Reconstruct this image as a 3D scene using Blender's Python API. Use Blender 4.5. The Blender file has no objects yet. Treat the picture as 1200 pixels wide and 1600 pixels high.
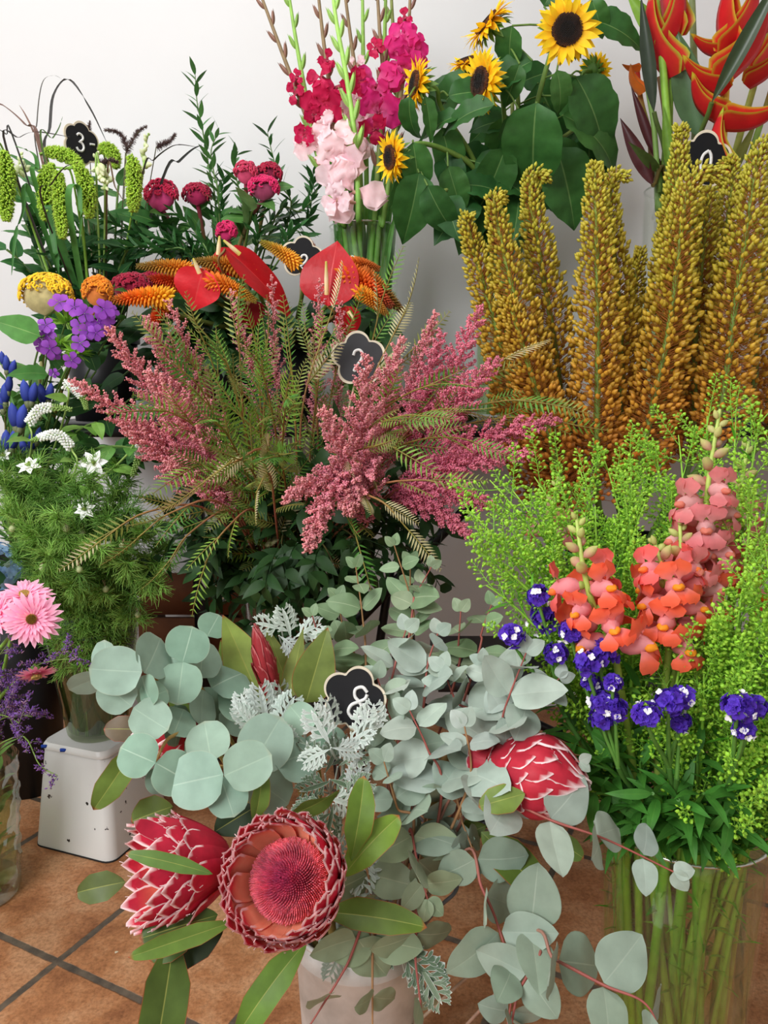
import bpy, math
import numpy as np
from math import pi, sin, cos, radians

# ------------------------------------------------------------------ camera, light, exposure
SC = bpy.context.scene
COL = SC.collection
CAM_H, PITCH, F = 0.94, radians(9.5), 1202.0
cam_data = bpy.data.cameras.new('camera')
cam = bpy.data.objects.new('camera', cam_data)
COL.objects.link(cam)
cam.location = (0, 0, CAM_H)
cam.rotation_euler = (pi / 2 - PITCH, 0, 0)
cam_data.sensor_fit = 'VERTICAL'
cam_data.sensor_height = 36.0
cam_data.lens = 36.0 * F / 1600.0
cam_data.clip_start = 0.02
SC.camera = cam

SC.view_settings.view_transform = 'Standard'
SC.view_settings.look = 'None'
SC.view_settings.gamma = 1.0
SC.view_settings.use_curve_mapping = False
SC.view_settings.exposure = 0.0

world = bpy.data.worlds.new('overcast_daylight')
SC.world = world
world.use_nodes = True
bg = world.node_tree.nodes['Background']
bg.inputs['Color'].default_value = (0.93, 0.97, 1.0, 1)
bg.inputs['Strength'].default_value = 0.5


def area(name, loc, target, size, size_y, power, color=(1, 1, 1)):
    l = bpy.data.lights.new(name, 'AREA')
    l.shape = 'RECTANGLE'
    l.size, l.size_y = size, size_y
    l.energy = power
    l.color = color
    o = bpy.data.objects.new(name, l)
    COL.objects.link(o)
    o.location = loc
    from mathutils import Vector
    d = Vector(target) - Vector(loc)
    o.rotation_euler = d.to_track_quat('-Z', 'Y').to_euler()
    return o


area('shopfront_daylight', (-1.7, -1.2, 2.3), (0.0, 1.3, 0.7), 1.6, 1.4, 88, (0.98, 0.99, 1.0))
area('ceiling_lamp', (-0.6, 0.9, 2.72), (-0.5, 1.5, 0.0), 1.0, 0.5, 15, (0.98, 0.99, 1.0))
SC.cycles.transparent_max_bounces = 16
SC.cycles.max_bounces = 8

# ------------------------------------------------------------------ small maths
RNG = np.random.default_rng(11)
A = np.array
CAM = A([0, 0, CAM_H], float)
UP = A([0, 0, 1.0])


def seed(n):
    global RNG
    RNG = np.random.default_rng(n)


def rnd(a, b):
    return float(RNG.uniform(a, b))


def P(px, py, Y):
    """the point of the room seen at a place of the photo, at forward distance Y"""
    u, v = (px - 600) / F, (800 - py) / F
    y = cos(PITCH) + v * sin(PITCH)
    z = -sin(PITCH) + v * cos(PITCH)
    return A([u * Y / y, Y, CAM_H + z * Y / y])


def nrm(v):
    v = np.asarray(v, float)
    l = np.linalg.norm(v, axis=-1, keepdims=True)
    return v / np.maximum(l, 1e-9)


def lin(c):
    c = np.asarray(c, float) / 255.0
    return np.where(c <= 0.04045, c / 12.92, ((c + 0.055) / 1.055) ** 2.4)


def tocam(p):
    return nrm(CAM - np.asarray(p))


def basis(D, N):
    y = nrm(D)
    N = np.broadcast_to(np.asarray(N, float), y.shape)
    x = np.cross(y, N)
    bad = np.linalg.norm(x, axis=-1) < 1e-4
    if np.any(bad):
        alt = np.cross(y, np.broadcast_to(A([0.31, 0.77, 0.55]), y.shape))
        x = np.where(bad[..., None], alt, x)
    x = nrm(x)
    z = np.cross(x, y)
    return np.stack([x, y, z], -1)


def spline(pts, n=24):
    pts = np.asarray(pts, float)
    if len(pts) == 2:
        t = np.linspace(0, 1, n + 1)[:, None]
        return pts[0] * (1 - t) + pts[1] * t
    q = np.vstack([2 * pts[0] - pts[1], pts, 2 * pts[-1] - pts[-2]])
    seg = len(pts) - 1
    per = max(2, int(math.ceil(n / seg)))
    out = []
    for i in range(seg):
        p0, p1, p2, p3 = q[i:i + 4]
        t = np.linspace(0, 1, per, endpoint=False)[:, None]
        out.append(0.5 * (2 * p1 + (p2 - p0) * t + (2 * p0 - 5 * p1 + 4 * p2 - p3) * t ** 2 + (3 * p1 - p0 - 3 * p2 + p3) * t ** 3))
    out.append(pts[-1:])
    return np.vstack(out)


def bez(p0, p1, p2, p3, n=16):
    t = np.linspace(0, 1, n + 1)[:, None]
    return (1 - t) ** 3 * p0 + 3 * (1 - t) ** 2 * t * p1 + 3 * (1 - t) * t ** 2 * p2 + t ** 3 * p3


class Curve:
    """a polyline that can be asked for points and tangents by the fraction of its length"""

    def __init__(self, pts):
        self.p = np.asarray(pts, float)
        d = np.linalg.norm(np.diff(self.p, axis=0), axis=1)
        self.s = np.concatenate([[0], np.cumsum(d)])
        self.L = self.s[-1]

    def at(self, t):
        s = np.asarray(t) * self.L
        return np.stack([np.interp(s, self.s, self.p[:, k]) for k in range(3)], -1)

    def tan(self, t):
        t = np.asarray(t, float)
        return nrm(self.at(np.clip(t + 0.01, 0, 1)) - self.at(np.clip(t - 0.01, 0, 1)))

    def sub(self, a, b, n=24):
        return self.at(np.linspace(a, b, n + 1))


def rand_dirs(n):
    return nrm(RNG.normal(size=(n, 3)))


def jit(n, amt=0.1):
    """colour multipliers, one per instance"""
    v = 1 + RNG.uniform(-amt, amt, (n, 1)) + RNG.uniform(-amt * 0.35, amt * 0.35, (n, 3))
    return v


# ------------------------------------------------------------------ mesh building
class MB:
    def __init__(self):
        self.v, self.c, self.q, self.t, self.n = [], [], [], [], 0

    def add(self, V, Fs, C):
        V = np.asarray(V, float).reshape(-1, 3)
        C = np.asarray(C, float)
        if C.ndim == 1:
            C = np.tile(C, (len(V), 1))
        Fs = np.asarray(Fs, int)
        (self.q if Fs.shape[1] == 4 else self.t).append(Fs + self.n)
        self.v.append(V)
        self.c.append(C)
        self.n += len(V)

    def inst(self, T, Pn, R, S, colmul=None, col=None):
        """many copies of a template inside one part (florets of one plume, pods of one spike)"""
        V, Fs, C = T
        Pn = np.asarray(Pn, float).reshape(-1, 3)
        n, m = len(Pn), len(V)
        if n == 0:
            return
        S = np.asarray(S, float)
        if S.ndim == 0:
            S = np.full((n, 3), float(S))
        elif S.ndim == 1:
            S = np.repeat(S[:, None], 3, 1)
        R = np.asarray(R, float)
        if R.ndim == 2:
            R = np.tile(R, (n, 1, 1))
        W = np.einsum('nij,nvj->nvi', R, V[None] * S[:, None, :]) + Pn[:, None]
        if col is not None:
            Cc = np.repeat(np.asarray(col, float).reshape(-1, 1, 3) * np.ones((n, 1, 1)), m, 1)
        else:
            Cc = np.tile(C[None], (n, 1, 1))
        if colmul is not None:
            Cc = Cc * np.asarray(colmul).reshape(n, 1, -1)
        Fi = (Fs[None] + (np.arange(n) * m)[:, None, None]).reshape(-1, Fs.shape[1])
        self.add(W.reshape(-1, 3), Fi, Cc.reshape(-1, 3))

    def mesh(self, name, origin, smooth=True):
        V = np.vstack(self.v) - origin
        C = np.clip(np.vstack(self.c), 0, 1)
        q = np.vstack(self.q) if self.q else np.zeros((0, 4), int)
        t = np.vstack(self.t) if self.t else np.zeros((0, 3), int)
        me = bpy.data.meshes.new(name)
        me.vertices.add(len(V))
        me.vertices.foreach_set('co', V.astype(np.float32).ravel())
        nl = q.size + t.size
        me.loops.add(nl)
        me.loops.foreach_set('vertex_index', np.concatenate([q.ravel(), t.ravel()]).astype(np.int32))
        tot = np.concatenate([np.full(len(q), 4), np.full(len(t), 3)]).astype(np.int32)
        me.polygons.add(len(tot))
        me.polygons.foreach_set('loop_start', np.concatenate([[0], np.cumsum(tot)[:-1]]).astype(np.int32))
        me.polygons.foreach_set('use_smooth', np.full(len(tot), smooth, bool))
        a = me.color_attributes.new('Col', 'FLOAT_COLOR', 'POINT')
        a.data.foreach_set('color', np.hstack([C, np.ones((len(C), 1))]).astype(np.float32).ravel())
        me.update(calc_edges=True)
        me.validate(clean_customdata=False)
        return me


def tube(mb, pts, rad, col, n=6, cap=True):
    pts = np.asarray(pts, float)
    m = len(pts)
    rad = np.interp(np.linspace(0, 1, m), np.linspace(0, 1, len(np.atleast_1d(rad))), np.atleast_1d(rad)) if np.ndim(rad) else np.full(m, rad)
    T = nrm(np.gradient(pts, axis=0))
    x = np.cross(T[0], A([0.2, 0.9, 0.35]))
    if np.linalg.norm(x) < 1e-3:
        x = np.cross(T[0], A([1.0, 0, 0]))
    x = nrm(x)
    a = np.linspace(0, 2 * pi, n, endpoint=False)
    V = []
    for i in range(m):
        x = nrm(x - T[i] * np.dot(x, T[i]))
        y = np.cross(T[i], x)
        V.append(pts[i] + rad[i] * (np.cos(a)[:, None] * x + np.sin(a)[:, None] * y))
    V = np.vstack(V)
    i, j = np.meshgrid(np.arange(m - 1), np.arange(n), indexing='ij')
    k = (j + 1) % n
    Fs = np.stack([i * n + j, i * n + k, (i + 1) * n + k, (i + 1) * n + j], -1).reshape(-1, 4)
    col = np.asarray(col, float)
    if col.ndim == 2:
        C = np.stack([np.interp(np.linspace(0, 1, m), np.linspace(0, 1, len(col)), col[:, q]) for q in range(3)], -1)
        C = np.repeat(C, n, 0)
    else:
        C = col
    mb.add(V, Fs, C)
    if cap:
        for e, ring in ((0, np.arange(n)[::-1]), (m - 1, np.arange(n))):
            Vc = np.vstack([V[e * n + ring], pts[e]])
            Ft = np.stack([np.arange(n), (np.arange(n) + 1) % n, np.full(n, n)], -1)
            mb.add(Vc, Ft, C if np.ndim(C) == 1 else C[e * n])


def grid_faces(nu, nv):
    i, j = np.meshgrid(np.arange(nu), np.arange(nv), indexing='ij')
    w = nv + 1
    return np.stack([i * w + j, i * w + j + 1, (i + 1) * w + j + 1, (i + 1) * w + j], -1).reshape(-1, 4)


def prof(kind, u):
    u = np.clip(u, 0, 1)
    if kind == 'round':
        w = np.sqrt(np.clip(1 - (2 * u - 1) ** 2, 0, 1))
    elif kind == 'coin':
        w = np.sqrt(np.clip(1 - (2 * u - 1) ** 2, 0, 1)) ** 0.85 * (1.02 - 0.1 * u)
    elif kind == 'ovate':
        w = np.sin(pi * u ** 0.62) ** 0.85
    elif kind == 'euc':
        w = np.sin(pi * u ** 0.72) ** 0.68
    elif kind == 'lance':
        w = np.sin(pi * u ** 0.8)
    elif kind == 'oblong':
        w = np.minimum(1, np.minimum((u / 0.35) ** 0.7, np.sqrt(np.clip((1 - u) / 0.3, 0, 1))))
    elif kind == 'spat':
        w = np.sin(pi * u ** 1.6) ** 0.8
    elif kind == 'blade':
        w = np.clip((u / 0.1), 0, 1) * np.sqrt(np.clip(1 - u, 0, 1))
    elif kind == 'heart':
        w = np.sqrt(np.clip(1 - (1.0 - u / 0.33) ** 2, 0, 1)) * (u < 0.33) + (u >= 0.33) * np.clip(1 - (u - 0.33) / 0.67, 0, 1) ** 0.8 * (1 + 0.35 * np.sin((u - 0.33) / 0.67 * pi))
    else:
        w = np.sin(pi * u)
    return np.maximum(w, 0.012)


def leaf_t(L=1.0, W=0.5, kind='ovate', bend=0.3, fold=0.15, wave=0.0, waves=3.0, col=(60, 110, 50), edge=None, vein=None,
           tip=None, base=None, nu=8, ph=0.0, curl=0.0, ew=0.93, twist=0.0):
    """a leaf or petal along +Y with its upper side to +Z: (verts, faces, colours)"""
    ss = [-1, -0.55, 0, 0.55, 1]
    if vein is not None:
        ss = [-1, -0.55, -0.04, 0, 0.04, 0.55, 1]
    if edge is not None:
        ss = [-1, -ew] + ss[1:-1] + [ew, 1]
    ss = A(ss, float)
    u = np.linspace(0, 1, nu + 1)
    w = prof(kind, u) * W / 2
    b = bend if abs(bend) > 1e-3 else 1e-3
    yy = L * np.sin(b * u) / b
    zz = -L * (1 - np.cos(b * u)) / b
    U, Sx = np.meshgrid(u, ss, indexing='ij')
    X = Sx * w[:, None]
    Z = zz[:, None] + fold * np.abs(X) + wave * W * np.sin(U * waves * 2 * pi + ph + np.sign(Sx) * 0.9) * np.abs(Sx) ** 1.5
    Z = Z + curl * (X ** 2) / max(W, 1e-6)
    Y = yy[:, None] + 0 * X
    if twist:
        a = twist * U
        X, Z = X * np.cos(a) - (Z - zz[:, None]) * np.sin(a), zz[:, None] + X * np.sin(a) + (Z - zz[:, None]) * np.cos(a)
    V = np.stack([X, Y, Z], -1).reshape(-1, 3)
    C = np.tile(lin(col), (len(V), 1)).reshape(len(u), len(ss), 3)
    if base is not None:
        k = np.clip(1 - u / 0.55, 0, 1)[:, None, None]
        C = C * (1 - k) + lin(base) * k
    if tip is not None:
        k = np.clip((u - 0.45) / 0.55, 0, 1)[:, None, None]
        C = C * (1 - k) + lin(tip) * k
    if vein is not None:
        C[:, np.argmin(np.abs(ss))] = lin(vein)
    if edge is not None:
        C[:, 0] = C[:, -1] = lin(edge)
        C[-1] = lin(edge)
    return V, grid_faces(nu, len(ss) - 1), C.reshape(-1, 3)


def ell_t(seg=7, rings=5, point=1.0, col=(255, 255, 255), tip=None):
    """an egg along +Y from 0 to 1, half-width 0.5 (scale it to size)"""
    u = np.linspace(0, 1, rings + 1)
    r = 0.5 * np.maximum(np.sin(pi * u ** 0.85), 0.0) ** point
    r[0] = r[-1] = 0.02
    a = np.linspace(0, 2 * pi, seg, endpoint=False)
    V = np.stack([r[:, None] * np.cos(a), np.repeat(u[:, None], seg, 1), r[:, None] * np.sin(a)], -1).reshape(-1, 3)
    i, j = np.meshgrid(np.arange(rings), np.arange(seg), indexing='ij')
    k = (j + 1) % seg
    Fs = np.stack([i * seg + j, (i + 1) * seg + j, (i + 1) * seg + k, i * seg + k], -1).reshape(-1, 4)
    C = np.tile(lin(col), (len(V), 1))
    if tip is not None:
        kk = np.repeat(np.clip(u * 1.2 - 0.1, 0, 1), seg)[:, None]
        C = C * (1 - kk) + lin(tip) * kk
    return V, Fs, C


def octa_t(col=(255, 255, 255)):
    V = A([[0.5, 0, 0], [-0.5, 0, 0], [0, 0.5, 0], [0, -0.5, 0], [0, 0, 0.5], [0, 0, -0.5]], float)
    Fs = A([[0, 2, 4], [2, 1, 4], [1, 3, 4], [3, 0, 4], [2, 0, 5], [1, 2, 5], [3, 1, 5], [0, 3, 5]])
    return V, Fs, np.tile(lin(col), (6, 1))


def rod_t(col=(255, 255, 255), n=3, bow=0.0, seg=1, taper=1.0):
    """thin rod along +Y of length 1 and radius 1 (scale x and z to the radius)"""
    u = np.linspace(0, 1, seg + 1)
    a = np.linspace(0, 2 * pi, n, endpoint=False)
    rr = 1 - (1 - taper) * u
    V = np.stack([rr[:, None] * np.cos(a), np.repeat(u[:, None], n, 1), rr[:, None] * np.sin(a)], -1)
    V[:, :, 2] += bow * (np.sin(u * pi))[:, None]
    V = V.reshape(-1, 3)
    i, j = np.meshgrid(np.arange(seg), np.arange(n), indexing='ij')
    k = (j + 1) % n
    Fs = np.stack([i * n + j, (i + 1) * n + j, (i + 1) * n + k, i * n + k], -1).reshape(-1, 4)
    return V, Fs, np.tile(lin(col), (len(V), 1))


def rods(mb, P0, P1, r, col, colmul=None, n=3, taper=1.0):
    P0, P1 = np.asarray(P0, float), np.asarray(P1, float)
    d = P1 - P0
    L = np.linalg.norm(d, axis=-1)
    S = np.stack([np.full(len(L), r) if np.ndim(r) == 0 else r, L, np.full(len(L), r) if np.ndim(r) == 0 else r], -1)
    mb.inst(rod_t(n=n, taper=taper), P0, basis(d, A([0.3, 0.2, 0.9])), S, colmul=colmul, col=lin(col) if np.ndim(col) == 1 else col)


def put(mb, T, p, d, n, s=1.0, mul=None):
    mb.inst(T, A([p]), basis(A([d], float), A([n], float)), A([[s, s, s]]) if np.ndim(s) == 0 else A([s], float), colmul=None if mul is None else A([mul]))


def lathe(mb, cx, cy, profile, col, n=40):
    pr = np.asarray(profile, float)
    a = np.linspace(0, 2 * pi, n, endpoint=False)
    V = np.stack([cx + pr[:, :1] * np.cos(a), cy + pr[:, :1] * np.sin(a), np.repeat(pr[:, 1:2], n, 1)], -1).reshape(-1, 3)
    m = len(pr)
    i, j = np.meshgrid(np.arange(m - 1), np.arange(n), indexing='ij')
    k = (j + 1) % n
    mb.add(V, np.stack([i * n + j, i * n + k, (i + 1) * n + k, (i + 1) * n + j], -1).reshape(-1, 4), lin(col))


def box(mb, lo, hi, col, rot=0.0, about=None, top=1.0):
    x0, y0, z0 = lo
    x1, y1, z1 = hi
    V = A([[x0, y0, z0], [x1, y0, z0], [x1, y1, z0], [x0, y1, z0], [x0, y0, z1], [x1, y0, z1], [x1, y1, z1], [x0, y1, z1]], float)
    c = V.mean(0) if about is None else np.asarray(about, float)
    if top != 1.0:
        V[4:, :2] = c[:2] + (V[4:, :2] - c[:2]) * top
    if rot:
        r = A([[cos(rot), -sin(rot)], [sin(rot), cos(rot)]])
        V[:, :2] = c[:2] + (V[:, :2] - c[:2]) @ r.T
    mb.add(V, A([[0, 3, 2, 1], [4, 5, 6, 7], [0, 1, 5, 4], [1, 2, 6, 5], [2, 3, 7, 6], [3, 0, 4, 7]]), lin(col))


def bar(mb, a, b, r, col, n=8):
    tube(mb, [a, b], r, lin(col), n)


# ------------------------------------------------------------------ materials
def plant_mat(name, rough=0.55, transl=0.2, spec=0.35, var=0.15, scale=70.0, coat=0.0, bump=0.0, sheen=0.0, gain=1.28):
    m = bpy.data.materials.new(name)
    m.use_nodes = True
    N, Lk = m.node_tree.nodes, m.node_tree.links
    N.clear()
    out = N.new('ShaderNodeOutputMaterial')
    at = N.new('ShaderNodeAttribute')
    at.attribute_name = 'Col'
    tc = N.new('ShaderNodeTexCoord')
    nz = N.new('ShaderNodeTexNoise')
    nz.inputs['Scale'].default_value = scale
    nz.inputs['Detail'].default_value = 4
    Lk.new(tc.outputs['Object'], nz.inputs['Vector'])
    mr = N.new('ShaderNodeMapRange')
    mr.inputs['From Min'].default_value = 0.3
    mr.inputs['From Max'].default_value = 0.7
    mr.inputs['To Min'].default_value = (1 - var) * gain
    mr.inputs['To Max'].default_value = (1 + var) * gain
    Lk.new(nz.outputs['Fac'], mr.inputs['Value'])
    vm = N.new('ShaderNodeVectorMath')
    vm.operation = 'SCALE'
    Lk.new(at.outputs['Color'], vm.inputs[0])
    Lk.new(mr.outputs['Result'], vm.inputs['Scale'])
    pb = N.new('ShaderNodeBsdfPrincipled')
    Lk.new(vm.outputs[0], pb.inputs['Base Color'])
    pb.inputs['Roughness'].default_value = rough
    pb.inputs['Specular IOR Level'].default_value = spec
    pb.inputs['Coat Weight'].default_value = coat
    pb.inputs['Sheen Weight'].default_value = sheen
    if bump:
        bp = N.new('ShaderNodeBump')
        bp.inputs['Strength'].default_value = bump
        bp.inputs['Distance'].default_value = 0.004
        Lk.new(nz.outputs['Fac'], bp.inputs['Height'])
        Lk.new(bp.outputs['Normal'], pb.inputs['Normal'])
    if transl > 0:
        tr = N.new('ShaderNodeBsdfTranslucent')
        Lk.new(vm.outputs[0], tr.inputs['Color'])
        mx = N.new('ShaderNodeMixShader')
        mx.inputs[0].default_value = transl
        Lk.new(pb.outputs[0], mx.inputs[1])
        Lk.new(tr.outputs[0], mx.inputs[2])
        Lk.new(mx.outputs[0], out.inputs['Surface'])
    else:
        Lk.new(pb.outputs[0], out.inputs['Surface'])
    return m


def clear_mat(name, tint, gloss_edge=0.55, rough=0.02, base=0.04, body=0.0, body_col=(1, 1, 1)):
    m = bpy.data.materials.new(name)
    m.use_nodes = True
    N, Lk = m.node_tree.nodes, m.node_tree.links
    N.clear()
    out = N.new('ShaderNodeOutputMaterial')
    tr = N.new('ShaderNodeBsdfTransparent')
    tr.inputs['Color'].default_value = (*tint, 1)
    gl = N.new('ShaderNodeBsdfGlossy')
    gl.inputs['Roughness'].default_value = rough
    gl.inputs['Color'].default_value = (1, 1, 1, 1)
    lw = N.new('ShaderNodeLayerWeight')
    lw.inputs['Blend'].default_value = 0.25
    mr = N.new('ShaderNodeMapRange')
    mr.inputs['To Min'].default_value = base
    mr.inputs['To Max'].default_value = gloss_edge
    Lk.new(lw.outputs['Facing'], mr.inputs['Value'])
    mx = N.new('ShaderNodeMixShader')
    Lk.new(mr.outputs['Result'], mx.inputs[0])
    if body > 0:
        df = N.new('ShaderNodeBsdfDiffuse')
        df.inputs['Color'].default_value = (*body_col, 1)
        m2 = N.new('ShaderNodeMixShader')
        m2.inputs[0].default_value = body
        Lk.new(tr.outputs[0], m2.inputs[1])
        Lk.new(df.outputs[0], m2.inputs[2])
        Lk.new(m2.outputs[0], mx.inputs[1])
    else:
        Lk.new(tr.outputs[0], mx.inputs[1])
    Lk.new(gl.outputs[0], mx.inputs[2])
    Lk.new(mx.outputs[0], out.inputs['Surface'])
    return m


M = {
    'leaf': plant_mat('green_leaf', 0.5, 0.22, 0.4, 0.18, 45),
    'glossleaf': plant_mat('glossy_leaf', 0.32, 0.15, 0.5, 0.18, 35),
    'euc': plant_mat('waxy_grey_leaf', 0.5, 0.1, 0.35, 0.09, 55, sheen=0.1),
    'stem': plant_mat('stem', 0.5, 0.0, 0.35, 0.15, 60),
    'petal': plant_mat('petal', 0.6, 0.28, 0.25, 0.1, 60),
    'velvet': plant_mat('velvet', 0.85, 0.08, 0.15, 0.15, 90, sheen=0.25),
    'fluff': plant_mat('fluffy_florets', 0.8, 0.15, 0.15, 0.14, 40),
    'pod': plant_mat('seed_pod', 0.45, 0.12, 0.4, 0.14, 60),
    'wax': plant_mat('waxy_bract', 0.35, 0.12, 0.5, 0.12, 30),
    'lacquer': plant_mat('glossy_spathe', 0.42, 0.05, 0.28, 0.08, 60, coat=0.06, bump=0.25, gain=1.0),
    'silver': plant_mat('silver_felt', 0.9, 0.08, 0.1, 0.06, 60, sheen=0.2),
    'bract': plant_mat('protea_bract', 0.5, 0.26, 0.3, 0.1, 90),
    'black': plant_mat('black_metal', 0.45, 0.0, 0.4, 0.1, 20, gain=1),
    'plastic': plant_mat('black_plastic', 0.4, 0.0, 0.4, 0.1, 12, gain=1),
    'paint': plant_mat('chalkboard', 0.75, 0.0, 0.2, 0.12, 25, gain=1),
    'chalk': plant_mat('white_chalk', 0.95, 0.0, 0.1, 0.1, 200, gain=1),
    'wood': plant_mat('pale_wood', 0.7, 0.0, 0.2, 0.12, 40, gain=1),
    'crate': plant_mat('dark_brown_wood', 0.75, 0.0, 0.2, 0.35, 9, gain=1),
    'glass': clear_mat('clear_glass', (0.97, 0.985, 0.97), 0.40, 0.02, 0.02),
    'smoke': clear_mat('dark_water_glass', (0.70, 0.76, 0.60), 0.35, 0.03, 0.05),
    'water': clear_mat('vase_water', (0.84, 0.94, 0.72), 0.12, 0.02, 0.005),
    'murky': clear_mat('murky_water', (0.55, 0.62, 0.42), 0.2, 0.02, 0.03, 0.35, (0.09, 0.11, 0.035)),
    'amber': clear_mat('brown_water', (0.80, 0.66, 0.50), 0.2, 0.02, 0.03, 0.06, (0.30, 0.17, 0.08)),
}


# ------------------------------------------------------------------ things
class Thing:
    def __init__(self, name, label, cat, loc, group=None, kind=None):
        self.o = bpy.data.objects.new(name, None)
        self.o.empty_display_size = 0.02
        COL.objects.link(self.o)
        self.loc = np.asarray(loc, float)
        self.o.location = self.loc
        self.o['label'] = label
        self.o['category'] = cat
        if group:
            self.o['group'] = group
        if kind:
            self.o['kind'] = kind

    def part(self, name, mb, mat, parent=None, label=None, smooth=True, stuff=False):
        if mb.n == 0:
            return None
        me = mb.mesh(name, self.loc, smooth)
        me.materials.append(M[mat] if isinstance(mat, str) else mat)
        o = bpy.data.objects.new(name, me)
        COL.objects.link(o)
        o.parent = parent if parent is not None else self.o
        if label:
            o['label'] = label
        if stuff:
            o['kind'] = 'stuff'
        return o


def structure(name, mb, mat):
    me = mb.mesh(name, A([0, 0, 0.0]), smooth=False)
    me.materials.append(mat)
    o = bpy.data.objects.new(name, me)
    COL.objects.link(o)
    o['kind'] = 'structure'
    return o


ORD = ['first', 'second', 'third', 'fourth', 'fifth', 'sixth', 'seventh', 'eighth', 'ninth', 'tenth', 'eleventh', 'twelfth', 'thirteenth',
       'fourteenth', 'fifteenth', 'sixteenth', 'seventeenth', 'eighteenth', 'nineteenth', 'twentieth', 'twenty-first', 'twenty-second',
       'twenty-third', 'twenty-fourth', 'twenty-fifth', 'twenty-sixth', 'twenty-seventh', 'twenty-eighth', 'twenty-ninth', 'thirtieth']


class Vessel:
    """where stems stand: centre, base height, rim height, rim radius"""

    def __init__(self, x, y, z0, z1, r):
        self.x, self.y, self.z0, self.z1, self.r = x, y, z0, z1, r

    def foot(self, tip, k=0.5):
        d = A([tip[0] - self.x, tip[1] - self.y])
        l = np.linalg.norm(d)
        d = d / max(l, 1e-6)
        s = min(l, self.r * 0.80)
        rim = A([self.x + d[0] * s + rnd(-.1, .1) * self.r, self.y + d[1] * s + rnd(-.1, .1) * self.r, self.z1])
        jx, jy = rnd(-.42, .42) * self.r, rnd(-.42, .42) * self.r
        ox, oy = -d[0] * s * 0.5 * k + jx, -d[1] * s * 0.5 * k + jy
        q = min(1.0, 0.56 * self.r / max(math.hypot(ox, oy), 1e-6))
        b = A([self.x + ox * q, self.y + oy * q, self.z0 + 0.015])
        return b, rim

    def path(self, tip, lift=0.35, via=None, n=22):
        """stem from the bottom of the vessel over its rim to the tip"""
        tip = np.asarray(tip, float)
        b, rim = self.foot(tip, float(RNG.choice([0.5, -1.0, -1.5])))
        out = nrm(rim - b)
        d = np.linalg.norm(tip - rim)
        if via is not None:
            return Curve(spline([b, rim] + [np.asarray(v, float) for v in via] + [tip], n))
        h = rim + out * d * 0.4
        k = tip - nrm(tip - h) * d * 0.3 + UP * d * lift * 0.25
        up = bez(rim, h, k, tip, n)
        return Curve(np.vstack([b + (rim - b) * np.linspace(0, 1, 6)[:-1, None], up]))

# ------------------------------------------------------------------ the room
def wall_mat():
    m = bpy.data.materials.new('white_plaster')
    m.use_nodes = True
    N, Lk = m.node_tree.nodes, m.node_tree.links
    pb = N['Principled BSDF']
    tc = N.new('ShaderNodeTexCoord')
    nz = N.new('ShaderNodeTexNoise')
    nz.inputs['Scale'].default_value = 1.6
    nz.inputs['Detail'].default_value = 5
    Lk.new(tc.outputs['Object'], nz.inputs['Vector'])
    cr = N.new('ShaderNodeValToRGB')
    cr.color_ramp.elements[0].position = 0.3
    cr.color_ramp.elements[0].color = (0.74, 0.74, 0.735, 1)
    cr.color_ramp.elements[1].position = 0.7
    cr.color_ramp.elements[1].color = (0.79, 0.79, 0.785, 1)
    Lk.new(nz.outputs['Fac'], cr.inputs['Fac'])
    Lk.new(cr.outputs['Color'], pb.inputs['Base Color'])
    pb.inputs['Roughness'].default_value = 0.85
    n2 = N.new('ShaderNodeTexNoise')
    n2.inputs['Scale'].default_value = 90
    Lk.new(tc.outputs['Object'], n2.inputs['Vector'])
    bp = N.new('ShaderNodeBump')
    bp.inputs['Strength'].default_value = 0.06
    Lk.new(n2.outputs['Fac'], bp.inputs['Height'])
    Lk.new(bp.outputs['Normal'], pb.inputs['Normal'])
    return m


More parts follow.
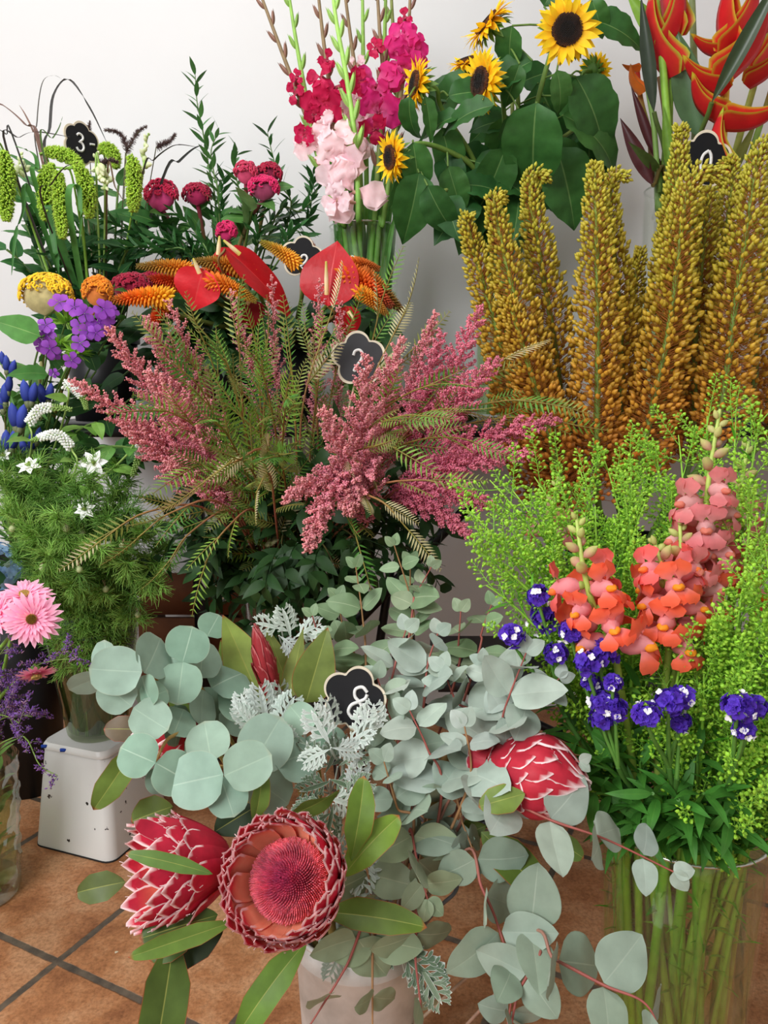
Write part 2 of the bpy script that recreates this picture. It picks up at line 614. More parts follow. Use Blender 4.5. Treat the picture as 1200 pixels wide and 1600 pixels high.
def tile_mat():
    m = bpy.data.materials.new('terracotta_tiles')
    m.use_nodes = True
    N, Lk = m.node_tree.nodes, m.node_tree.links
    pb = N['Principled BSDF']

    def math(op, a, b=None):
        n = N.new('ShaderNodeMath')
        n.operation = op
        for i, x in enumerate((a, b)):
            if x is None:
                continue
            if hasattr(x, 'links'):
                Lk.new(x, n.inputs[i])
            else:
                n.inputs[i].default_value = x
        return n.outputs[0]

    def noise(vec, scale, detail=5, rough=0.6):
        n = N.new('ShaderNodeTexNoise')
        n.inputs['Scale'].default_value = scale
        n.inputs['Detail'].default_value = detail
        n.inputs['Roughness'].default_value = rough
        Lk.new(vec, n.inputs['Vector'])
        return n.outputs['Fac']

    def ramp(fac, stops):
        r = N.new('ShaderNodeValToRGB')
        e = r.color_ramp.elements
        e[0].position, e[0].color = stops[0][0], (*lin(stops[0][1]), 1)
        e[1].position, e[1].color = stops[-1][0], (*lin(stops[-1][1]), 1)
        for p, c in stops[1:-1]:
            x = e.new(p)
            x.color = (*lin(c), 1)
        Lk.new(fac, r.inputs['Fac'])
        return r.outputs['Color']

    def mix(f, a, b, mode='MIX'):
        n = N.new('ShaderNodeMix')
        n.data_type = 'RGBA'
        n.blend_type = mode
        if hasattr(f, 'links'):
            Lk.new(f, n.inputs[0])
        else:
            n.inputs[0].default_value = f
        Lk.new(a, n.inputs[6])
        Lk.new(b, n.inputs[7])
        return n.outputs[2]

    tc = N.new('ShaderNodeTexCoord')
    mp = N.new('ShaderNodeMapping')
    mp.vector_type = 'TEXTURE'
    size = 0.336
    mp.inputs['Location'].default_value = (-0.538, 1.128, 0)
    mp.inputs['Rotation'].default_value = (0, 0, radians(-26.3))
    mp.inputs['Scale'].default_value = (size, size, size)
    Lk.new(tc.outputs['Object'], mp.inputs['Vector'])
    sp = N.new('ShaderNodeSeparateXYZ')
    Lk.new(mp.outputs['Vector'], sp.inputs[0])
    dist = []
    for ax in ('X', 'Y'):
        f = math('FRACT', math('ADD', sp.outputs[ax], 100.5))
        dist.append(math('ABSOLUTE', math('SUBTRACT', f, 0.5)))
    d = math('MINIMUM', dist[0], dist[1])
    wob = math('MULTIPLY', math('SUBTRACT', noise(tc.outputs['Object'], 60, 2), 0.5), 0.010)
    d = math('ADD', d, wob)
    grout = N.new('ShaderNodeMapRange')
    grout.inputs['From Min'].default_value = 0.0155
    grout.inputs['From Max'].default_value = 0.022
    Lk.new(d, grout.inputs['Value'])
    fl = N.new('ShaderNodeVectorMath')
    fl.operation = 'FLOOR'
    ad = N.new('ShaderNodeVectorMath')
    ad.inputs[1].default_value = (100, 100, 0)
    Lk.new(mp.outputs['Vector'], ad.inputs[0])
    Lk.new(ad.outputs[0], fl.inputs[0])
    wn = N.new('ShaderNodeTexWhiteNoise')
    Lk.new(fl.outputs[0], wn.inputs['Vector'])
    big = ramp(noise(tc.outputs['Object'], 9, 8, 0.65), [(0.30, (148, 96, 62)), (0.46, (192, 134, 90)), (0.60, (216, 166, 124)), (0.75, (182, 134, 94))])
    fine = ramp(noise(tc.outputs['Object'], 150, 6, 0.7), [(0.32, (140, 128, 116)), (0.58, (255, 255, 255))])
    c = mix(0.6, big, fine, 'MULTIPLY')
    tv = ramp(wn.outputs['Value'], [(0.0, (226, 214, 206)), (1.0, (255, 250, 244))])
    c = mix(0.8, c, tv, 'MULTIPLY')
    gcol = ramp(noise(tc.outputs['Object'], 40, 4), [(0.3, (70, 62, 54)), (0.7, (112, 98, 82))])
    c = mix(grout.outputs['Result'], gcol, c)
    Lk.new(c, pb.inputs['Base Color'])
    pb.inputs['Roughness'].default_value = 0.55
    pb.inputs['Specular IOR Level'].default_value = 0.35
    h = math('ADD', math('MULTIPLY', grout.outputs['Result'], 0.6), math('MULTIPLY', noise(tc.outputs['Object'], 70, 6), 0.5))
    bp = N.new('ShaderNodeBump')
    bp.inputs['Strength'].default_value = 0.45
    bp.inputs['Distance'].default_value = 0.004
    Lk.new(h, bp.inputs['Height'])
    Lk.new(bp.outputs['Normal'], pb.inputs['Normal'])
    return m


WALL_Y = 2.14
wm, tm = wall_mat(), tile_mat()


def slab(name, lo, hi, mat):
    b = MB()
    box(b, lo, hi, (255, 255, 255))
    return structure(name, b, mat)


slab('floor', (-3.2, -2.6, -0.05), (2.6, WALL_Y + 0.1, 0.0), tm)
slab('wall_back', (-3.2, WALL_Y, 0.0), (2.6, WALL_Y + 0.1, 2.8), wm)
slab('wall_right', (2.5, -2.6, 0.0), (2.6, WALL_Y, 2.8), wm)
slab('ceiling', (-3.2, -2.6, 2.8), (2.6, WALL_Y + 0.1, 2.9), wm)

# ------------------------------------------------------------------ vessels and furniture
TABLE = 0.85


def glass_vase(name, label, v, r_base, water_z, glass='glass', water='water', thick=0.003, cat='vase'):
    t = Thing(name, label, cat, (v.x, v.y, v.z0))
    b = MB()
    r0, r1, z0, z1 = r_base, v.r, v.z0 + 0.0008, v.z1
    lathe(b, v.x, v.y, [(0.0005, z0), (r0 * 0.93, z0), (r0, z0 + 0.006), (r1, z1 - 0.002), (r1 - thick * 0.4, z1), (r1 - thick, z1 - 0.002), (r0 - thick, z0 + 0.014), (0.0005, z0 + 0.012)], (255, 255, 255), 48)
    t.part('glass_wall', b, glass)
    b = MB()
    k = (water_z - z0) / (z1 - z0)
    rw = r0 + (r1 - r0) * k - thick * 1.3
    lathe(b, v.x, v.y, [(0.0005, z0 + 0.015), (r0 - thick * 1.6, z0 + 0.016), (rw, water_z), (0.0005, water_z)], (255, 255, 255), 40)
    t.part('water', b, water)
    b = MB()
    a = np.linspace(0, 2 * pi, 49)
    tube(b, np.stack([v.x + (r1 - thick / 2) * np.cos(a), v.y + (r1 - thick / 2) * np.sin(a), np.full(49, z1 - 0.001)], -1), thick * 0.75, lin((226, 232, 226)), 6, cap=False)
    t.part('rim', b, M['rim'])
    return t


M['rim'] = clear_mat('glass_rim', (0.86, 0.9, 0.86), 0.8, 0.08, 0.45)


def plastic_bucket(label, v, r_base, name='florist_bucket', col=(22, 22, 24)):
    t = Thing(name, label, 'bucket', (v.x, v.y, v.z0))
    b = MB()
    z0, z1 = v.z0 + 0.0005, v.z1
    lathe(b, v.x, v.y, [(0.0005, z0), (r_base, z0), (v.r, z1 - 0.004), (v.r - 0.003, z1 - 0.004), (r_base - 0.003, z0 + 0.006), (0.0005, z0 + 0.006)], col, 36)
    t.part('body', b, 'plastic')
    b = MB()
    lathe(b, v.x, v.y, [(v.r, z1 - 0.016), (v.r + 0.005, z1 - 0.015), (v.r + 0.006, z1 - 0.002), (v.r, z1), (v.r - 0.004, z1 - 0.002)], col, 36)
    t.part('rim', b, 'plastic')
    return t


# the trestle table at the wall
t = Thing('display_table', 'long black trestle table against the white wall carrying the tall vases', 'table', (0.25, 1.92, 0))
b = MB()
box(b, (-0.80, 1.74, TABLE - 0.03), (1.35, 2.12, TABLE), (30, 30, 33))
t.part('tabletop', b, 'black')
for lx, ly in ((-0.435, 1.77), (1.25, 1.77), (-0.435, 2.09), (1.25, 2.09)):
    b = MB()
    box(b, (lx - 0.014, ly - 0.014, 0), (lx + 0.014, ly + 0.014, TABLE - 0.031), (20, 20, 22))
    t.part('leg', b, 'black')

# folding stand with crossed legs, carrying the foxtail lily bucket
STAND = 0.40
t = Thing('folding_stand', 'black metal folding stand with crossed legs below the foxtail lilies', 'stand', (0.42, 1.5, 0))
b = MB()
box(b, (0.10, 1.34, STAND - 0.02), (0.80, 1.60, STAND), (24, 24, 27))
t.part('tray', b, 'black')
for yy in (1.365, 1.575):
    for xa, xb in ((0.02, 0.74), (0.74, 0.02)):
        b = MB()
        tube(b, [A([xa, yy + (0.009 if xa < xb else -0.009), 0.009]), A([xb, yy + (0.009 if xa < xb else -0.009), STAND - 0.03])], 0.009, lin((16, 16, 18)), 8)
        t.part('leg', b, 'black')

# V-braced easel legs seen between astilbe and eucalyptus
t = Thing('easel_frame', 'black metal frame with slanting braces in front of the grey lower wall', 'frame', (0.02, 1.68, 0))
a0 = P(604, 918, 1.68)
for nm, q0, q1, rr in (('brace', P(745, 778, 1.68), P(545, 985, 1.68), 0.0125), ('leg', P(612, 880, 1.69), P(560, 1100, 1.69) * A([1, 1, 0]) + UP * 0.009, 0.010), ('leg', P(636, 895, 1.66), P(655, 1190, 1.66) * A([1, 1, 0]) + UP * 0.009, 0.010)):
    b = MB()
    bar(b, q0, q1, rr, (13, 13, 15))
    t.part(nm, b, 'black')

# brown crate behind the nigella vase
t = Thing('wooden_crate', 'dark brown wooden crate standing behind the nigella vase', 'crate', (-0.47, 1.96, 0))
for k in range(4):
    b = MB()
    box(b, (-0.62, 1.868, 0.02 + k * 0.115), (-0.36, 1.883, 0.125 + k * 0.115), (96, 58, 36))
    t.part('front_board', b, 'crate')
for x0 in (-0.62, -0.376):
    b = MB()
    box(b, (x0, 1.885, 0.0), (x0 + 0.016, 2.05, 0.475), (84, 50, 31))
    t.part('side_board', b, 'crate')

# white enamel stool
c0 = A([-0.598, 1.512])
t = Thing('step_stool', 'white enamelled flared metal stool with chipped edges under the nigella vase', 'stool', (c0[0], c0[1], 0))
ST = 0.222
ang = math.atan2(1.408 - 1.476, -0.503 + 0.690)


def stool_mat():
    m = bpy.data.materials.new('chipped_white_enamel')
    m.use_nodes = True
    N, Lk = m.node_tree.nodes, m.node_tree.links
    pb = N['Principled BSDF']
    tc = N.new('ShaderNodeTexCoord')
    nz = N.new('ShaderNodeTexNoise')
    nz.inputs['Scale'].default_value = 38
    nz.inputs['Detail'].default_value = 6
    Lk.new(tc.outputs['Object'], nz.inputs['Vector'])
    cr = N.new('ShaderNodeValToRGB')
    e = cr.color_ramp.elements
    e[0].position, e[0].color = 0.315, (*lin((38, 34, 32)), 1)
    e[1].position, e[1].color = 0.328, (*lin((226, 226, 222)), 1)
    Lk.new(nz.outputs['Fac'], cr.inputs['Fac'])
    Lk.new(cr.outputs['Color'], pb.inputs['Base Color'])
    pb.inputs['Roughness'].default_value = 0.28
    return m


def rounded_frustum(mb, c, half0, half1, z0, z1, rot, col, rad=0.022, n=5, close_top=True):
    rings = []
    for h, z in ((half0, z0), (half0, z0 + 0.004), (half1, z1 - 0.006), (half1 - 0.004, z1)):
        pts = []
        for k in range(4):
            cx, cy = [(1, 1), (-1, 1), (-1, -1), (1, -1)][k]
            for i in range(n + 1):
                a = k * pi / 2 + i / n * pi / 2
                pts.append([cx * (h - rad) + rad * cos(a), cy * (h - rad) + rad * sin(a)])
        pts = A(pts)
        r = A([[cos(rot), -sin(rot)], [sin(rot), cos(rot)]])
        rings.append(np.hstack([pts @ r.T + c, np.full((len(pts), 1), z)]))
    m = len(rings[0])
    i, j = np.meshgrid(np.arange(3), np.arange(m), indexing='ij')
    k = (j + 1) % m
    mb.add(np.vstack(rings), np.stack([i * m + j, i * m + k, (i + 1) * m + k, (i + 1) * m + j], -1).reshape(-1, 4), lin(col))
    if close_top:
        top = np.vstack([rings[-1], [[c[0], c[1], z1]]])
        mb.add(top, np.stack([np.arange(m), (np.arange(m) + 1) % m, np.full(m, m)], -1), lin(col))


b = MB()
rounded_frustum(b, c0, 0.099, 0.080, 0.0, ST - 0.012, ang, (228, 228, 224), close_top=False)
t.part('body', b, stool_mat(), smooth=True)
b = MB()
rounded_frustum(b, c0, 0.082, 0.081, ST - 0.013, ST, ang, (232, 232, 228))
top_plate = t.part('seat', b, stool_mat())
b = MB()
rounded_frustum(b, c0, 0.0996, 0.0988, 0.0002, 0.006, ang, (40, 36, 34), close_top=False)
t.part('bottom_edge', b, 'paint', label='dark worn bottom edge')
b = MB()
for k, off in enumerate((-0.066, -0.018)):
    a = c0 + (A([cos(ang), sin(ang)]) * off + A([sin(ang), -cos(ang)]) * 0.0815)
    box(b, (a[0] - 0.006, a[1] - 0.002, ST - 0.010), (a[0] + 0.006, a[1] + 0.002, ST - 0.004), (40, 74, 170))
t.part('paint_mark', b, 'paint', label='blue paint chips along the top edge')

# vessels
pv = lambda px, py, Y: P(px, py, Y)
V_BUCKET = Vessel(-0.030, 0.84, 0.0, 0.305, 0.080)
V_RIGHT = Vessel(P(1070, 1280, 0.88)[0], 0.88, 0.0, 0.408, 0.101)
V_NIG = Vessel(c0[0], c0[1], ST, P(160, 945, 1.5)[2], 0.098)
V_CRYS = Vessel(-0.755, 1.30, 0.0, 0.265, 0.083)
V_AST = Vessel(P(446, 900, 1.5)[0], 1.5, 0.30, P(446, 900, 1.5)[2], 0.083)
V_GLAD = Vessel(P(568, 352, 1.85)[0], 1.87, TABLE, P(568, 352, 1.85)[2], 0.080)
V_SUN = Vessel(P(790, 320, 1.87)[0], 1.90, TABLE, P(790, 330, 1.87)[2], 0.060)
V_HEL = Vessel(P(1080, 292, 1.85)[0], 1.87, TABLE, P(1080, 292, 1.85)[2], 0.096)
V_EREM = Vessel(0.47, 1.47, STAND, STAND + 0.24, 0.115)
V_GRASS = Vessel(P(150, 470, 1.9)[0], 1.92, TABLE, TABLE + 0.20, 0.085)
V_RUSC = Vessel(P(350, 470, 1.97)[0], 1.98, TABLE, TABLE + 0.22, 0.085)
V_POKER = Vessel(P(450, 500, 1.82)[0], 1.83, TABLE, TABLE + 0.18, 0.075)
V_LEFT = Vessel(-0.84, 1.70, 0.0, 0.56, 0.095)
V_HYD = Vessel(-0.99, 1.50, 0.0, 0.42, 0.10)

glass_vase('glass_vase', 'tall clear glass vase of green stems at the front under the snapdragons', V_RIGHT, 0.082, P(1070, 1375, 0.80)[2])
glass_vase('glass_vase', 'dark murky glass vase of nigella on the white stool', V_NIG, 0.060, V_NIG.z0 + 0.245, 'smoke', 'murky')
glass_vase('glass_vase', 'glass vase with brownish water under the pink astilbe', V_AST, 0.072, V_AST.z1 - 0.06, 'glass', 'amber')
glass_vase('glass_vase', 'clear glass cylinder holding the gladioli by the wall', V_GLAD, 0.078, V_GLAD.z0 + 0.3)
glass_vase('glass_vase', 'slim clear glass vase holding the sunflowers', V_SUN, 0.058, V_SUN.z0 + 0.3)
glass_vase('glass_vase', 'clear glass vase holding the red heliconias', V_HEL, 0.092, V_HEL.z0 + 0.3)
plastic_bucket('black florist bucket standing under the foxtail lilies', V_EREM, 0.095)
plastic_bucket('black bucket with the millet and dark grasses on the table', V_GRASS, 0.07)
plastic_bucket('black bucket with ruscus greenery on the table by the wall', V_RUSC, 0.07)
plastic_bucket('black bucket with the fire poker flowers and anthuriums', V_POKER, 0.062)
plastic_bucket('tall black bucket with phlox and gentians standing on the tiles', V_LEFT, 0.075)
plastic_bucket('black bucket with the blue hydrangea at the edge', V_HYD, 0.08)

# small plinth under the astilbe vase
t = Thing('plant_stand', 'black metal plant stand beneath the astilbe vase', 'stand', (V_AST.x, V_AST.y, 0))
b = MB()
lathe(b, V_AST.x, V_AST.y, [(0.0005, 0.284), (0.105, 0.284), (0.108, 0.29), (0.105, 0.2995), (0.0005, 0.2995)], (20, 20, 22), 32)
t.part('top', b, 'black')
for k in range(3):
    a = k * 2 * pi / 3 + 0.5
    b = MB()
    bar(b, A([V_AST.x + 0.09 * cos(a), V_AST.y + 0.09 * sin(a), 0.284]), A([V_AST.x + 0.12 * cos(a), V_AST.y + 0.12 * sin(a), 0.006]), 0.007, (16, 16, 18))
    t.part('leg', b, 'black')

# crystal vase at the lower edge
v = V_CRYS
t = Thing('crystal_vase', 'cut crystal vase with rippled sides holding the gerberas on the tiles', 'vase', (v.x, v.y, 0))
b = MB()
n, m = 60, 34
zz = np.linspace(0.0, v.z1, m)
a = np.linspace(0, 2 * pi, n, endpoint=False)
V = []
for k, z in enumerate(zz):
    q = k / (m - 1)
    r = 0.070 + 0.013 * q
    if z < 0.045:
        rr = r - 0.003 + 0.004 * np.abs(np.sin(a * 12))
    else:
        rr = r + 0.004 * np.sin(a * 10 + z * 60) * np.sin(z * 120 + 0.3 * np.sin(a * 5))
    V.append(np.stack([v.x + rr * np.cos(a), v.y + rr * np.sin(a), np.full(n, z + 0.0006)], -1))
V = np.vstack(V)
i, j = np.meshgrid(np.arange(m - 1), np.arange(n), indexing='ij')
k = (j + 1) % n
b.add(V, np.stack([i * n + j, i * n + k, (i + 1) * n + k, (i + 1) * n + j], -1).reshape(-1, 4), A([1, 1, 1.0]))
M['crystal'] = clear_mat('cut_crystal', (0.86, 0.89, 0.86), 0.6, 0.06, 0.07)
t.part('glass_wall', b, 'crystal')
b = MB()
lathe(b, v.x, v.y, [(0.0005, 0.002), (0.068, 0.002), (0.066, 0.028), (0.0005, 0.032)], (230, 235, 230), 40)
t.part('base', b, 'crystal')
b = MB()
lathe(b, v.x, v.y, [(0.0005, 0.034), (0.064, 0.034), (0.073, 0.17), (0.0005, 0.17)], (255, 255, 255), 40)
t.part('water', b, 'water')

# the zinc bucket
v = V_BUCKET


def zinc_mat():
    m = bpy.data.materials.new('whitewashed_zinc')
    m.use_nodes = True
    N, Lk = m.node_tree.nodes, m.node_tree.links
    pb = N['Principled BSDF']
    tc = N.new('ShaderNodeTexCoord')
    nz = N.new('ShaderNodeTexNoise')
    nz.inputs['Scale'].default_value = 22
    nz.inputs['Detail'].default_value = 6
    Lk.new(tc.outputs['Object'], nz.inputs['Vector'])
    cr = N.new('ShaderNodeValToRGB')
    e = cr.color_ramp.elements
    e[0].position, e[0].color = 0.32, (*lin((196, 195, 190)), 1)
    e[1].position, e[1].color = 0.6, (*lin((232, 231, 227)), 1)
    Lk.new(nz.outputs['Fac'], cr.inputs['Fac'])
    Lk.new(cr.outputs['Color'], pb.inputs['Base Color'])
    pb.inputs['Roughness'].default_value = 0.5
    pb.inputs['Metallic'].default_value = 0.15
    return m


zm = zinc_mat()
t = Thing('zinc_bucket', 'whitish zinc bucket of eucalyptus and proteas standing on the tiles at the front', 'bucket', (v.x, v.y, 0))
b = MB()
lathe(b, v.x, v.y, [(0.0005, 0.001), (0.062, 0.001), (0.064, 0.004), (0.0775, v.z1 - 0.033), (0.0815, v.z1 - 0.028), (0.0775, v.z1 - 0.022), (v.r, v.z1), (v.r - 0.002, v.z1), (0.076, v.z1 - 0.03), (0.062, 0.006), (0.0005, 0.005)], (210, 208, 202), 56)
t.part('body', b, zm)
b = MB()
a = np.linspace(0, 2 * pi, 49)
tube(b, np.stack([v.x + v.r * np.cos(a), v.y + v.r * np.sin(a), np.full(49, v.z1)], -1), 0.003, lin((214, 212, 208)), 8, cap=False)
t.part('rim', b, zm)
b = MB()
h0 = A([v.x + 0.083, v.y - 0.006, v.z1 - 0.012])
tube(b, spline([h0, P(667, 1440, 0.80), P(690, 1414, 0.795), P(712, 1392, 0.80), P(716, 1360, 0.83), P(700, 1320, 0.88), A([v.x + 0.02, v.y + 0.10, v.z1 + 0.09]), A([v.x - 0.083, v.y + 0.01, v.z1 - 0.012])], 40), 0.0022, lin((120, 120, 124)), 8)
t.part('handle', b, 'rim_metal' if 'rim_metal' in M else 'black', label='grey wire handle')


# ------------------------------------------------------------------ price signs
def flower_outline(R, lobes=5, n=90, phase=0.0):
    a = np.linspace(0, 2 * pi, n, endpoint=False)
    bb, aa = 0.56 * R, 0.46 * R
    ph = (a - phase + pi / lobes) % (2 * pi / lobes) - pi / lobes
    r = bb * np.cos(ph) + np.sqrt(np.maximum(aa * aa - (bb * np.sin(ph)) ** 2, 0))
    return np.stack([r * np.cos(a), r * np.sin(a)], -1)


GLYPH = {
    '3': [[(-.34, .62), (-.1, .82), (.25, .72), (.3, .42), (.0, .12), (-.08, .1), (.25, -.02), (.38, -.36), (.16, -.72), (-.2, -.74), (-.4, -.5)]],
    '2': [[(-.34, .45), (-.2, .74), (.12, .8), (.32, .52), (.2, .14), (-.1, -.25), (-.36, -.62), (-.1, -.6), (.15, -.7), (.42, -.55)]],
    '8': [[(.30, .66), (-.02, .84), (-.34, .62), (-.26, .26), (.04, .06), (.34, -.24), (.36, -.62), (.0, -.84), (-.34, -.62), (-.30, -.24), (-.02, .02), (.28, .28), (.34, .56)]],
    '0': [[(.05, .8), (-.26, .5), (-.36, 0), (-.24, -.5), (.0, -.76), (.26, -.5), (.34, 0), (.26, .5), (.05, .8)]],
    '-': [[(-.16, .0), (.2, .06)]],
    '1': [[(-.14, .45), (.06, .8), (.06, .2), (.04, -.78)]],
}


def sign(label, p, R, facing, roll, glyphs, stick_to, phase=pi / 2, face=(34, 34, 36), lobes=5, frame=0.10):
    """flower-shaped chalk tag on a stick; glyphs: (character, x, y, size)"""
    f = nrm(A(facing, float))
    x = nrm(np.cross(UP, f))
    y = np.cross(f, x)
    x, y = x * cos(roll) + y * sin(roll), y * cos(roll) - x * sin(roll)
    p = A(p, float)
    t = Thing('price_sign', label, 'sign', p)

    def plate(out, z0, z1, col):
        mb = MB()
        n = len(out)
        V = np.vstack([p + out[:, :1] * x + out[:, 1:] * y + f * z0, p + out[:, :1] * x + out[:, 1:] * y + f * z1])
        k = (np.arange(n) + 1) % n
        mb.add(V, np.stack([np.arange(n), k, n + k, n + np.arange(n)], -1), lin(col))
        for s, z in ((0, z0), (n, z1)):
            W = np.vstack([V[s:s + n], p + f * z])
            mb.add(W, np.stack([np.arange(n), k, np.full(n, n)], -1), lin(col))
        return mb

    t.part('plate', plate(flower_outline(R, lobes, phase=phase), -0.003, 0.0, (226, 214, 190)), 'wood', label='pale wooden backing', smooth=False)
    fc = t.part('board', plate(flower_outline(R * (1 - frame), lobes, phase=phase), 0.0003, 0.0012, face), 'paint', label='black chalkboard face', smooth=False)
    for ch, gx, gy, s in glyphs:
        mb = MB()
        for st in GLYPH[ch]:
            q = A(st, float) * s + A([gx, gy])
            q = q * R
            pts = spline(np.hstack([q, np.zeros((len(q), 1))]), 40)
            tube(mb, p + pts[:, :1] * x + pts[:, 1:2] * y + f * 0.0018, R * 0.055, lin((236, 236, 232)), 6)
        t.part('number', mb, 'chalk', parent=fc)
    mb = MB()
    tube(mb, [p - y * R * 0.3 - f * 0.004, A(stick_to, float)], 0.0022, lin((205, 186, 150)), 6)
    t.part('stick', mb, 'wood')
    return t


def px(n, Y):
    return n / F * Y * 1.02


q = P(128, 224, 1.80)
sign('small black flower-shaped tag chalked 3- above the green millet', q, px(30, 1.8), (1.45, -1, 0.05), -0.06, [('3', -0.12, -0.02, 0.5), ('-', 0.52, 0.08, 0.7)], A([V_GRASS.x, V_GRASS.y, TABLE + 0.15]), lobes=6)
q = P(472, 402, 1.72)
sign('black flower-shaped tag between the red anthuriums, its chalk mark half hidden', q, px(31, 1.72), (0.15, -1, 0.1), -0.15, [('2', 0.1, -0.25, 0.45)], A([V_POKER.x + .02, V_POKER.y, TABLE + 0.1]))
q = P(560, 560, 1.40)
sign('grey-black flower-shaped tag chalked 2 sticking out of the pink astilbe', q, px(41, 1.4), (0.05, -1, 0.15), 0.06, [('2', 0.0, -0.12, 0.52)], A([V_AST.x + .02, V_AST.y, V_AST.z1 - 0.1]), face=(66, 66, 68))
q = P(552, 1092, 0.85)
sign('large black flower-shaped tag chalked 8 between dusty miller and eucalyptus', q, px(53, 0.85), (-0.12, -1, 0.25), -0.28, [('8', 0.18, -0.05, 0.58)], A([V_BUCKET.x, V_BUCKET.y, 0.2]), frame=0.08)
q = P(1098, 250, 1.72)
sign('black flower-shaped tag chalked 0 in front of the red heliconias', q, px(40, 1.72), (-0.1, -1, -0.02), -0.12, [('0', 0.12, -0.08, 0.5)], A([V_HEL.x, V_HEL.y - .05, TABLE + 0.25]), face=(24, 24, 26))


# ------------------------------------------------------------------ plants
def fan(n, a0=0.0):
    return a0 + np.arange(n) * 2 * pi / n


def flower_disc(mb, p, axis, T, n, r0=0.0, tilt=0.2, s=1.0, ph=0.0, jitter=0.1, cj=0.06):
    """n petals around an axis; tilt 0 is flat, pi/2 points along the axis"""
    axis = nrm(A(axis, float))
    x = nrm(np.cross(axis, A([0.21, 0.35, 0.91])))
    y = np.cross(axis, x)
    a = fan(n, ph) + RNG.uniform(-jitter, jitter, n) * 2 * pi / n
    rad = np.cos(a)[:, None] * x + np.sin(a)[:, None] * y
    tl = tilt + RNG.uniform(-jitter, jitter, n)
    D = rad * np.cos(tl)[:, None] + axis * np.sin(tl)[:, None]
    N = axis * np.cos(tl)[:, None] - rad * np.sin(tl)[:, None]
    mb.inst(T, A(p) + rad * r0, basis(D, N), s * (1 + RNG.uniform(-jitter, jitter, n) * 0.6), colmul=jit(n, cj))


def leaf_along(mb, c, ts, T, size, angle=0.9, up=0.5, droop=0.0, mul=0.12, spread='spiral', bias=None):
    """leaves set along a stem"""
    n = len(ts)
    p, tg = c.at(ts), c.tan(ts)
    a = np.arange(n) * (2.4 if spread == 'spiral' else pi) + rnd(0, 6)
    x = nrm(np.cross(tg, A([0.2, 0.3, 0.93])))
    y = np.cross(tg, x)
    rad = np.cos(a)[:, None] * x + np.sin(a)[:, None] * y
    if bias is not None:
        rad = nrm(rad + A(bias))
    D = nrm(rad * np.sin(angle) + tg * np.cos(angle) - UP * droop)
    N = nrm(tg * 0.6 + UP * up + RNG.normal(size=(n, 3)) * 0.2)
    mb.inst(T, p, basis(D, N), size * RNG.uniform(0.75, 1.2, n), colmul=jit(n, mul))


# ---- foxtail lily
POD = ell_t(7, 5, 0.9)


def eremurus(label, tip, low, Y, R_px, hook=0.0, top_open=0.0):
    tip, low = P(*tip, Y), P(*low, Y - 0.01)
    R = R_px / F * Y
    v = V_EREM
    foot = A([v.x + rnd(-.05, .05), v.y + rnd(-.05, .05), v.z0 + 0.02])
    rim = A([v.x + (low[0] - v.x) * 0.35, v.y + rnd(-.03, .03), v.z1])
    mid = (tip + low) / 2 + A([rnd(-.008, .008), 0, 0])
    pts = [foot, rim, low, mid, tip - nrm(tip - mid) * 0.03 + A([-hook * 0.008, 0, 0]), tip + A([hook * 0.02, 0, 0])]
    if hook:
        pts[-1] = pts[-1] + A([hook * 0.004, -0.006, -0.004])
    c = Curve(spline(pts, 50))
    t = Thing('foxtail_lily', label, 'flower', foot, 'foxtail lily spikes behind the cress')
    b = MB()
    tube(b, c.p, [0.007, 0.0065, 0.006, 0.0045, 0.0025], [lin((62, 84, 40)), lin((84, 110, 50)), lin((120, 146, 56)), lin((150, 160, 60))], 7)
    t.part('stem', b, 'stem')
    t0 = 1 - (np.linalg.norm(tip - low) * 1.02) / c.L
    n = int(760 * (c.L * (1 - t0)) / 0.5)
    k = np.arange(n)
    f = (k + 0.5) / n
    f = f ** 0.92
    ts = t0 + (1 - t0) * f
    p, tg = c.at(ts), c.tan(ts)
    a = k * 2.39996 + RNG.uniform(-.25, .25, n)
    x = nrm(np.cross(tg, A([0.1, 1.0, 0.2])))
    y = np.cross(tg, x)
    rad = np.cos(a)[:, None] * x + np.sin(a)[:, None] * y
    env = np.minimum(1.0, 0.30 + 1.15 * (1 - f) ** 0.75) * np.minimum(1, 0.75 + f * 2)
    rr = R * env * RNG.uniform(0.72, 1.12, n)
    el = 0.25 + 0.45 * f + RNG.uniform(-.12, .12, n)
    D = nrm(rad * np.cos(el)[:, None] + tg * np.sin(el)[:, None])
    ln = 0.0140 * (0.62 + 0.38 * np.minimum(1, (1 - f) * 1.7)) * RNG.uniform(0.85, 1.15, n)
    e = p + D * np.maximum(rr - ln * 0.6, 0.004)[:, None]
    D2 = nrm(D + tg * 0.35 + RNG.normal(size=(n, 3)) * 0.12)
    stops = A([0, 0.22, 0.45, 0.7, 1.0])
    cols = np.stack([lin((176, 100, 44)), lin((192, 126, 46)), lin((190, 146, 46)), lin((176, 156, 46)), lin((178, 172, 56))])
    Yf = np.clip((P(900, 780, 1.45)[2] * 0 + e[:, 2] - 0.70) / 0.62, 0, 1)
    cc = np.stack([np.interp(Yf, stops, cols[:, q]) for q in range(3)], -1) * jit(n, 0.16)
    b = MB()
    b.inst((POD[0], POD[1], np.ones_like(POD[2])), e, basis(D2, rad), np.stack([ln * 0.62, ln, ln * 0.62], -1), colmul=cc)
    t.part('seed_pods', b, 'pod')
    b = MB()
    rods(b, p, e + D * 0.001, 0.0006, (176, 112, 52), colmul=jit(n, 0.2))
    t.part('flower_stalks', b, 'stem')


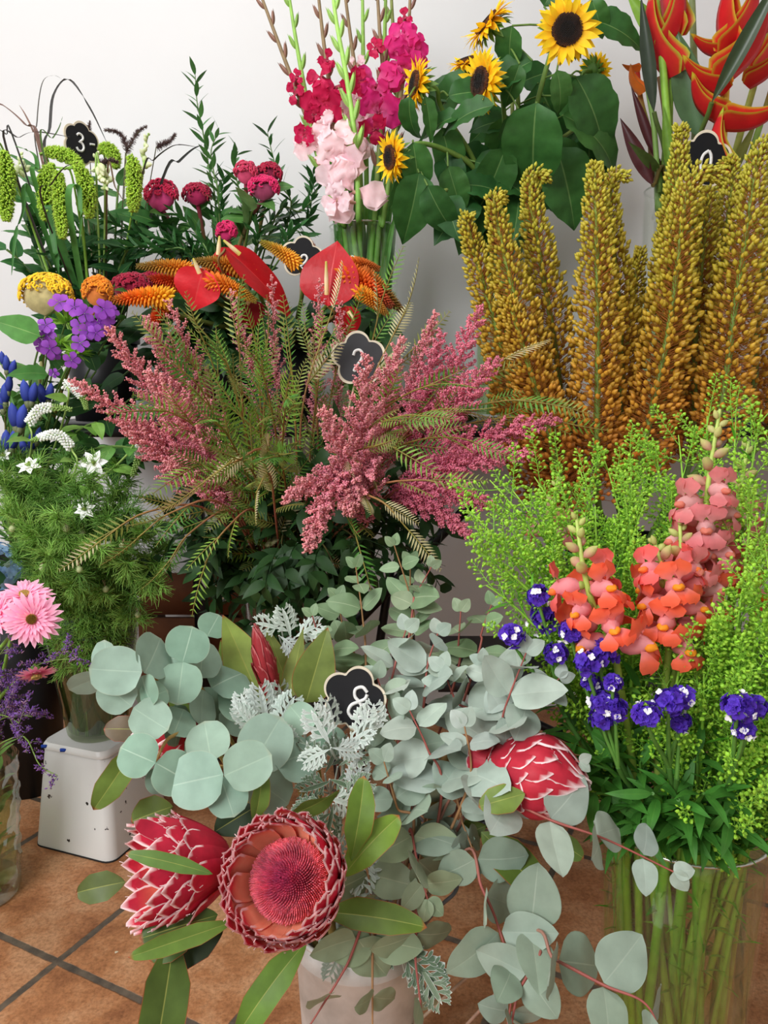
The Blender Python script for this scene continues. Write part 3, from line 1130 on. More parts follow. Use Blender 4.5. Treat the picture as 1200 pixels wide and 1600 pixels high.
seed(3)
EREM = [
    ('outermost foxtail lily spike nearest the white wall gap beside the sunflowers', (727, 338), (846, 770), 1.47, 40, 0.2),
    ('foxtail lily spike below the hanging sunflower leaves, second from the wall gap', (772, 306), (872, 775), 1.43, 42, 0.5),
    ('foxtail lily spike with a tip bent over in front of the sunflower vase', (832, 272), (900, 770), 1.50, 38, 1.0),
    ('foxtail lily spike standing in a gap against the grey wall, tallest of that pair', (930, 262), (934, 775), 1.40, 44, 0.0),
    ('thinner foxtail lily spike with a nodding tip close beside the one in the wall gap', (958, 272), (972, 770), 1.45, 34, 0.9),
    ('foxtail lily spike reaching up over the chalk tag 0 at the heliconias', (1064, 202), (1018, 740), 1.47, 36, -0.2),
    ('leaning foxtail lily spike whose tip hooks in front of the chalk tag', (1092, 268), (992, 760), 1.40, 44, 1.4),
    ('foxtail lily spike standing directly behind the hooked one, below the tag', (1108, 300), (1078, 720), 1.50, 42, 0.0),
    ('foxtail lily spike with a small bent tip beside the heliconia vase', (1143, 252), (1086, 700), 1.53, 36, -0.6),
    ('open foxtail lily spike showing its green stem at the edge behind the snapdragon', (1192, 222), (1112, 690), 1.40, 44, 0.4),
    ('foxtail lily spike cut off by the picture edge above the cress', (1216, 262), (1164, 650), 1.48, 42, 0.0),
    ('dark thin foxtail lily spike in shade behind the others by the wall gap', (1000, 392), (960, 740), 1.58, 30, 0.0),
    ('short orange-brown foxtail lily spike low at the very edge', (1218, 540), (1190, 690), 1.55, 26, 0.0),
    ('foxtail lily spike drooping low beside the astilbe, mostly brown pods', (796, 470), (896, 800), 1.38, 40, 0.0),
]
for lab, tip, low, Y, R, hk in EREM:
    eremurus(lab, tip, low, Y, R, hk)

# ---- astilbe
OCT = octa_t()


def compound_leaves(mb, c, ts, size, col):
    T = leaf_t(1, 0.42, 'ovate', 0.5, 0.12, 0.03, 4, col=col, nu=6)
    for tt in ts:
        p, tg = c.at(tt), c.tan(tt)
        d = nrm(rand_dirs(1)[0] + A([0, -0.5, -0.1]) + tg * 0.4)
        q = Curve(bez(p, p + d * size, p + d * size * 1.6, p + d * size * 2 - UP * size * 0.4, 8))
        tube(mb, q.p, 0.0009, lin(col) * 0.9, 4)
        leaf_along(mb, q, np.linspace(0.4, 1.0, 7), T, size, 0.8, 0.8)


def astilbe(label, tip, base, Y, w_px, Yb=None, dens=1.25, col=(206, 120, 138), tipcol=(196, 128, 118), leaf=True):
    Yb = Y + 0.05 if Yb is None else Yb
    tip, low = P(*tip, Y), P(*base, Yb)
    v = V_AST
    b0, rim = v.foot(low)
    c0 = Curve(spline([b0, rim, (rim * 0.5 + low * 0.5) + UP * 0.01, low], 24))
    W = w_px / F * Y * 1.12
    ax = tip - low
    bend = A([rnd(-.015, .015), rnd(-.01, .01), 0.02])
    c = Curve(bez(low, low + ax * 0.35 + bend, low + ax * 0.7 + bend * 0.6, tip, 24))
    t = Thing('astilbe_plume', label, 'flower', b0, 'pink astilbe plumes')
    b = MB()
    tube(b, np.vstack([c0.p, c.p[1:]]), [0.0028, 0.0026, 0.0022, 0.0012, 0.0006], [lin((110, 84, 50)), lin((128, 88, 56)), lin((170, 84, 84)), lin((190, 110, 110))], 6)
    m = MB()
    L = c.L
    nb = int(34 * dens + L * 60)
    f = (np.arange(nb) + 0.5) / nb
    p, tg = c.at(f), c.tan(f)
    x = nrm(np.cross(tg, A([0.15, 0.9, 0.3])))
    y = np.cross(tg, x)
    a = np.arange(nb) * 2.4 + RNG.uniform(-.4, .4, nb)
    rad = np.cos(a)[:, None] * x + np.sin(a)[:, None] * y
    ln = W * (1 - f) ** 0.75 * np.minimum(1, 0.55 + f * 2.5) * RNG.uniform(0.7, 1.15, nb) + 0.006
    d = nrm(rad * 0.85 + tg * 0.62)
    e = p + d * ln[:, None]
    e2 = e + tg * (ln * 0.25)[:, None]
    rods(b, p, e, 0.0006, (186, 100, 98))
    PP, CC, SS = [], [], []
    for i in range(nb):
        k = max(6, int(1000 * ln[i] * dens * 1.8))
        s = RNG.uniform(0.08, 1.0, k)
        q = p[i] + (e[i] - p[i]) * s[:, None] + (e2[i] - e[i]) * (s ** 2)[:, None]
        fl = 0.0085 * (1 - s * 0.75) * (1 - f[i] * 0.6) + 0.0022
        q = q + rand_dirs(k) * (fl * RNG.uniform(0.2, 1, k))[:, None]
        PP.append(q)
        mixf = np.clip(0.15 + 0.6 * f[i] + 0.3 * s + RNG.uniform(-.25, .25, k), 0, 1)[:, None]
        CC.append((lin(col) * (1 - mixf) + lin(tipcol) * mixf) * jit(k, 0.2))
        SS.append(RNG.uniform(0.0024, 0.0044, k))
    PP, CC, SS = np.vstack(PP), np.vstack(CC), np.concatenate(SS)
    m.inst(OCT, PP, basis(rand_dirs(len(PP)), rand_dirs(len(PP))), SS, colmul=CC)
    t.part('stem', b, 'stem')
    t.part('florets', m, 'fluff')
    if leaf:
        g = MB()
        compound_leaves(g, c0, RNG.uniform(0.55, 0.95, 3), rnd(0.025, 0.04), (44, 74, 34))
        t.part('leaves', g, 'leaf')


seed(5)
AST = [
    ('pink astilbe plume arching outward to the purple phlox, tip nodding', (168, 512), (318, 720), 1.30, 46),
    ('long pink astilbe plume stretching sideways over the white gooseneck spikes', (112, 596), (318, 742), 1.26, 42),
    ('dense pink astilbe plume low beside the green leaves and white nigella', (188, 660), (335, 770), 1.28, 52),
    ('pink astilbe plume under the orange fire poker, upright', (228, 498), (322, 700), 1.34, 50),
    ('full pink astilbe plume in the middle of the outer pink mass', (232, 580), (345, 750), 1.24, 60),
    ('lowest pink astilbe plume hanging beside the drooping fern fronds', (262, 720), (370, 800), 1.24, 46),
    ('pale pink astilbe plume between the fire poker and green fronds', (262, 470), (352, 680), 1.38, 40),
    ('thin pink astilbe plume rising in front of the red anthurium', (425, 432), (440, 690), 1.40, 26),
    ('faded pink astilbe plume in front of the heart-shaped red anthurium', (500, 440), (490, 680), 1.42, 26),
    ('slim pink astilbe plume standing close against the chalk tag 2', (530, 470), (520, 690), 1.38, 26),
    ('pink astilbe plume rising behind green fronds under the anthuriums', (360, 455), (420, 700), 1.42, 34),
    ('large pink astilbe plume in front of the chalk tag 2', (572, 556), (560, 800), 1.16, 62),
    ('pink astilbe plume leaning under the chalk tag toward the silvery frond', (628, 528), (580, 760), 1.22, 48),
    ('broad pink astilbe plume in the middle above the eucalyptus', (505, 640), (575, 820), 1.13, 56),
    ('pink astilbe plume drooping with its tip pointing down at the glass vase', (444, 782), (560, 742), 1.10, 32),
    ('hanging pink astilbe plume just above the eucalyptus tips', (480, 860), (548, 740), 1.08, 34),
    ('pink astilbe plume tilting out under the broad middle one', (545, 800), (580, 720), 1.12, 46),
    ('pink astilbe plume reaching up beside the foxtail lilies', (752, 480), (660, 730), 1.28, 52),
    ('deep pink astilbe plume rising toward the grey wall gap', (690, 520), (640, 730), 1.30, 50),
    ('pink astilbe plume pressed against the brown foxtail lily pods', (778, 560), (655, 740), 1.24, 54),
    ('long deep pink astilbe plume pointing sideways across the brown pods', (872, 655), (660, 735), 1.20, 42),
    ('deep pink astilbe plume lying level above the dark stand', (828, 712), (640, 745), 1.16, 40),
    ('shaded pink astilbe plume low over the black frame brace', (770, 792), (620, 765), 1.16, 36),
    ('lowest of the sideways deep pink astilbe plumes near the cress', (735, 838), (610, 770), 1.18, 32),
    ('small pink astilbe plume with an upright tip left of the grey gap', (680, 490), (625, 700), 1.36, 28),
]
for lab, tip, base, Y, w in AST:
    deep = tip[0] > 680
    up = tip[1] < 480
    astilbe(lab, tip, base, Y, w, Y + 0.10, dens=0.8 if up else 1.35,
            col=(220, 116, 150) if deep else ((226, 150, 168) if up else (228, 136, 162)), tipcol=(220, 152, 152) if not deep else (220, 132, 148))


# ---- fern-leaved grevillea
def frond_t(n=15, col=(88, 122, 44), back=(150, 156, 96)):
    """a narrow frond of pointed lobes along +Y, length 1"""
    b = MB()
    u = np.linspace(0.12, 0.97, n)
    w = np.sin(pi * np.clip(u, 0, 1) ** 0.75) ** 0.8 * 0.19 + 0.04
    top = leaf_t(1, 0.20, 'blade', 0.35, 0.25, col=col, nu=3)
    und = leaf_t(1, 0.20, 'blade', 0.35, 0.25, col=back, nu=3)
    curve = lambda q: np.stack([0 * q, q, -0.14 * q ** 2], -1)
    for s in (-1, 1):
        D = np.stack([s * np.full(n, 0.86), np.full(n, 0.58), np.full(n, -0.12)], -1)
        R = basis(D, A([0, 0.1, 1.0]))
        b.inst(top, curve(u + 0.008 * s), R, w, colmul=jit(n, 0.08))
        b.inst(und, curve(u + 0.008 * s) + A([0, 0, -0.004]), R, w, colmul=jit(n, 0.05))
    q = np.linspace(0, 1, 7)
    tube(b, curve(q), [0.016, 0.006], lin((150, 140, 70)), 3)
    V, C = np.vstack(b.v), np.vstack(b.c)
    return V, np.vstack(b.q), C


seed(7)
FRONDS = [frond_t(10, (98, 146, 52)), frond_t(9, (120, 158, 58)), frond_t(10, (74, 128, 50)), frond_t(10, (140, 154, 76), (190, 184, 140))]
PALE = [frond_t(14, (192, 184, 140), (214, 206, 172))]


def grevillea(label, tip, Y, via=None, n_f=9, size=0.085, kinds=FRONDS, stemcol=(126, 70, 44), start=0.45, gather=None, foot=None):
    tip = P(*tip, Y)
    v = V_AST
    c = v.path(tip, 0.5) if via is None else v.path(tip, via=[P(*q) for q in via])
    t = Thing('fern_foliage_sprig', label, 'foliage', c.p[0], 'fern-leaved stems among the astilbe')
    b = MB()
    tube(b, c.p, [0.0026, 0.0022, 0.0010], [lin((134, 96, 50)), lin(stemcol), lin((130, 120, 54))], 5)
    t.part('stem', b, 'stem')
    g = MB()
    ts = np.linspace(start, 0.985, n_f)
    p, tg = c.at(ts), c.tan(ts)
    a = np.arange(n_f) * 2.4 + rnd(0, 6)
    x = nrm(np.cross(tg, A([0.15, 0.9, 0.3])))
    y = np.cross(tg, x)
    rad = np.cos(a)[:, None] * x + np.sin(a)[:, None] * y
    op = np.linspace(0.75, 0.12, n_f)[:, None]
    D = nrm(rad * op + tg * (1 - op * 0.35) - UP * 0.06)
    N = nrm(tg * 0.3 - rad * 0.3 + tocam(p) * 0.55 + RNG.normal(size=(n_f, 3)) * 0.55)
    sz = size * RNG.uniform(0.75, 1.2, n_f)
    R = basis(D, N)
    ki = RNG.integers(0, len(kinds), n_f)
    for k in range(len(kinds)):
        s = ki == k
        if s.any():
            g.inst(kinds[k], p[s], R[s], sz[s], colmul=jit(int(s.sum()), 0.12))
    t.part('fronds', g, 'leaf')


GREV = [((258, 540), 1.34), ((285, 500), 1.38), ((312, 478), 1.40), ((338, 500), 1.32), ((372, 458), 1.36), ((398, 482), 1.30), ((420, 470), 1.40),
        ((452, 500), 1.34), ((476, 470), 1.44), ((505, 510), 1.36), ((545, 470), 1.42), ((602, 410), 1.45), ((650, 500), 1.40), ((300, 590), 1.22),
        ((350, 560), 1.22), ((400, 560), 1.18), ((250, 640), 1.22), ((330, 655), 1.14), ((400, 640), 1.12), ((450, 620), 1.14), ((300, 730), 1.14), ((360, 720), 1.10),
        ((430, 710), 1.10), ((690, 600), 1.16), ((720, 640), 1.14), ((660, 650), 1.12), ((620, 700), 1.12), ((860, 628), 1.20), ((880, 660), 1.22), ((740, 690), 1.14)]
for i, (tip, Y) in enumerate(GREV):
    if tip[1] < 530:
        tip = (tip[0], tip[1] + 42)
    low = tip[1] > 560 and tip[0] < 480
    if tip[0] < 480:
        lab = 'olive green ferny stem fanning out between the pink plumes on the phlox side'
    else:
        lab = 'olive green ferny stem fanning out between pink plumes on the foxtail lily side'
    grevillea(lab, tip, Y, n_f=13 if low else 11, size=0.10 if low else 0.085, start=0.42)
GREV_LOW = [
    ('reddish bare-stemmed ferny twig pointing out over the nigella', (150, 850), 1.16, [(330, 800, 1.3), (230, 800, 1.2)], FRONDS[3:], 6),
    ('drooping olive ferny frond stem hanging over the dark vase gap', (215, 840), 1.18, [(350, 790, 1.28), (270, 800, 1.2)], FRONDS[1:], 8),
    ('dull ferny stem drooping in front of the black leg', (262, 880), 1.22, [(370, 800, 1.3), (300, 830, 1.24)], FRONDS[1:], 8),
    ('ferny stem sagging beside the astilbe vase rim', (320, 880), 1.20, [(400, 800, 1.3), (350, 830, 1.22)], FRONDS[1:], 8),
    ('pale-backed fern frond stem turned face down above the nigella', (318, 752), 1.12, [(420, 720, 1.25), (370, 720, 1.15)], PALE, 6),
    ('pale beige ferny stem pointing at the brown foxtail pods', (790, 560), 1.3, [(600, 720, 1.36), (700, 620, 1.3)], PALE + FRONDS[3:], 7),
    ('pale ferny stem sticking up beside the chalk tag 2', (640, 470), 1.4, [(560, 650, 1.4)], PALE + FRONDS[3:], 7),
    ('beige ferny stem drooping over the eucalyptus tips', (640, 830), 1.10, [(540, 790, 1.22), (590, 780, 1.12)], FRONDS[3:] + PALE, 8),
    ('brownish ferny stem spreading below the deep pink plumes', (735, 770), 1.12, [(560, 780, 1.24), (650, 750, 1.14)], FRONDS[3:], 8),
    ('pale ferny stem standing in front of the red anthurium', (520, 480), 1.36, [(470, 660, 1.36)], PALE + FRONDS[1:2], 7),
    ('ferny stem arching low above the glass vase, underside showing', (400, 770), 1.08, [(430, 800, 1.26), (420, 740, 1.14)], FRONDS[3:] + PALE, 8),
    ('dark ferny stem hanging near the hanging pink plume', (560, 850), 1.14, [(500, 800, 1.28), (540, 800, 1.18)], FRONDS[2:3], 7),
]
for lab, tip, Y, via, kinds, n in GREV_LOW:
    grevillea(lab, tip, Y, via, n, 0.085, kinds, (150, 84, 70), 0.5)

# dark leafy filler stems low in the astilbe vase
DARKLEAF = leaf_t(1, 0.36, 'ovate', 0.6, 0.15, 0.03, 3, col=(38, 70, 32), vein=(64, 96, 46), nu=6)
for i, (lab, tip, Y) in enumerate([
        ('dark green leafy stem in the shade below the middle pink plumes', (560, 850), 1.24),
        ('dark green leafy stem drooping beside the hanging pink plume', (520, 880), 1.2),
        ('dark leafy stem behind the glass vase toward the black frame', (620, 850), 1.34),
        ('dark leafy stem shading the rim of the astilbe vase', (440, 850), 1.26),
        ('dark leafy stem spreading toward the wooden crate', (350, 850), 1.36),
        ('dark leafy stem under the sideways deep pink plumes', (690, 820), 1.32),
        ('dark leafy stem in the hollow behind the outer pink plumes', (300, 640), 1.5),
        ('dark leafy stem peeping between fern fronds and the fire pokers', (400, 560), 1.56),
        ('dark leafy stem in deep shade under the outer pink plumes', (330, 790), 1.4),
        ('dark leafy stem low behind the drooping olive fronds', (290, 850), 1.42),
        ('dark leafy stem behind the chalk tag 2', (590, 620), 1.5),
        ('dark leafy stem between the middle and the deep pink plumes', (640, 680), 1.42),
        ('dark leafy stem in shade behind the broad middle plume', (500, 680), 1.4),
        ('dark leafy stem under the lowest deep pink plume', (640, 800), 1.36),
        ('dark leafy stem in the heart of the fern fronds', (470, 760), 1.3)]):
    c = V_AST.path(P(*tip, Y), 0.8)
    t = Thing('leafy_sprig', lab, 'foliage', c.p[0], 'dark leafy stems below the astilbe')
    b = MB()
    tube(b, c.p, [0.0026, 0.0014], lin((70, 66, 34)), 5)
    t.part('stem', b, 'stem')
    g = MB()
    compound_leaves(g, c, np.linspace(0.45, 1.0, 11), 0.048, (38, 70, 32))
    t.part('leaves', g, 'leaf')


# ---- cress with round green pods
PODR = ell_t(6, 3, 0.6)
CRESSLEAF = leaf_t(1, 0.12, 'lance', 0.7, 0.1, col=(86, 150, 40), nu=4)


def cress(label, tip, Y, w=0.055, via=None, dens=1.0):
    tip_low = tip[1] > 890
    tip = P(*tip, Y)
    c = V_RIGHT.path(tip, 0.35) if via is None else V_RIGHT.path(tip, via=[P(*q) for q in via])
    t = Thing('cress_spray', label, 'foliage', c.p[0], 'wispy green cress sprays')
    b, g, m = MB(), MB(), MB()
    tube(b, c.p, [0.0034, 0.0026, 0.0008], [lin((120, 156, 56)), lin((116, 166, 54)), lin((150, 200, 70))], 5)
    nb = int(18 * dens)
    ts = np.linspace(0.68 if tip_low else 0.5, 0.98, nb)
    PP, DD, CC = [], [], []
    for i, tt in enumerate(ts):
        p, tg = c.at(tt), c.tan(tt)
        d = nrm(rand_dirs(1)[0] * 0.9 + tg * 0.9 + UP * 0.1)
        ln = w * rnd(0.7, 1.5) * (1.15 - 0.6 * (tt - 0.5))
        q = Curve(bez(p, p + d * ln * 0.4, p + d * ln * 0.8 + UP * 0.006, p + d * ln + UP * 0.014 + rand_dirs(1)[0] * 0.006, 8))
        tube(b, q.p, [0.0009, 0.0005], lin((128, 184, 60)), 3, cap=False)
        k = int(30 * ln / 0.06 * dens)
        s = np.linspace(0.22, 1, k)
        pp, tt2 = q.at(s), q.tan(s)
        x = nrm(np.cross(tt2, A([0.3, 0.8, 0.4])))
        y = np.cross(tt2, x)
        a = np.arange(k) * 2.4 + rnd(0, 6)
        D = nrm(np.cos(a)[:, None] * x + np.sin(a)[:, None] * y + tt2 * 0.5)
        r = 0.0095 * (1.1 - 0.65 * s)
        e = pp + D * r[:, None]
        rods(b, pp, e, 0.0003, (150, 206, 76))
        PP.append(e)
        DD.append(D)
    PP, DD = np.vstack(PP), np.vstack(DD)
    n = len(PP)
    sz = RNG.uniform(0.0040, 0.0064, n)
    m.inst((PODR[0], PODR[1], np.tile(lin((146, 196, 58)), (len(PODR[0]), 1))), PP, basis(DD, rand_dirs(n)), np.stack([sz, sz, sz * 0.5], -1), colmul=jit(n, 0.2))
    leaf_along(g, c, np.linspace(0.3, 0.95, 24), CRESSLEAF, 0.034, 0.8, 0.4, 0.1, 0.2)
    t.part('stems', b, 'stem')
    t.part('pod_sprays', m, 'pod')
    t.part('leaves', g, 'leaf')


seed(9)
CRESS = [((735, 800), 0.92), ((745, 860), 0.86), ((765, 750), 0.98), ((800, 765), 1.0), ((835, 745), 1.04), ((870, 740), 1.06), ((905, 730), 1.08), ((945, 720), 1.1),
         ((985, 712), 1.08), ((1022, 690), 1.1), ((1060, 680), 1.1), ((1105, 650), 1.12), ((1150, 640), 1.08), ((1190, 640), 1.0), ((1215, 690), 0.95),
         ((800, 830), 0.92), ((840, 810), 0.96), ((880, 800), 0.94), ((930, 790), 0.96), ((975, 770), 0.98), ((1010, 780), 0.94), ((760, 915), 0.9), ((820, 890), 0.88),
         ((1050, 760), 1.0), ((1180, 760), 0.86), ((1195, 850), 0.80), ((1160, 920), 0.80), ((1180, 1000), 0.78), ((1120, 980), 0.82), ((1070, 1010), 0.80),
         ((1000, 900), 0.90), ((1210, 940), 0.80), ((1150, 1060), 0.78), ((1100, 1050), 0.80), ((960, 860), 0.94), ((1200, 1080), 0.8), ((1120, 780), 0.95)]
for i, (tip, Y) in enumerate(CRESS):
    x, y = tip
    if x < 850:
        lab = 'wispy green cress spray with round pods reaching toward the astilbe'
    elif y < 800 and x < 1080:
        lab = 'wispy green cress spray with round pods standing before the foxtail lilies'
    elif y < 800:
        lab = 'wispy green cress spray with round pods around the tall snapdragon top'
    elif x > 1040:
        lab = 'wispy green cress spray with round pods leaning forward over the front vase'
    else:
        lab = 'wispy green cress spray with round pods between the two snapdragon clumps'
    cress(lab, tip, Y)


# ---- snapdragons
def snap_floret_t(lip=(228, 96, 64), tube_c=(226, 146, 148), palate=(240, 152, 40)):
    b = MB()
    T = ell_t(8, 5, 0.7)
    b.inst((T[0], T[1], np.tile(lin(tube_c), (len(T[0]), 1))), A([[0, 0, 0.0]]), np.eye(3), A([[0.5, 0.85, 0.5]]))
    up = leaf_t(0.62, 0.62, 'spat', -1.2, 0.1, 0.07, 2, col=lip, base=tube_c, nu=6)
    lo = leaf_t(0.58, 0.52, 'spat', 1.7, -0.1, 0.07, 2, col=lip, base=tube_c, nu=6)
    for s in (-1, 1):
        b.inst(up, A([[0.10 * s, 0.55, 0.12]]), basis(A([[0.32 * s, 0.72, 0.62]]), A([[0, -0.6, 0.8]])), 1.0)
    for s in (-1, 0, 1):
        b.inst(lo, A([[0.14 * s, 0.58, -0.10]]), basis(A([[0.5 * s, 0.85, -0.30]]), A([[0, 0.35, 0.95]])), 1.0 if s else 0.9)
    b.inst((T[0], T[1], np.tile(lin(palate), (len(T[0]), 1))), A([[0, 0.62, -0.02]]), basis(A([[0, 0.9, -0.35]]), A([[0, 0.3, 1.0]])), A([[0.34, 0.30, 0.22]]))
    return np.vstack(b.v), np.vstack(b.q), np.vstack(b.c)


seed(13)
SN_OR = snap_floret_t()
SN_PK = snap_floret_t((214, 122, 124), (222, 166, 164), (220, 130, 110))
SN_DP = snap_floret_t((222, 96, 90), (224, 142, 146), (234, 128, 60))
BUD = ell_t(8, 5, 0.8)


def snapdragon(label, pts, buds=10, florets=13, size=0.030, orange_to=0.5, leafy=True, budcol=(190, 196, 120), stemcol=(150, 176, 76)):
    q = [P(*p) for p in pts]
    b0, rim = V_RIGHT.foot(q[0])
    lowp = [b0, rim] if pts[0][1] < 1250 else [b0]
    c = Curve(spline(lowp + q, 44))
    t = Thing('snapdragon', label, 'flower', b0, 'coral snapdragons')
    b = MB()
    tube(b, c.p, [0.0042, 0.004, 0.0036, 0.0018], [lin((110, 140, 56)), lin((140, 166, 70)), lin(stemcol), lin((176, 196, 104))], 8)
    t.part('stem', b, 'stem')
    l0 = np.linalg.norm(q[0] - rim) + np.linalg.norm(rim - b0) if len(lowp) == 2 else 0
    t0 = l0 / c.L
    n = buds + florets
    f = (np.arange(n) + 0.3) / n
    ts = t0 + (1 - t0) * f ** 0.9
    p, tg = c.at(ts), c.tan(ts)
    view = tocam(p[n // 2])
    x = nrm(np.cross(tg, view))
    y = np.cross(x, tg)
    a = np.arange(n) * 2.4 + rnd(0, 6)
    rad = np.cos(a)[:, None] * x + np.sin(a)[:, None] * y
    for i in range(n):
        if i < florets:
            d = nrm(rad[i] + tg[i] * 0.25 - UP * 0.15)
            T = SN_OR if f[i] < orange_to * 0.75 else (SN_DP if f[i] < orange_to else SN_PK)
            m = MB()
            put(m, T, p[i] + rad[i] * 0.004, d, nrm(tg[i] + UP * 0.5), size * rnd(1.0, 1.35) * (1.12 - 0.35 * f[i]), mul=jit(1, 0.08)[0])
            fl = t.part('floret', m, 'petal')
            m = MB()
            put(m, BUD, p[i] + rad[i] * 0.001, d, UP, [size * 0.30, size * 0.34, size * 0.30], mul=lin((150, 170, 80)))
            t.part('calyx', m, 'leaf', parent=fl)
        else:
            k = (i - florets) / max(buds - 1, 1)
            d = nrm(rad[i] + tg[i] * (0.4 + 0.8 * k))
            m = MB()
            s = size * (0.62 - 0.34 * k)
            Tb = ell_t(8, 5, 0.75, (206, 150, 140) if k < 0.55 else budcol, (184, 190, 110))
            put(m, Tb, p[i] + rad[i] * 0.002, d, UP, [s * 0.62, s * 1.1, s * 0.62], mul=jit(1, 0.06)[0])
            t.part('bud', m, 'petal')
    if leafy:
        g = MB()
        leaf_along(g, c, np.linspace(0.25, min(t0, 0.9), 9), leaf_t(1, 0.2, 'lance', 0.6, 0.1, col=(74, 128, 44), nu=5), 0.05, 0.8)
        t.part('leaves', g, 'leaf')


snapdragon('short snapdragon with pink upper and orange lower blooms beside the purple statice', [(958, 1010, 0.80), (930, 955, 0.80), (912, 890, 0.81), (900, 805, 0.83)], 9, 11, 0.034, 0.62)
snapdragon('tallest salmon pink snapdragon rising above the cress', [(1098, 930, 0.88), (1100, 850, 0.88), (1108, 745, 0.89), (1125, 640, 0.92)], 12, 14, 0.036, 0.16, budcol=(206, 200, 140))
snapdragon('orange snapdragon tucked low in front of the tallest one', [(1046, 1005, 0.82), (1052, 950, 0.82), (1040, 900, 0.83), (1020, 840, 0.86)], 6, 12, 0.034, 0.75)
snapdragon('dusky pink snapdragon standing behind the tallest one', [(1142, 930, 0.97), (1150, 830, 0.97), (1158, 760, 0.98), (1170, 690, 1.0)], 8, 10, 0.034, 0.2)
snapdragon('closed snapdragon top just poking out of the cress under the foxtail lilies', [(868, 840, 1.02), (866, 790, 1.02), (872, 745, 1.03)], 9, 2, 0.028, 0.0)
snapdragon('snapdragon of a few coral buds between the tall stem and the orange one', [(1072, 930, 0.86), (1066, 880, 0.86), (1062, 815, 0.87)], 6, 7, 0.032, 0.1)


# ---- purple statice
def statice(label, clusters, Y, foot_px=None):
    c_mid = P(*np.mean([c[:2] for c in clusters], axis=0), Y)
    b0, rim = V_RIGHT.foot(c_mid)
    t = Thing('statice', label, 'flower', b0, 'purple statice')
    b = MB()
    knot = c_mid * 0.72 + rim * 0.28 - UP * 0.02
    c = Curve(spline([b0, rim, knot], 16))
    tube(b, c.p, [0.0034, 0.003], lin((70, 112, 48)), 6)
    T = leaf_t(1, 0.09, 'oblong', 0.2, 0.4, col=(66, 112, 44), nu=4)
    leaf_along(b, c, np.linspace(0.3, 0.95, 8), T, 0.05, 0.35, 0.2)
    heads = []
    for (x, y, r) in clusters:
        e = P(x, y, Y + rnd(-.02, .02))
        q = bez(knot, knot + (e - knot) * 0.4, e - UP * 0.02, e, 8)
        tube(b, q, [0.0026, 0.0018], lin((84, 130, 54)), 5)
        R = r / F * Y * 1.2
        n = 34
        dd = nrm(rand_dirs(n) * A([1, 1, 0.6]) + tocam(e) * 0.35 + UP * 0.25)
        m = MB()
        pet = leaf_t(1, 0.9, 'spat', 0.5, 0.2, 0.12, 2, col=(88, 54, 182), base=(60, 32, 132), nu=4)
        for k in range(n):
            flower_disc(m, e + dd[k] * R * rnd(0.35, 0.85), dd[k], pet, 5, 0, 0.65, 0.0072 * rnd(0.8, 1.15), rnd(0, 6), 0.15, 0.2)
        w = MB()
        for k in range(RNG.integers(2, 5)):
            d = nrm(tocam(e) * 0.9 + rand_dirs(1)[0] * 0.9)
            pw = leaf_t(1, 0.8, 'spat', 0.5, 0.2, 0.05, 2, col=(246, 246, 248), nu=4)
            flower_disc(w, e + d * R * 0.98, d, pw, 4, 0, 0.9, 0.0052, rnd(0, 6), 0.2, 0.02)
        g = MB()
        for k in range(5):
            put(g, BUD, e - UP * R * 0.5 + rand_dirs(1)[0] * R * 0.5, UP + rand_dirs(1)[0] * 0.4, A([1, 0, 0]), [0.004, 0.012, 0.004], mul=lin((90, 130, 60)))
        heads.append((m, w, g))
    t.part('stem', b, 'stem')
    for m, w, g in heads:
        h = t.part('flower_cluster', m, 'petal')
        t.part('white_florets', w, 'petal', parent=h, label='tiny white florets')
        t.part('calyx', g, 'leaf', parent=h)


seed(15)
statice('purple statice cluster highest up beside the cress stems', [(842, 932, 15)], 0.84)
statice('purple statice half hidden behind the silvery eucalyptus leaves', [(800, 992, 18), (850, 968, 24), (868, 1022, 16)], 0.84)
statice('small purple statice tuft between eucalyptus and the short snapdragon', [(893, 985, 16)], 0.80)
statice('purple statice right below the short snapdragon', [(938, 1022, 27), (918, 1036, 18), (925, 1068, 12), (958, 1068, 10)], 0.78)
statice('large purple statice head low by the leaning eucalyptus tips', [(945, 1100, 25), (942, 1125, 20), (962, 1108, 15)], 0.76)
statice('purple statice in the middle above the vase rim', [(1012, 1120, 20), (1045, 1097, 22), (1068, 1092, 18)], 0.74)
statice('small purple statice just beneath the middle pair', [(1062, 1128, 14)], 0.74)
statice('purple statice at the edge above the vase, with white dots', [(1152, 1106, 22), (1178, 1108, 20), (1162, 1142, 13)], 0.72)

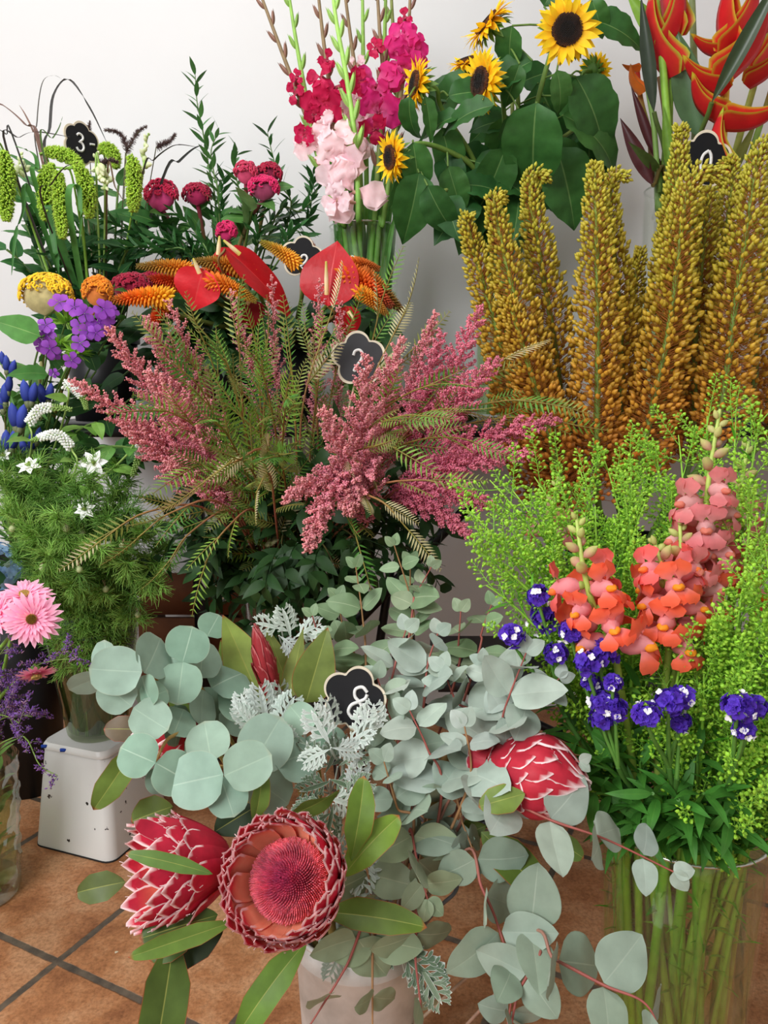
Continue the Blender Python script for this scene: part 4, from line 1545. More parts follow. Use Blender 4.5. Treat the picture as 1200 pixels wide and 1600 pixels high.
# plain green leafy stems filling the front vase
seed(17)
FILL = leaf_t(1, 0.22, 'lance', 0.8, 0.12, 0.05, 2, col=(66, 124, 46), vein=(96, 146, 60), nu=6)
for i, (x, y, Y) in enumerate([(880, 1130, .86), (920, 1180, .82), (960, 1160, .84), (1000, 1190, .80), (1040, 1180, .80), (1090, 1180, .78), (1130, 1170, .80), (1180, 1170, .82), (860, 1080, .92), (1000, 1080, .86), (1080, 1100, .86), (1150, 1090, .88), (900, 1040, .95), (970, 1060, .9), (930, 1240, .80), (980, 1250, .80), (1020, 1240, .76), (1060, 1250, .76), (1100, 1240, .75), (1150, 1240, .76), (1180, 1230, .8), (960, 1220, .9), (1050, 1200, .9), (1120, 1200, .9), (945, 1200, .86), (970, 1290, .82), (1110, 1300, .76), (1165, 1290, .80), (1180, 1260, .86), (1060, 1290, .95), (1130, 1270, .95), (1000, 1270, .95), (1000, 1290, .78), (1080, 1290, .76), (1140, 1280, .76)]):
    c = V_RIGHT.path(P(x, y, Y), 0.2)
    t = Thing('green_sprig', 'green leafy flower stem standing in the front glass vase', 'foliage', c.p[0], 'green stems in the front vase')
    b = MB()
    kk = rnd(0.62, 1.1)
    tube(b, c.p, A([0.0062, 0.0050, 0.002]) * kk, [lin((rnd(104, 160), rnd(146, 182), rnd(50, 76))), lin((rnd(84, 120), rnd(126, 160), 50)), lin((70, 116, 44))], 7)
    t.part('stem', b, 'stem')
    g = MB()
    k0 = np.argmax(c.p[:, 2] > V_RIGHT.z1 - 0.02)
    leaf_along(g, c, np.linspace(max(0.3, c.s[k0] / c.L), 1.0, 14), FILL, 0.055, 0.6, 0.4, 0.1)
    t.part('leaves', g, 'leaf')


# ------------------------------------------------------------------ the zinc bucket
def euc_leafs(col, vein, W=0.82):
    return [leaf_t(1, W * k, 'euc', bd, fo, 0.02, 2, col=np.asarray(col) + dc, vein=vein, edge=np.asarray(col) + de, nu=12, ph=ph, ew=0.95)
            for k, bd, fo, ph, dc, de in ((1, 0.35, 0.06, 0, 0, 6), (0.92, -0.3, 0.1, 1, 6, -4), (1.06, 0.6, 0.03, 2, -8, -22), (0.85, 0.15, 0.14, 3, 3, 8))]


EUC_SILVER = euc_leafs((156, 170, 158), (170, 182, 170))
EUC_GREY = euc_leafs((140, 158, 140), (156, 171, 153))
EUC_GREEN = euc_leafs((116, 140, 104), (160, 174, 140), 0.74)
EUC_WARM = euc_leafs((136, 152, 122), (168, 178, 148), 0.8)


def eucalyptus(label, pts, L=0.046, gap=0.026, T=EUC_SILVER, stem=(150, 74, 66), start=0.0, root=True, twig=0.0014, facing=0.7, grow=(0.9, 1.0, 0.62), fr=None, tipleaf=True):
    q = [P(*p) for p in pts]
    v = V_BUCKET
    b0, rim = v.foot(q[0])
    lead = [b0, rim] if root else [b0]
    c = Curve(spline(lead + q, 46))
    vis = np.sum(np.linalg.norm(np.diff(spline(q, 30), axis=0), axis=1)) if len(q) > 1 else 0.1
    L, gap = L * 1.3, gap * 1.22
    t0 = 1 - vis / c.L
    t = Thing('eucalyptus_branch', label, 'foliage', b0, 'silvery eucalyptus branches')
    b = MB()
    tube(b, c.p, [twig * 1.5, twig * 1.2, twig * 0.6], [lin((150, 140, 118)), lin(stem), lin(stem)], 6)
    t.part('stem', b, 'stem')
    g = MB()
    n = max(2, int(round(vis / gap)))
    ts = t0 + (1 - t0) * (start + (1 - start) * (np.arange(n) + 0.35) / n)
    p, tg = c.at(ts), c.tan(ts)
    for i in range(n):
        vw = tocam(p[i])
        s = nrm(np.cross(tg[i], vw))
        u = np.cross(s, tg[i])
        al = (0.25 if i % 2 == 0 else 1.15) + rnd(-.3, .3)
        side = s * cos(al) + u * sin(al)
        k = i / max(n - 1, 1)
        gs = grow[0] + (grow[1] - grow[0]) * min(k * 2, 1) if k < 0.5 else grow[1] + (grow[2] - grow[1]) * (k - 0.5) * 2
        for sg in (1, -1):
            lift = rnd(0.1, 0.55)
            d = nrm(side * sg + tg[i] * lift + vw * rnd(-.1, .35) + rand_dirs(1)[0] * 0.15)
            nn = nrm(vw * facing + tg[i] * 0.45 + UP * 0.15 + rand_dirs(1)[0] * 0.38)
            put(g, T[int(RNG.integers(0, 4))], p[i] + d * 0.002, d, nn, L * gs * rnd(0.82, 1.12), mul=jit(1, 0.09)[0])
    if tipleaf:
        for sg in (1, -1):
            d = nrm(tg[-1] + nrm(np.cross(tg[-1], tocam(p[-1]))) * sg * 0.6)
            put(g, T[0], c.p[-1], d, nrm(tocam(p[-1]) + rand_dirs(1)[0] * 0.4), L * grow[2] * 0.6, mul=jit(1, 0.08)[0])
    t.part('leaves', g, 'euc')
    return t


seed(21)
RED, TAN = (146, 78, 70), (150, 112, 76)
EUCS = [
    ('olive eucalyptus sprig highest of all, just under the hanging pink plume', [(572, 1050, .98), (566, 960, 1.0), (556, 886, 1.0)], .040, .030, EUC_GREEN, TAN),
    ('green-grey eucalyptus sprig in front of the black frame legs', [(642, 1010, .98), (642, 940, 1.0), (616, 852, 1.0)], .036, .034, EUC_GREEN, TAN),
    ('eucalyptus sprig with a lone rounded top leaf against the grey wall', [(642, 975, .98), (648, 935, 1.0), (674, 886, 1.0)], .034, .034, EUC_WARM, RED),
    ('bare reddish eucalyptus twig standing upright with two olive leaves', [(641, 990, 1.0), (641, 930, 1.02), (641, 880, 1.02)], .040, .05, EUC_GREEN, TAN),
    ('green-grey eucalyptus sprig by the upright protea leaf', [(520, 1040, .97), (500, 1000, .98), (488, 962, .98)], .036, .030, EUC_GREEN, RED),
    ('green eucalyptus sprig crowding behind the chalk tag 8', [(560, 1060, 1.0), (540, 1000, 1.02), (528, 935, 1.02)], .042, .028, EUC_GREEN, TAN),
    ('eucalyptus sprig rising under the cress at the dark gap', [(712, 1060, .95), (716, 1010, .97), (720, 955, .98)], .042, .030, EUC_WARM, RED),
    ('eucalyptus sprig pushing into the cress beside the statice', [(742, 1040, .95), (752, 990, .97), (768, 945, .98)], .042, .032, EUC_GREEN, RED),
    ('silver eucalyptus branch forming the pale crown of the middle mass', [(604, 1130, .88), (616, 1045, .90), (634, 985, .92)], .048, .024, EUC_SILVER, RED),
    ('silver eucalyptus branch next to the pale crown, tilted toward the cress', [(660, 1120, .88), (668, 1040, .90), (684, 990, .92)], .046, .024, EUC_SILVER, RED),
    ('silver eucalyptus branch with crossed leaf pairs above the dark gap', [(742, 1150, .86), (712, 1095, .87), (692, 1045, .88)], .046, .028, EUC_SILVER, RED),
    ('silver eucalyptus sprig holding two upright leaves by the statice', [(792, 1105, .85), (772, 1070, .86), (754, 1035, .86)], .036, .032, EUC_SILVER, RED),
    ('silver eucalyptus branch with the largest leaves over the red protea', [(772, 1180, .82), (788, 1110, .82), (822, 1020, .83)], .052, .027, EUC_SILVER, RED),
    ('silver eucalyptus sprig stretching sideways to the purple statice', [(786, 1140, .83), (828, 1100, .82), (874, 1060, .82)], .038, .027, EUC_SILVER, RED),
    ('small silver eucalyptus sprig lying over the red protea', [(770, 1190, .80), (830, 1180, .78), (905, 1190, .77)], .032, .034, EUC_SILVER, RED),
    ('silver eucalyptus branch beside the chalk tag with notched leaves', [(626, 1190, .84), (606, 1110, .86), (590, 1060, .87)], .046, .026, EUC_GREY, RED),
    ('silver eucalyptus branch facing the front in the centre of the mass', [(690, 1240, .80), (668, 1170, .81), (640, 1110, .82)], .048, .025, EUC_SILVER, RED),
    ('silver eucalyptus branch low above the bucket between dusty miller and twigs', [(640, 1330, .80), (620, 1260, .80), (600, 1190, .80)], .046, .026, EUC_GREY, TAN),
    ('silver eucalyptus branch with broad pairs in front of the bare twig', [(720, 1260, .79), (736, 1200, .79), (726, 1135, .80)], .048, .026, EUC_SILVER, TAN),
    ('grey eucalyptus branch filling the shade over the bucket rim', [(660, 1320, .82), (668, 1250, .83), (690, 1180, .84)], .046, .025, EUC_GREY, TAN),
    ('long silver eucalyptus branch arching over the front glass vase', [(716, 1225, .80), (792, 1250, .76), (862, 1282, .73), (948, 1312, .71), (1052, 1362, .69)], .046, .038, EUC_SILVER, RED),
    ('drooping silver eucalyptus branch over the dark tiles beside the vase', [(728, 1328, .78), (752, 1385, .75), (776, 1440, .73), (800, 1530, .70), (790, 1620, .68)], .047, .030, EUC_GREY, RED),
    ('lowest eucalyptus branch reaching across the foot of the glass vase', [(800, 1470, .74), (868, 1500, .69), (945, 1540, .66), (1010, 1570, .64), (1040, 1640, .62)], .052, .038, EUC_GREY, RED),
    ('eucalyptus branch bending down from the bucket toward the lower edge', [(826, 1500, .72), (808, 1556, .69), (792, 1640, .67)], .046, .030, EUC_GREY, RED),
    ('dull eucalyptus twig hanging straight down the zinc bucket', [(582, 1430, .76), (582, 1500, .73), (582, 1620, .70)], .042, .050, EUC_WARM, TAN),
    ('grey-green eucalyptus twig slanting down across the zinc bucket', [(576, 1440, .76), (540, 1512, .72), (478, 1612, .69)], .050, .046, EUC_WARM, RED),
    ('eucalyptus twig hanging at the edge of the bucket with folded leaves', [(640, 1420, .77), (650, 1510, .73), (666, 1640, .69)], .044, .044, EUC_WARM, RED),
    ('eucalyptus twig with wide spread pairs hanging over the bucket handle', [(640, 1300, .80), (652, 1345, .77), (668, 1405, .75)], .050, .024, EUC_WARM, RED),
    ('dark eucalyptus sprig bunched at the bucket mouth under the protea leaf', [(560, 1380, .80), (580, 1400, .77), (560, 1440, .75)], .044, .026, EUC_WARM, TAN),
    ('grey eucalyptus sprig between bare twig and drooping branch', [(700, 1240, .82), (724, 1290, .80), (745, 1345, .78)], .042, .028, EUC_GREY, TAN),
]
for lab, pts, L, gap, T, st in EUCS:
    eucalyptus(lab, pts, L, gap, T, st, root=pts[0][1] < 1330)

# bare grey twig
t = Thing('bare_twig', 'bare pale grey forked twig above the bucket handle', 'twig', (V_BUCKET.x, V_BUCKET.y, 0.1))
b = MB()
c = Curve(spline([A([V_BUCKET.x + .02, V_BUCKET.y, .1]), P(670, 1350, .84), P(716, 1290, .82), P(752, 1235, .81), P(790, 1215, .80)], 30))
tube(b, c.p, [0.0035, 0.0032, 0.0022], lin((150, 146, 134)), 7)
t.part('stem', b, 'stem')
b = MB()
tube(b, spline([P(716, 1290, .82), P(700, 1330, .80), P(676, 1345, .79)], 12), [0.0026, 0.0016], lin((150, 146, 134)), 6)
t.part('fork', b, 'stem')

# ---- silver-dollar eucalyptus: leaves set one by one
COIN = [leaf_t(1, 1.04 * k, 'coin', bd, fo, 0.012, 2, col=c, vein=(160, 184, 164), edge=(152, 166, 144), nu=12, ph=ph, ew=0.965)
        for k, bd, fo, ph, c in ((1, 0.22, 0.05, 0, (134, 163, 144)), (0.96, -0.25, 0.06, 1.4, (142, 168, 150)), (1.05, 0.4, 0.02, 3, (120, 150, 130)))]


def dollar(label, pts, leaves):
    """leaves: (node px, node py, direction in degrees on the photo, size in px, tilt)"""
    q = [P(*p) for p in pts]
    b0, rim = V_BUCKET.foot(q[0])
    c = Curve(spline([b0, rim] + q, 40))
    t = Thing('silver_dollar_branch', label, 'foliage', b0, 'round-leaved eucalyptus branches')
    b = MB()
    tube(b, c.p, [0.0032, 0.0026, 0.0016], [lin((150, 140, 90)), lin((156, 148, 86)), lin((176, 130, 76))], 7)
    t.part('stem', b, 'stem')
    for (x, y, dg, s, tx, tz, Y) in leaves:
        p = P(x, y, Y)
        vw = tocam(p)
        rt = nrm(np.cross(-vw, UP))
        up = np.cross(rt, -vw)
        a = radians(dg)
        n = nrm(vw + rt * tx + up * tz)
        d = nrm(rt * cos(a) + up * sin(a))
        d = nrm(d - n * np.dot(d, n))
        m = MB()
        put(m, COIN[int(RNG.integers(0, 3))], p, d, n, s / F * Y * 1.12, mul=jit(1, 0.06)[0])
        t.part('leaf', m, 'euc')


seed(23)
dollar('round-leaved eucalyptus branch with huge coin leaves over the open protea', [(420, 1250, .82), (365, 1205, .80), (330, 1195, .78)],
       [(349, 1210, 185, 84, -.1, .1, .76), (350, 1212, 18, 76, .1, .1, .755), (345, 1214, -75, 62, 0, .35, .77), (392, 1200, 55, 88, .25, .2, .79), (430, 1195, 20, 76, .5, .3, .80),
        (395, 1215, -40, 70, .3, -.3, .81), (330, 1190, 100, 70, -.2, .7, .80)])
dollar('round-leaved eucalyptus branch pointing out over the white stool, three coin leaves', [(330, 1160, .86), (270, 1150, .82), (242, 1192, .78)],
       [(243, 1192, 150, 62, -.15, .05, .76), (243, 1192, -35, 64, .1, .05, .757), (247, 1196, -80, 44, .2, -.1, .77), (270, 1150, 60, 54, .4, .5, .82), (288, 1160, -20, 58, .3, .4, .83)])
dollar('round-leaved eucalyptus branch in front of the murky nigella vase', [(330, 1140, .90), (276, 1085, .86), (222, 1045, .84)],
       [(222, 1050, 170, 74, -.1, .15, .82), (226, 1052, 42, 72, .9, .2, .825), (206, 1104, 135, 58, -.15, .1, .81), (208, 1106, -40, 62, 0, .1, .808), (220, 1095, 20, 46, .3, .3, .815),
        (162, 1064, 78, 60, -1.2, .2, .85), (160, 1058, 215, 52, -.3, -1.3, .85), (222, 1056, -62, 48, -1.3, .2, .83), (276, 1100, -85, 62, 1.4, .1, .86), (250, 1110, -60, 50, .2, -.2, .86)])
dollar('round-leaved eucalyptus branch standing up beside the yellow-green protea leaf', [(352, 1140, .92), (318, 1080, .90), (286, 1032, .88)],
       [(285, 1036, 70, 62, .15, .2, .86), (286, 1034, -100, 62, .05, .15, .86), (290, 1030, 165, 42, -.3, .4, .87), (312, 1060, 70, 64, .6, .25, .88), (330, 1075, 35, 66, .2, .6, .89),
        (340, 1085, -15, 72, .3, .5, .90), (318, 1078, 240, 58, 1.1, .2, .89), (324, 994, 60, 44, .2, .4, .94), (300, 1085, -50, 60, .2, .1, .91), (352, 1100, -50, 60, .2, .3, .92)])
dollar('small round-leaved eucalyptus sprig beside the dusty miller', [(500, 1230, .88), (490, 1170, .87), (488, 1140, .86)],
       [(486, 1142, 130, 50, -.2, .2, .85), (488, 1142, 30, 44, .3, .3, .85), (482, 1150, -70, 40, -.1, 0, .85), (500, 1150, -20, 42, .2, .1, .855), (470, 1180, 190, 44, -.1, .1, .86)])

# ---- proteas
PLEAF_C = dict(col=(96, 116, 44), edge=(158, 66, 40), vein=(150, 160, 70))


def protea_leaf(t, p, d, n, L, W, bend=0.4, fold=0.2, wave=0.08, col=(84, 108, 46), kind='oblong', twist=0.0):
    T = leaf_t(1, W / L, kind, bend, fold, wave, 1.6, col=col, edge=(164, 74, 48), vein=(158, 164, 84), nu=20, ph=rnd(0, 6), ew=0.955, twist=rnd(-0.7, 0.7) + twist)
    m = MB()
    put(m, T, p, d, n, L)
    return t.part('leaf', m, 'leaf')


def protea_head(t, p, axis, R, H, Rtip, rows=4, per=15, open_=True, red=(196, 40, 66), inner=(220, 110, 86), dome=None, fringe=(244, 226, 226), roll=0.0, tipout=0.0, step=0.24, gapr=0.0016, hairs=9, ew=0.9):
    axis = nrm(A(axis, float))
    x = nrm(np.cross(axis, A([0.2, 0.4, 0.9])))
    y = np.cross(axis, x)
    nu = 12
    heads = None
    for row in range(rows):
        m = MB()
        Hk = H * (1.0 - step * row)
        off = gapr * row
        for k in range(per):
            a0 = roll + (k + 0.5 * (row % 2)) * 2 * pi / per + rnd(-.05, .05)
            hk = Hk * rnd(0.94, 1.04)
            u = np.linspace(0, 1, nu + 1)
            ax = hk * u
            q = ax / H
            rad = R * (0.22 + 0.78 * np.sin(np.clip(q * 1.15, 0, 1) * pi / 2) ** 0.8)
            close = np.clip((q - 0.45) / 0.55, 0, 1) ** 1.6
            rad = rad * (1 - close) + Rtip * close + off
            rad = rad + tipout * np.clip((u - 0.75) / 0.25, 0, 1) ** 2 * 0.006
            wd = (2 * pi * R / per) * 0.72 * np.where(u < 0.78, 0.55 + 0.45 * np.minimum(u / 0.5, 1), np.clip((1.0 - u) / 0.22, 0, 1) ** 0.75 * 0.97 + 0.03)
            ss = A([-1, -ew, -ew + 0.07, -0.4, 0, 0.4, ew - 0.07, ew, 1])
            U, Sx = np.meshgrid(np.arange(nu + 1), ss, indexing='ij')
            ang = a0 + Sx * (wd / np.maximum(rad, 0.006))[:, None]
            ang = np.clip(ang, a0 - 1.2, a0 + 1.2)
            r2 = rad[:, None] - 0.10 * (np.abs(Sx) ** 2) * wd[:, None] + 0.0010 * RNG.normal() + (0.0012 * np.sign(Sx) if True else 0)
            for layer in (0, 1):
                rr = r2 - 0.0009 * layer
                V = p + axis * ax[:, None, None] * np.ones_like(rr)[..., None] + (np.cos(ang) * rr)[..., None] * x + (np.sin(ang) * rr)[..., None] * y
                C = np.tile(lin(red), (nu + 1, len(ss), 1)) * jit(1, 0.12)[0]
                pale = np.clip(1 - u / 0.5, 0, 1)[:, None, None] * 0.35
                C = C * (1 - pale) + lin((150, 52, 54)) * pale
                if layer:
                    kk = np.clip((0.85 - u) / 0.25, 0, 1)[:, None, None]
                    C = C * (1 - kk) + lin(inner) * kk
                e = (u > 0.62)
                C[e, 0] = C[e, -1] = C[e, 1] = C[e, -2] = lin(fringe)
                C[-1] = lin(fringe)
                C[-2, [1, 2, -2, -3]] = lin(fringe)
                m.add(V.reshape(-1, 3), grid_faces(nu, len(ss) - 1)[:, ::(1 if layer == 0 else -1)], C.reshape(-1, 3))
            # woolly fringe hairs along the margin
            nh = hairs
            hs = RNG.uniform(0.66, 1.0, nh)
            sd = RNG.choice([-1, 1], nh)
            rr = np.interp(hs, u, rad)
            an = a0 + sd * np.interp(hs, u, wd) / np.maximum(rr, 0.006)
            h0 = p + axis * (hk * hs)[:, None] + (np.cos(an) * rr)[:, None] * x + (np.sin(an) * rr)[:, None] * y
            hd = nrm(axis * 0.8 + (np.cos(an)[:, None] * x + np.sin(an)[:, None] * y) * 0.25 + rand_dirs(nh) * 0.5)
            rods(m, h0, h0 + hd * 0.0042, 0.00045, fringe, n=3)
        o = t.part('bracts', m, 'bract', parent=heads)
        if heads is None:
            heads = o
    if dome is not None:
        rc, hc = dome
        m = MB()
        n = 1500
        f = (np.arange(n) + 0.5) / n
        th = np.arccos(1 - f * 1.0)
        a = np.arange(n) * 2.39996
        dirs = np.sin(th)[:, None] * (np.cos(a)[:, None] * x + np.sin(a)[:, None] * y) + np.cos(th)[:, None] * axis
        base = p + axis * (hc - rc * 0.9)
        k = np.clip(np.sin(th), 0, 1)[:, None]
        s0 = base + dirs * rc * 0.82
        cone = nrm(dirs * 0.55 + axis * 0.55)
        e0 = s0 + cone * rc * 0.24 * RNG.uniform(0.8, 1.15, (n, 1))
        cc = (lin((198, 92, 138)) * (1 - k) + lin((246, 152, 164)) * k) * jit(n, 0.22)
        rods(m, s0, e0, 0.00095, (255, 255, 255), colmul=cc, n=4, taper=0.5)
        T = ell_t(20, 12, 0.55, (190, 66, 104))
        m.inst(T, A([base - axis * rc * 0.9]), basis(A([axis]), A([x])), A([[rc * 1.7, rc * 1.78, rc * 1.7]]))
        a = fan(110)
        rd = np.cos(a)[:, None] * x + np.sin(a)[:, None] * y
        rods(m, p + axis * H * 0.12 + rd * R * 0.3, base + axis * rc * 0.2 + rd * rc * 0.93, 0.0012, (226, 118, 96), colmul=jit(110, 0.15), n=4, taper=0.5)
        t.part('dome', m, 'fluff', parent=heads)
    return heads


def protea(label, p, axis, R, H, Rtip, foot=None, **kw):
    b0, rim = V_BUCKET.foot(p)
    t = Thing('king_protea', label, 'flower', b0, 'red proteas')
    axis = nrm(A(axis, float))
    b = MB()
    st = spline([b0, rim, p - axis * 0.05, p], 24)
    tube(b, st, [0.0055, 0.005, 0.006], [lin((120, 118, 60)), lin((130, 112, 60)), lin((140, 70, 60))], 8)
    t.part('stem', b, 'stem')
    protea_head(t, A(p), axis, R, H, Rtip, **kw)
    return t


def fdir(p, dg, depth=0.0):
    """direction on the photo (degrees, anticlockwise from its right) with some reach toward the viewer"""
    vw = tocam(p)
    rt = nrm(np.cross(-vw, UP))
    up = np.cross(rt, -vw)
    a = radians(dg)
    return nrm(rt * cos(a) + up * sin(a) + vw * depth)


seed(27)
# the open one facing out
mouth = P(432, 1371, 0.66)
ax = fdir(mouth, 165, 3.1)
p2 = mouth - ax * 0.078
t = protea('wide open red protea with pink centre and white zigzag rim, facing forward', p2, ax, 0.055, 0.082, 0.047, dome=(0.040, 0.066), per=17, rows=4, tipout=0.3, step=0.06, gapr=0.0034, inner=(250, 176, 142), hairs=2, ew=0.84)
for (x, y, Y, dg, dp, n2, L, W, col) in [(548, 1345, .73, 75, .3, (1, .4), .085, .030, (98, 128, 46)), (536, 1370, .73, 50, .35, (-1, .2), .085, .034, (110, 140, 50)),
                                         (500, 1425, .73, -5, .5, (0, 1), .115, .032, (92, 116, 44)), (450, 1275, .75, 15, .3, (0, -1), .060, .024, (94, 116, 50)), (395, 1290, .74, 70, .1, (1, .2), .065, .022, (100, 126, 52)),
                                         (480, 1470, .72, 222, .2, (-.3, .8), .115, .032, (96, 130, 50))]:
    q = P(x, y, Y)
    vw = tocam(q)
    rt = nrm(np.cross(-vw, UP))
    protea_leaf(t, q, fdir(q, dg, dp), nrm(vw * 0.9 + rt * n2[0] * 0.6 + UP * n2[1] * 0.5), L, W, rnd(0.2, 0.8), 0.25, 0.07, col)
# the one lying on its side
base1 = P(352, 1345, 0.74)
mouth1 = P(205, 1372, 0.695)
ax = nrm(mouth1 - base1)
t = protea('red protea lying sideways over the tiles beside the white stool, half open', base1, ax, 0.050, 0.098, 0.046, dome=(0.030, 0.068), per=15, rows=4, tipout=0.6, step=0.15, gapr=0.003, hairs=3)
m = MB()
q = P(275, 1315, .70)
T = leaf_t(1, 0.3, 'oblong', -0.6, 0.12, 0.02, 1, col=(200, 48, 76), edge=(240, 214, 214), nu=8)
put(m, T, q, fdir(q, 148, 0.2), tocam(q), 0.052)
t.part('loose_bract', m, 'bract')
for (x, y, Y, dg, dp, L, W, nx, col) in [(196, 1378, .73, 178, 0, .052, .030, 0, (92, 108, 60)), (332, 1366, .67, 156, .35, .085, .015, .3, (88, 120, 56)), (272, 1465, .70, -102, .1, .112, .046, .2, (80, 104, 44)),
                                         (340, 1430, .69, 186, .3, .075, .036, -.2, (70, 96, 44)), (350, 1450, .72, 200, 0, .07, .034, .4, (44, 62, 34)), (365, 1440, .68, 190, .3, .10, .020, .9, (98, 128, 52)),
                                         (335, 1300, .78, 25, 0, .05, .04, 0, (44, 64, 38)), (300, 1445, .71, 210, .2, .05, .034, .3, (76, 100, 50))]:
    q = P(x, y, Y)
    vw = tocam(q)
    rt = nrm(np.cross(-vw, UP))
    protea_leaf(t, q, fdir(q, dg, dp), nrm(vw + rt * nx + UP * 0.2), L, W, rnd(0.2, 0.6), 0.15, 0.05, col)
# the one at the other side of the bucket
base3 = P(766, 1188, 0.805)
mouth3 = P(928, 1240, 0.752)
t = protea('closed red protea half covered by silver eucalyptus next to the front vase', base3, nrm(mouth3 - base3), 0.050, 0.108, 0.010, per=13, rows=6, red=(186, 44, 62), hairs=0)
for (x, y, Y, dg, dp, L, W, nx, col) in [(752, 1300, .80, -38, .25, .098, .046, .1, (84, 106, 42)), (760, 1290, .83, 205, 0, .06, .03, 0, (90, 112, 44)), (820, 1240, .74, 200, .2, .05, .03, .2, (108, 130, 56)),
                                         (790, 1150, .9, 150, 0, .06, .03, 0, (60, 80, 44)), (850, 1300, .80, -25, .1, .05, .026, 0, (92, 116, 50))]:
    q = P(x, y, Y)
    vw = tocam(q)
    rt = nrm(np.cross(-vw, UP))
    protea_leaf(t, q, fdir(q, dg, dp), nrm(vw + rt * nx + UP * 0.2), L, W, rnd(0.1, 0.4), 0.12, 0.04, col)
# slim upright bud
base4 = P(428, 1090, 0.93)
mouth4 = P(396, 972, 0.93)
t = protea('slim closed protea bud between the two tall yellow-green leaves', base4, nrm(mouth4 - base4), 0.014, 0.098, 0.002, per=9, rows=5, red=(158, 48, 54), fringe=(206, 120, 120), hairs=0)
for (x, y, Y, dg, dp, L, W, nx, col) in [(412, 1105, .92, 112, .05, .128, .060, -.2, (132, 152, 72)), (478, 1098, .92, 72, .05, .098, .054, .25, (108, 124, 58)), (452, 1090, .93, 78, 0, .092, .034, -.6, (112, 124, 60)),
                                         (455, 1085, .96, 110, 0, .095, .03, .6, (120, 134, 66)), (370, 1080, .95, 105, .1, .07, .034, -.3, (120, 148, 70))]:
    q = P(x, y, Y)
    vw = tocam(q)
    rt = nrm(np.cross(-vw, UP))
    protea_leaf(t, q, fdir(q, dg, dp), nrm(vw + rt * nx + UP * 0.15), L, W, rnd(-0.1, 0.3), 0.12, 0.02, col, kind='ovate')
# the one hidden behind the coin leaves
base5 = P(330, 1150, 0.90)
mouth5 = P(196, 1152, 0.86)
t = protea('red protea hidden behind the big round grey-green leaves, only its tip showing', base5, nrm(mouth5 - base5), 0.036, 0.100, 0.010, per=12, rows=5, red=(190, 48, 62), hairs=0)
for (x, y, Y, dg, dp, L, W, nx, col) in [(215, 1160, .84, 235, .1, .085, .032, .5, (104, 130, 56)), (270, 1260, .86, 190, .1, .05, .04, 0, (96, 116, 56)), (230, 1140, .86, 170, 0, .05, .03, .2, (110, 96, 76)), (290, 1130, .88, 100, 0, .05, .028, .2, (104, 130, 56))]:
    q = P(x, y, Y)
    vw = tocam(q)
    rt = nrm(np.cross(-vw, UP))
    protea_leaf(t, q, fdir(q, dg, dp), nrm(vw + rt * nx + UP * 0.2), L, W, rnd(0.2, 0.5), 0.15, 0.05, col)


# ---- dusty miller
def lacy_t(n=5, col=(172, 184, 174), edge=(222, 226, 222), mid=(128, 142, 124)):
    b = MB()
    T0 = leaf_t(1, 0.15, 'oblong', 0.35, 0.2, 0.02, 3, col=col, edge=edge, vein=mid, nu=6, ew=0.8)
    b.inst(T0, A([[0, 0, 0.0]]), np.eye(3), 1.0)
    lobe = leaf_t(1, 0.30, 'spat', 0.5, 0.15, 0.06, 2, col=col, edge=edge, vein=mid, nu=6, ew=0.78)
    u = np.linspace(0.22, 0.88, n)
    for s in (-1, 1):
        D = np.stack([s * np.full(n, 0.82), np.full(n, 0.55), np.full(n, 0.05)], -1)
        L = 0.42 * np.sin(pi * (0.12 + 0.8 * u)) + 0.08
        Pn = np.stack([0 * u, u, -0.17 * u ** 2], -1)
        R = basis(D, A([0, 0, 1.0]))
        b.inst(lobe, Pn, R, L)
        for s2 in (-1, 1):
            a = 0.62 * s2
            D2 = np.stack([D[:, 0] * cos(a) - D[:, 1] * sin(a), D[:, 0] * sin(a) + D[:, 1] * cos(a), D[:, 2] + 0.1], -1)
            b.inst(lobe, Pn + D * (L * 0.5)[:, None] + A([0, 0, -0.03]), basis(D2, A([0, 0, 1.0])), L * 0.52)
    return np.vstack(b.v), np.vstack(b.q), np.vstack(b.c)


seed(31)
LACY = [lacy_t(5), lacy_t(4), lacy_t(6, (186, 196, 190))]
LACYG = [lacy_t(5, (92, 112, 88), (216, 222, 214), (70, 92, 70)), lacy_t(4, (112, 128, 106), (216, 222, 214), (80, 100, 78))]


def dusty(label, leaves, kinds=LACY):
    tip = P(*leaves[0][:2], leaves[0][2])
    b0, rim = V_BUCKET.foot(tip)
    t = Thing('dusty_miller', label, 'foliage', b0, 'dusty miller sprigs')
    b = MB()
    hub = P(np.mean([l[0] for l in leaves]), np.max([l[1] for l in leaves]) + 15, leaves[0][2] + 0.03)
    c = Curve(spline([b0, rim, hub], 16))
    tube(b, c.p, [0.003, 0.0024], lin((176, 184, 172)), 6)
    t.part('stem', b, 'silver')
    for (x, y, Y, dg, s) in leaves:
        p = P(x, y, Y)
        d = fdir(p, dg, rnd(-0.1, 0.5))
        root = p - d * (s / F * Y) * 0.3
        m = MB()
        put(m, kinds[int(RNG.integers(0, len(kinds)))], root, d, nrm(tocam(p) + rand_dirs(1)[0] * 0.7), s / F * Y * 1.15, mul=jit(1, 0.06)[0])
        tube(m, spline([hub, hub * 0.4 + root * 0.6 - UP * 0.006, root], 6), 0.0011, lin((176, 186, 176)), 4)
        t.part('leaf', m, 'silver')


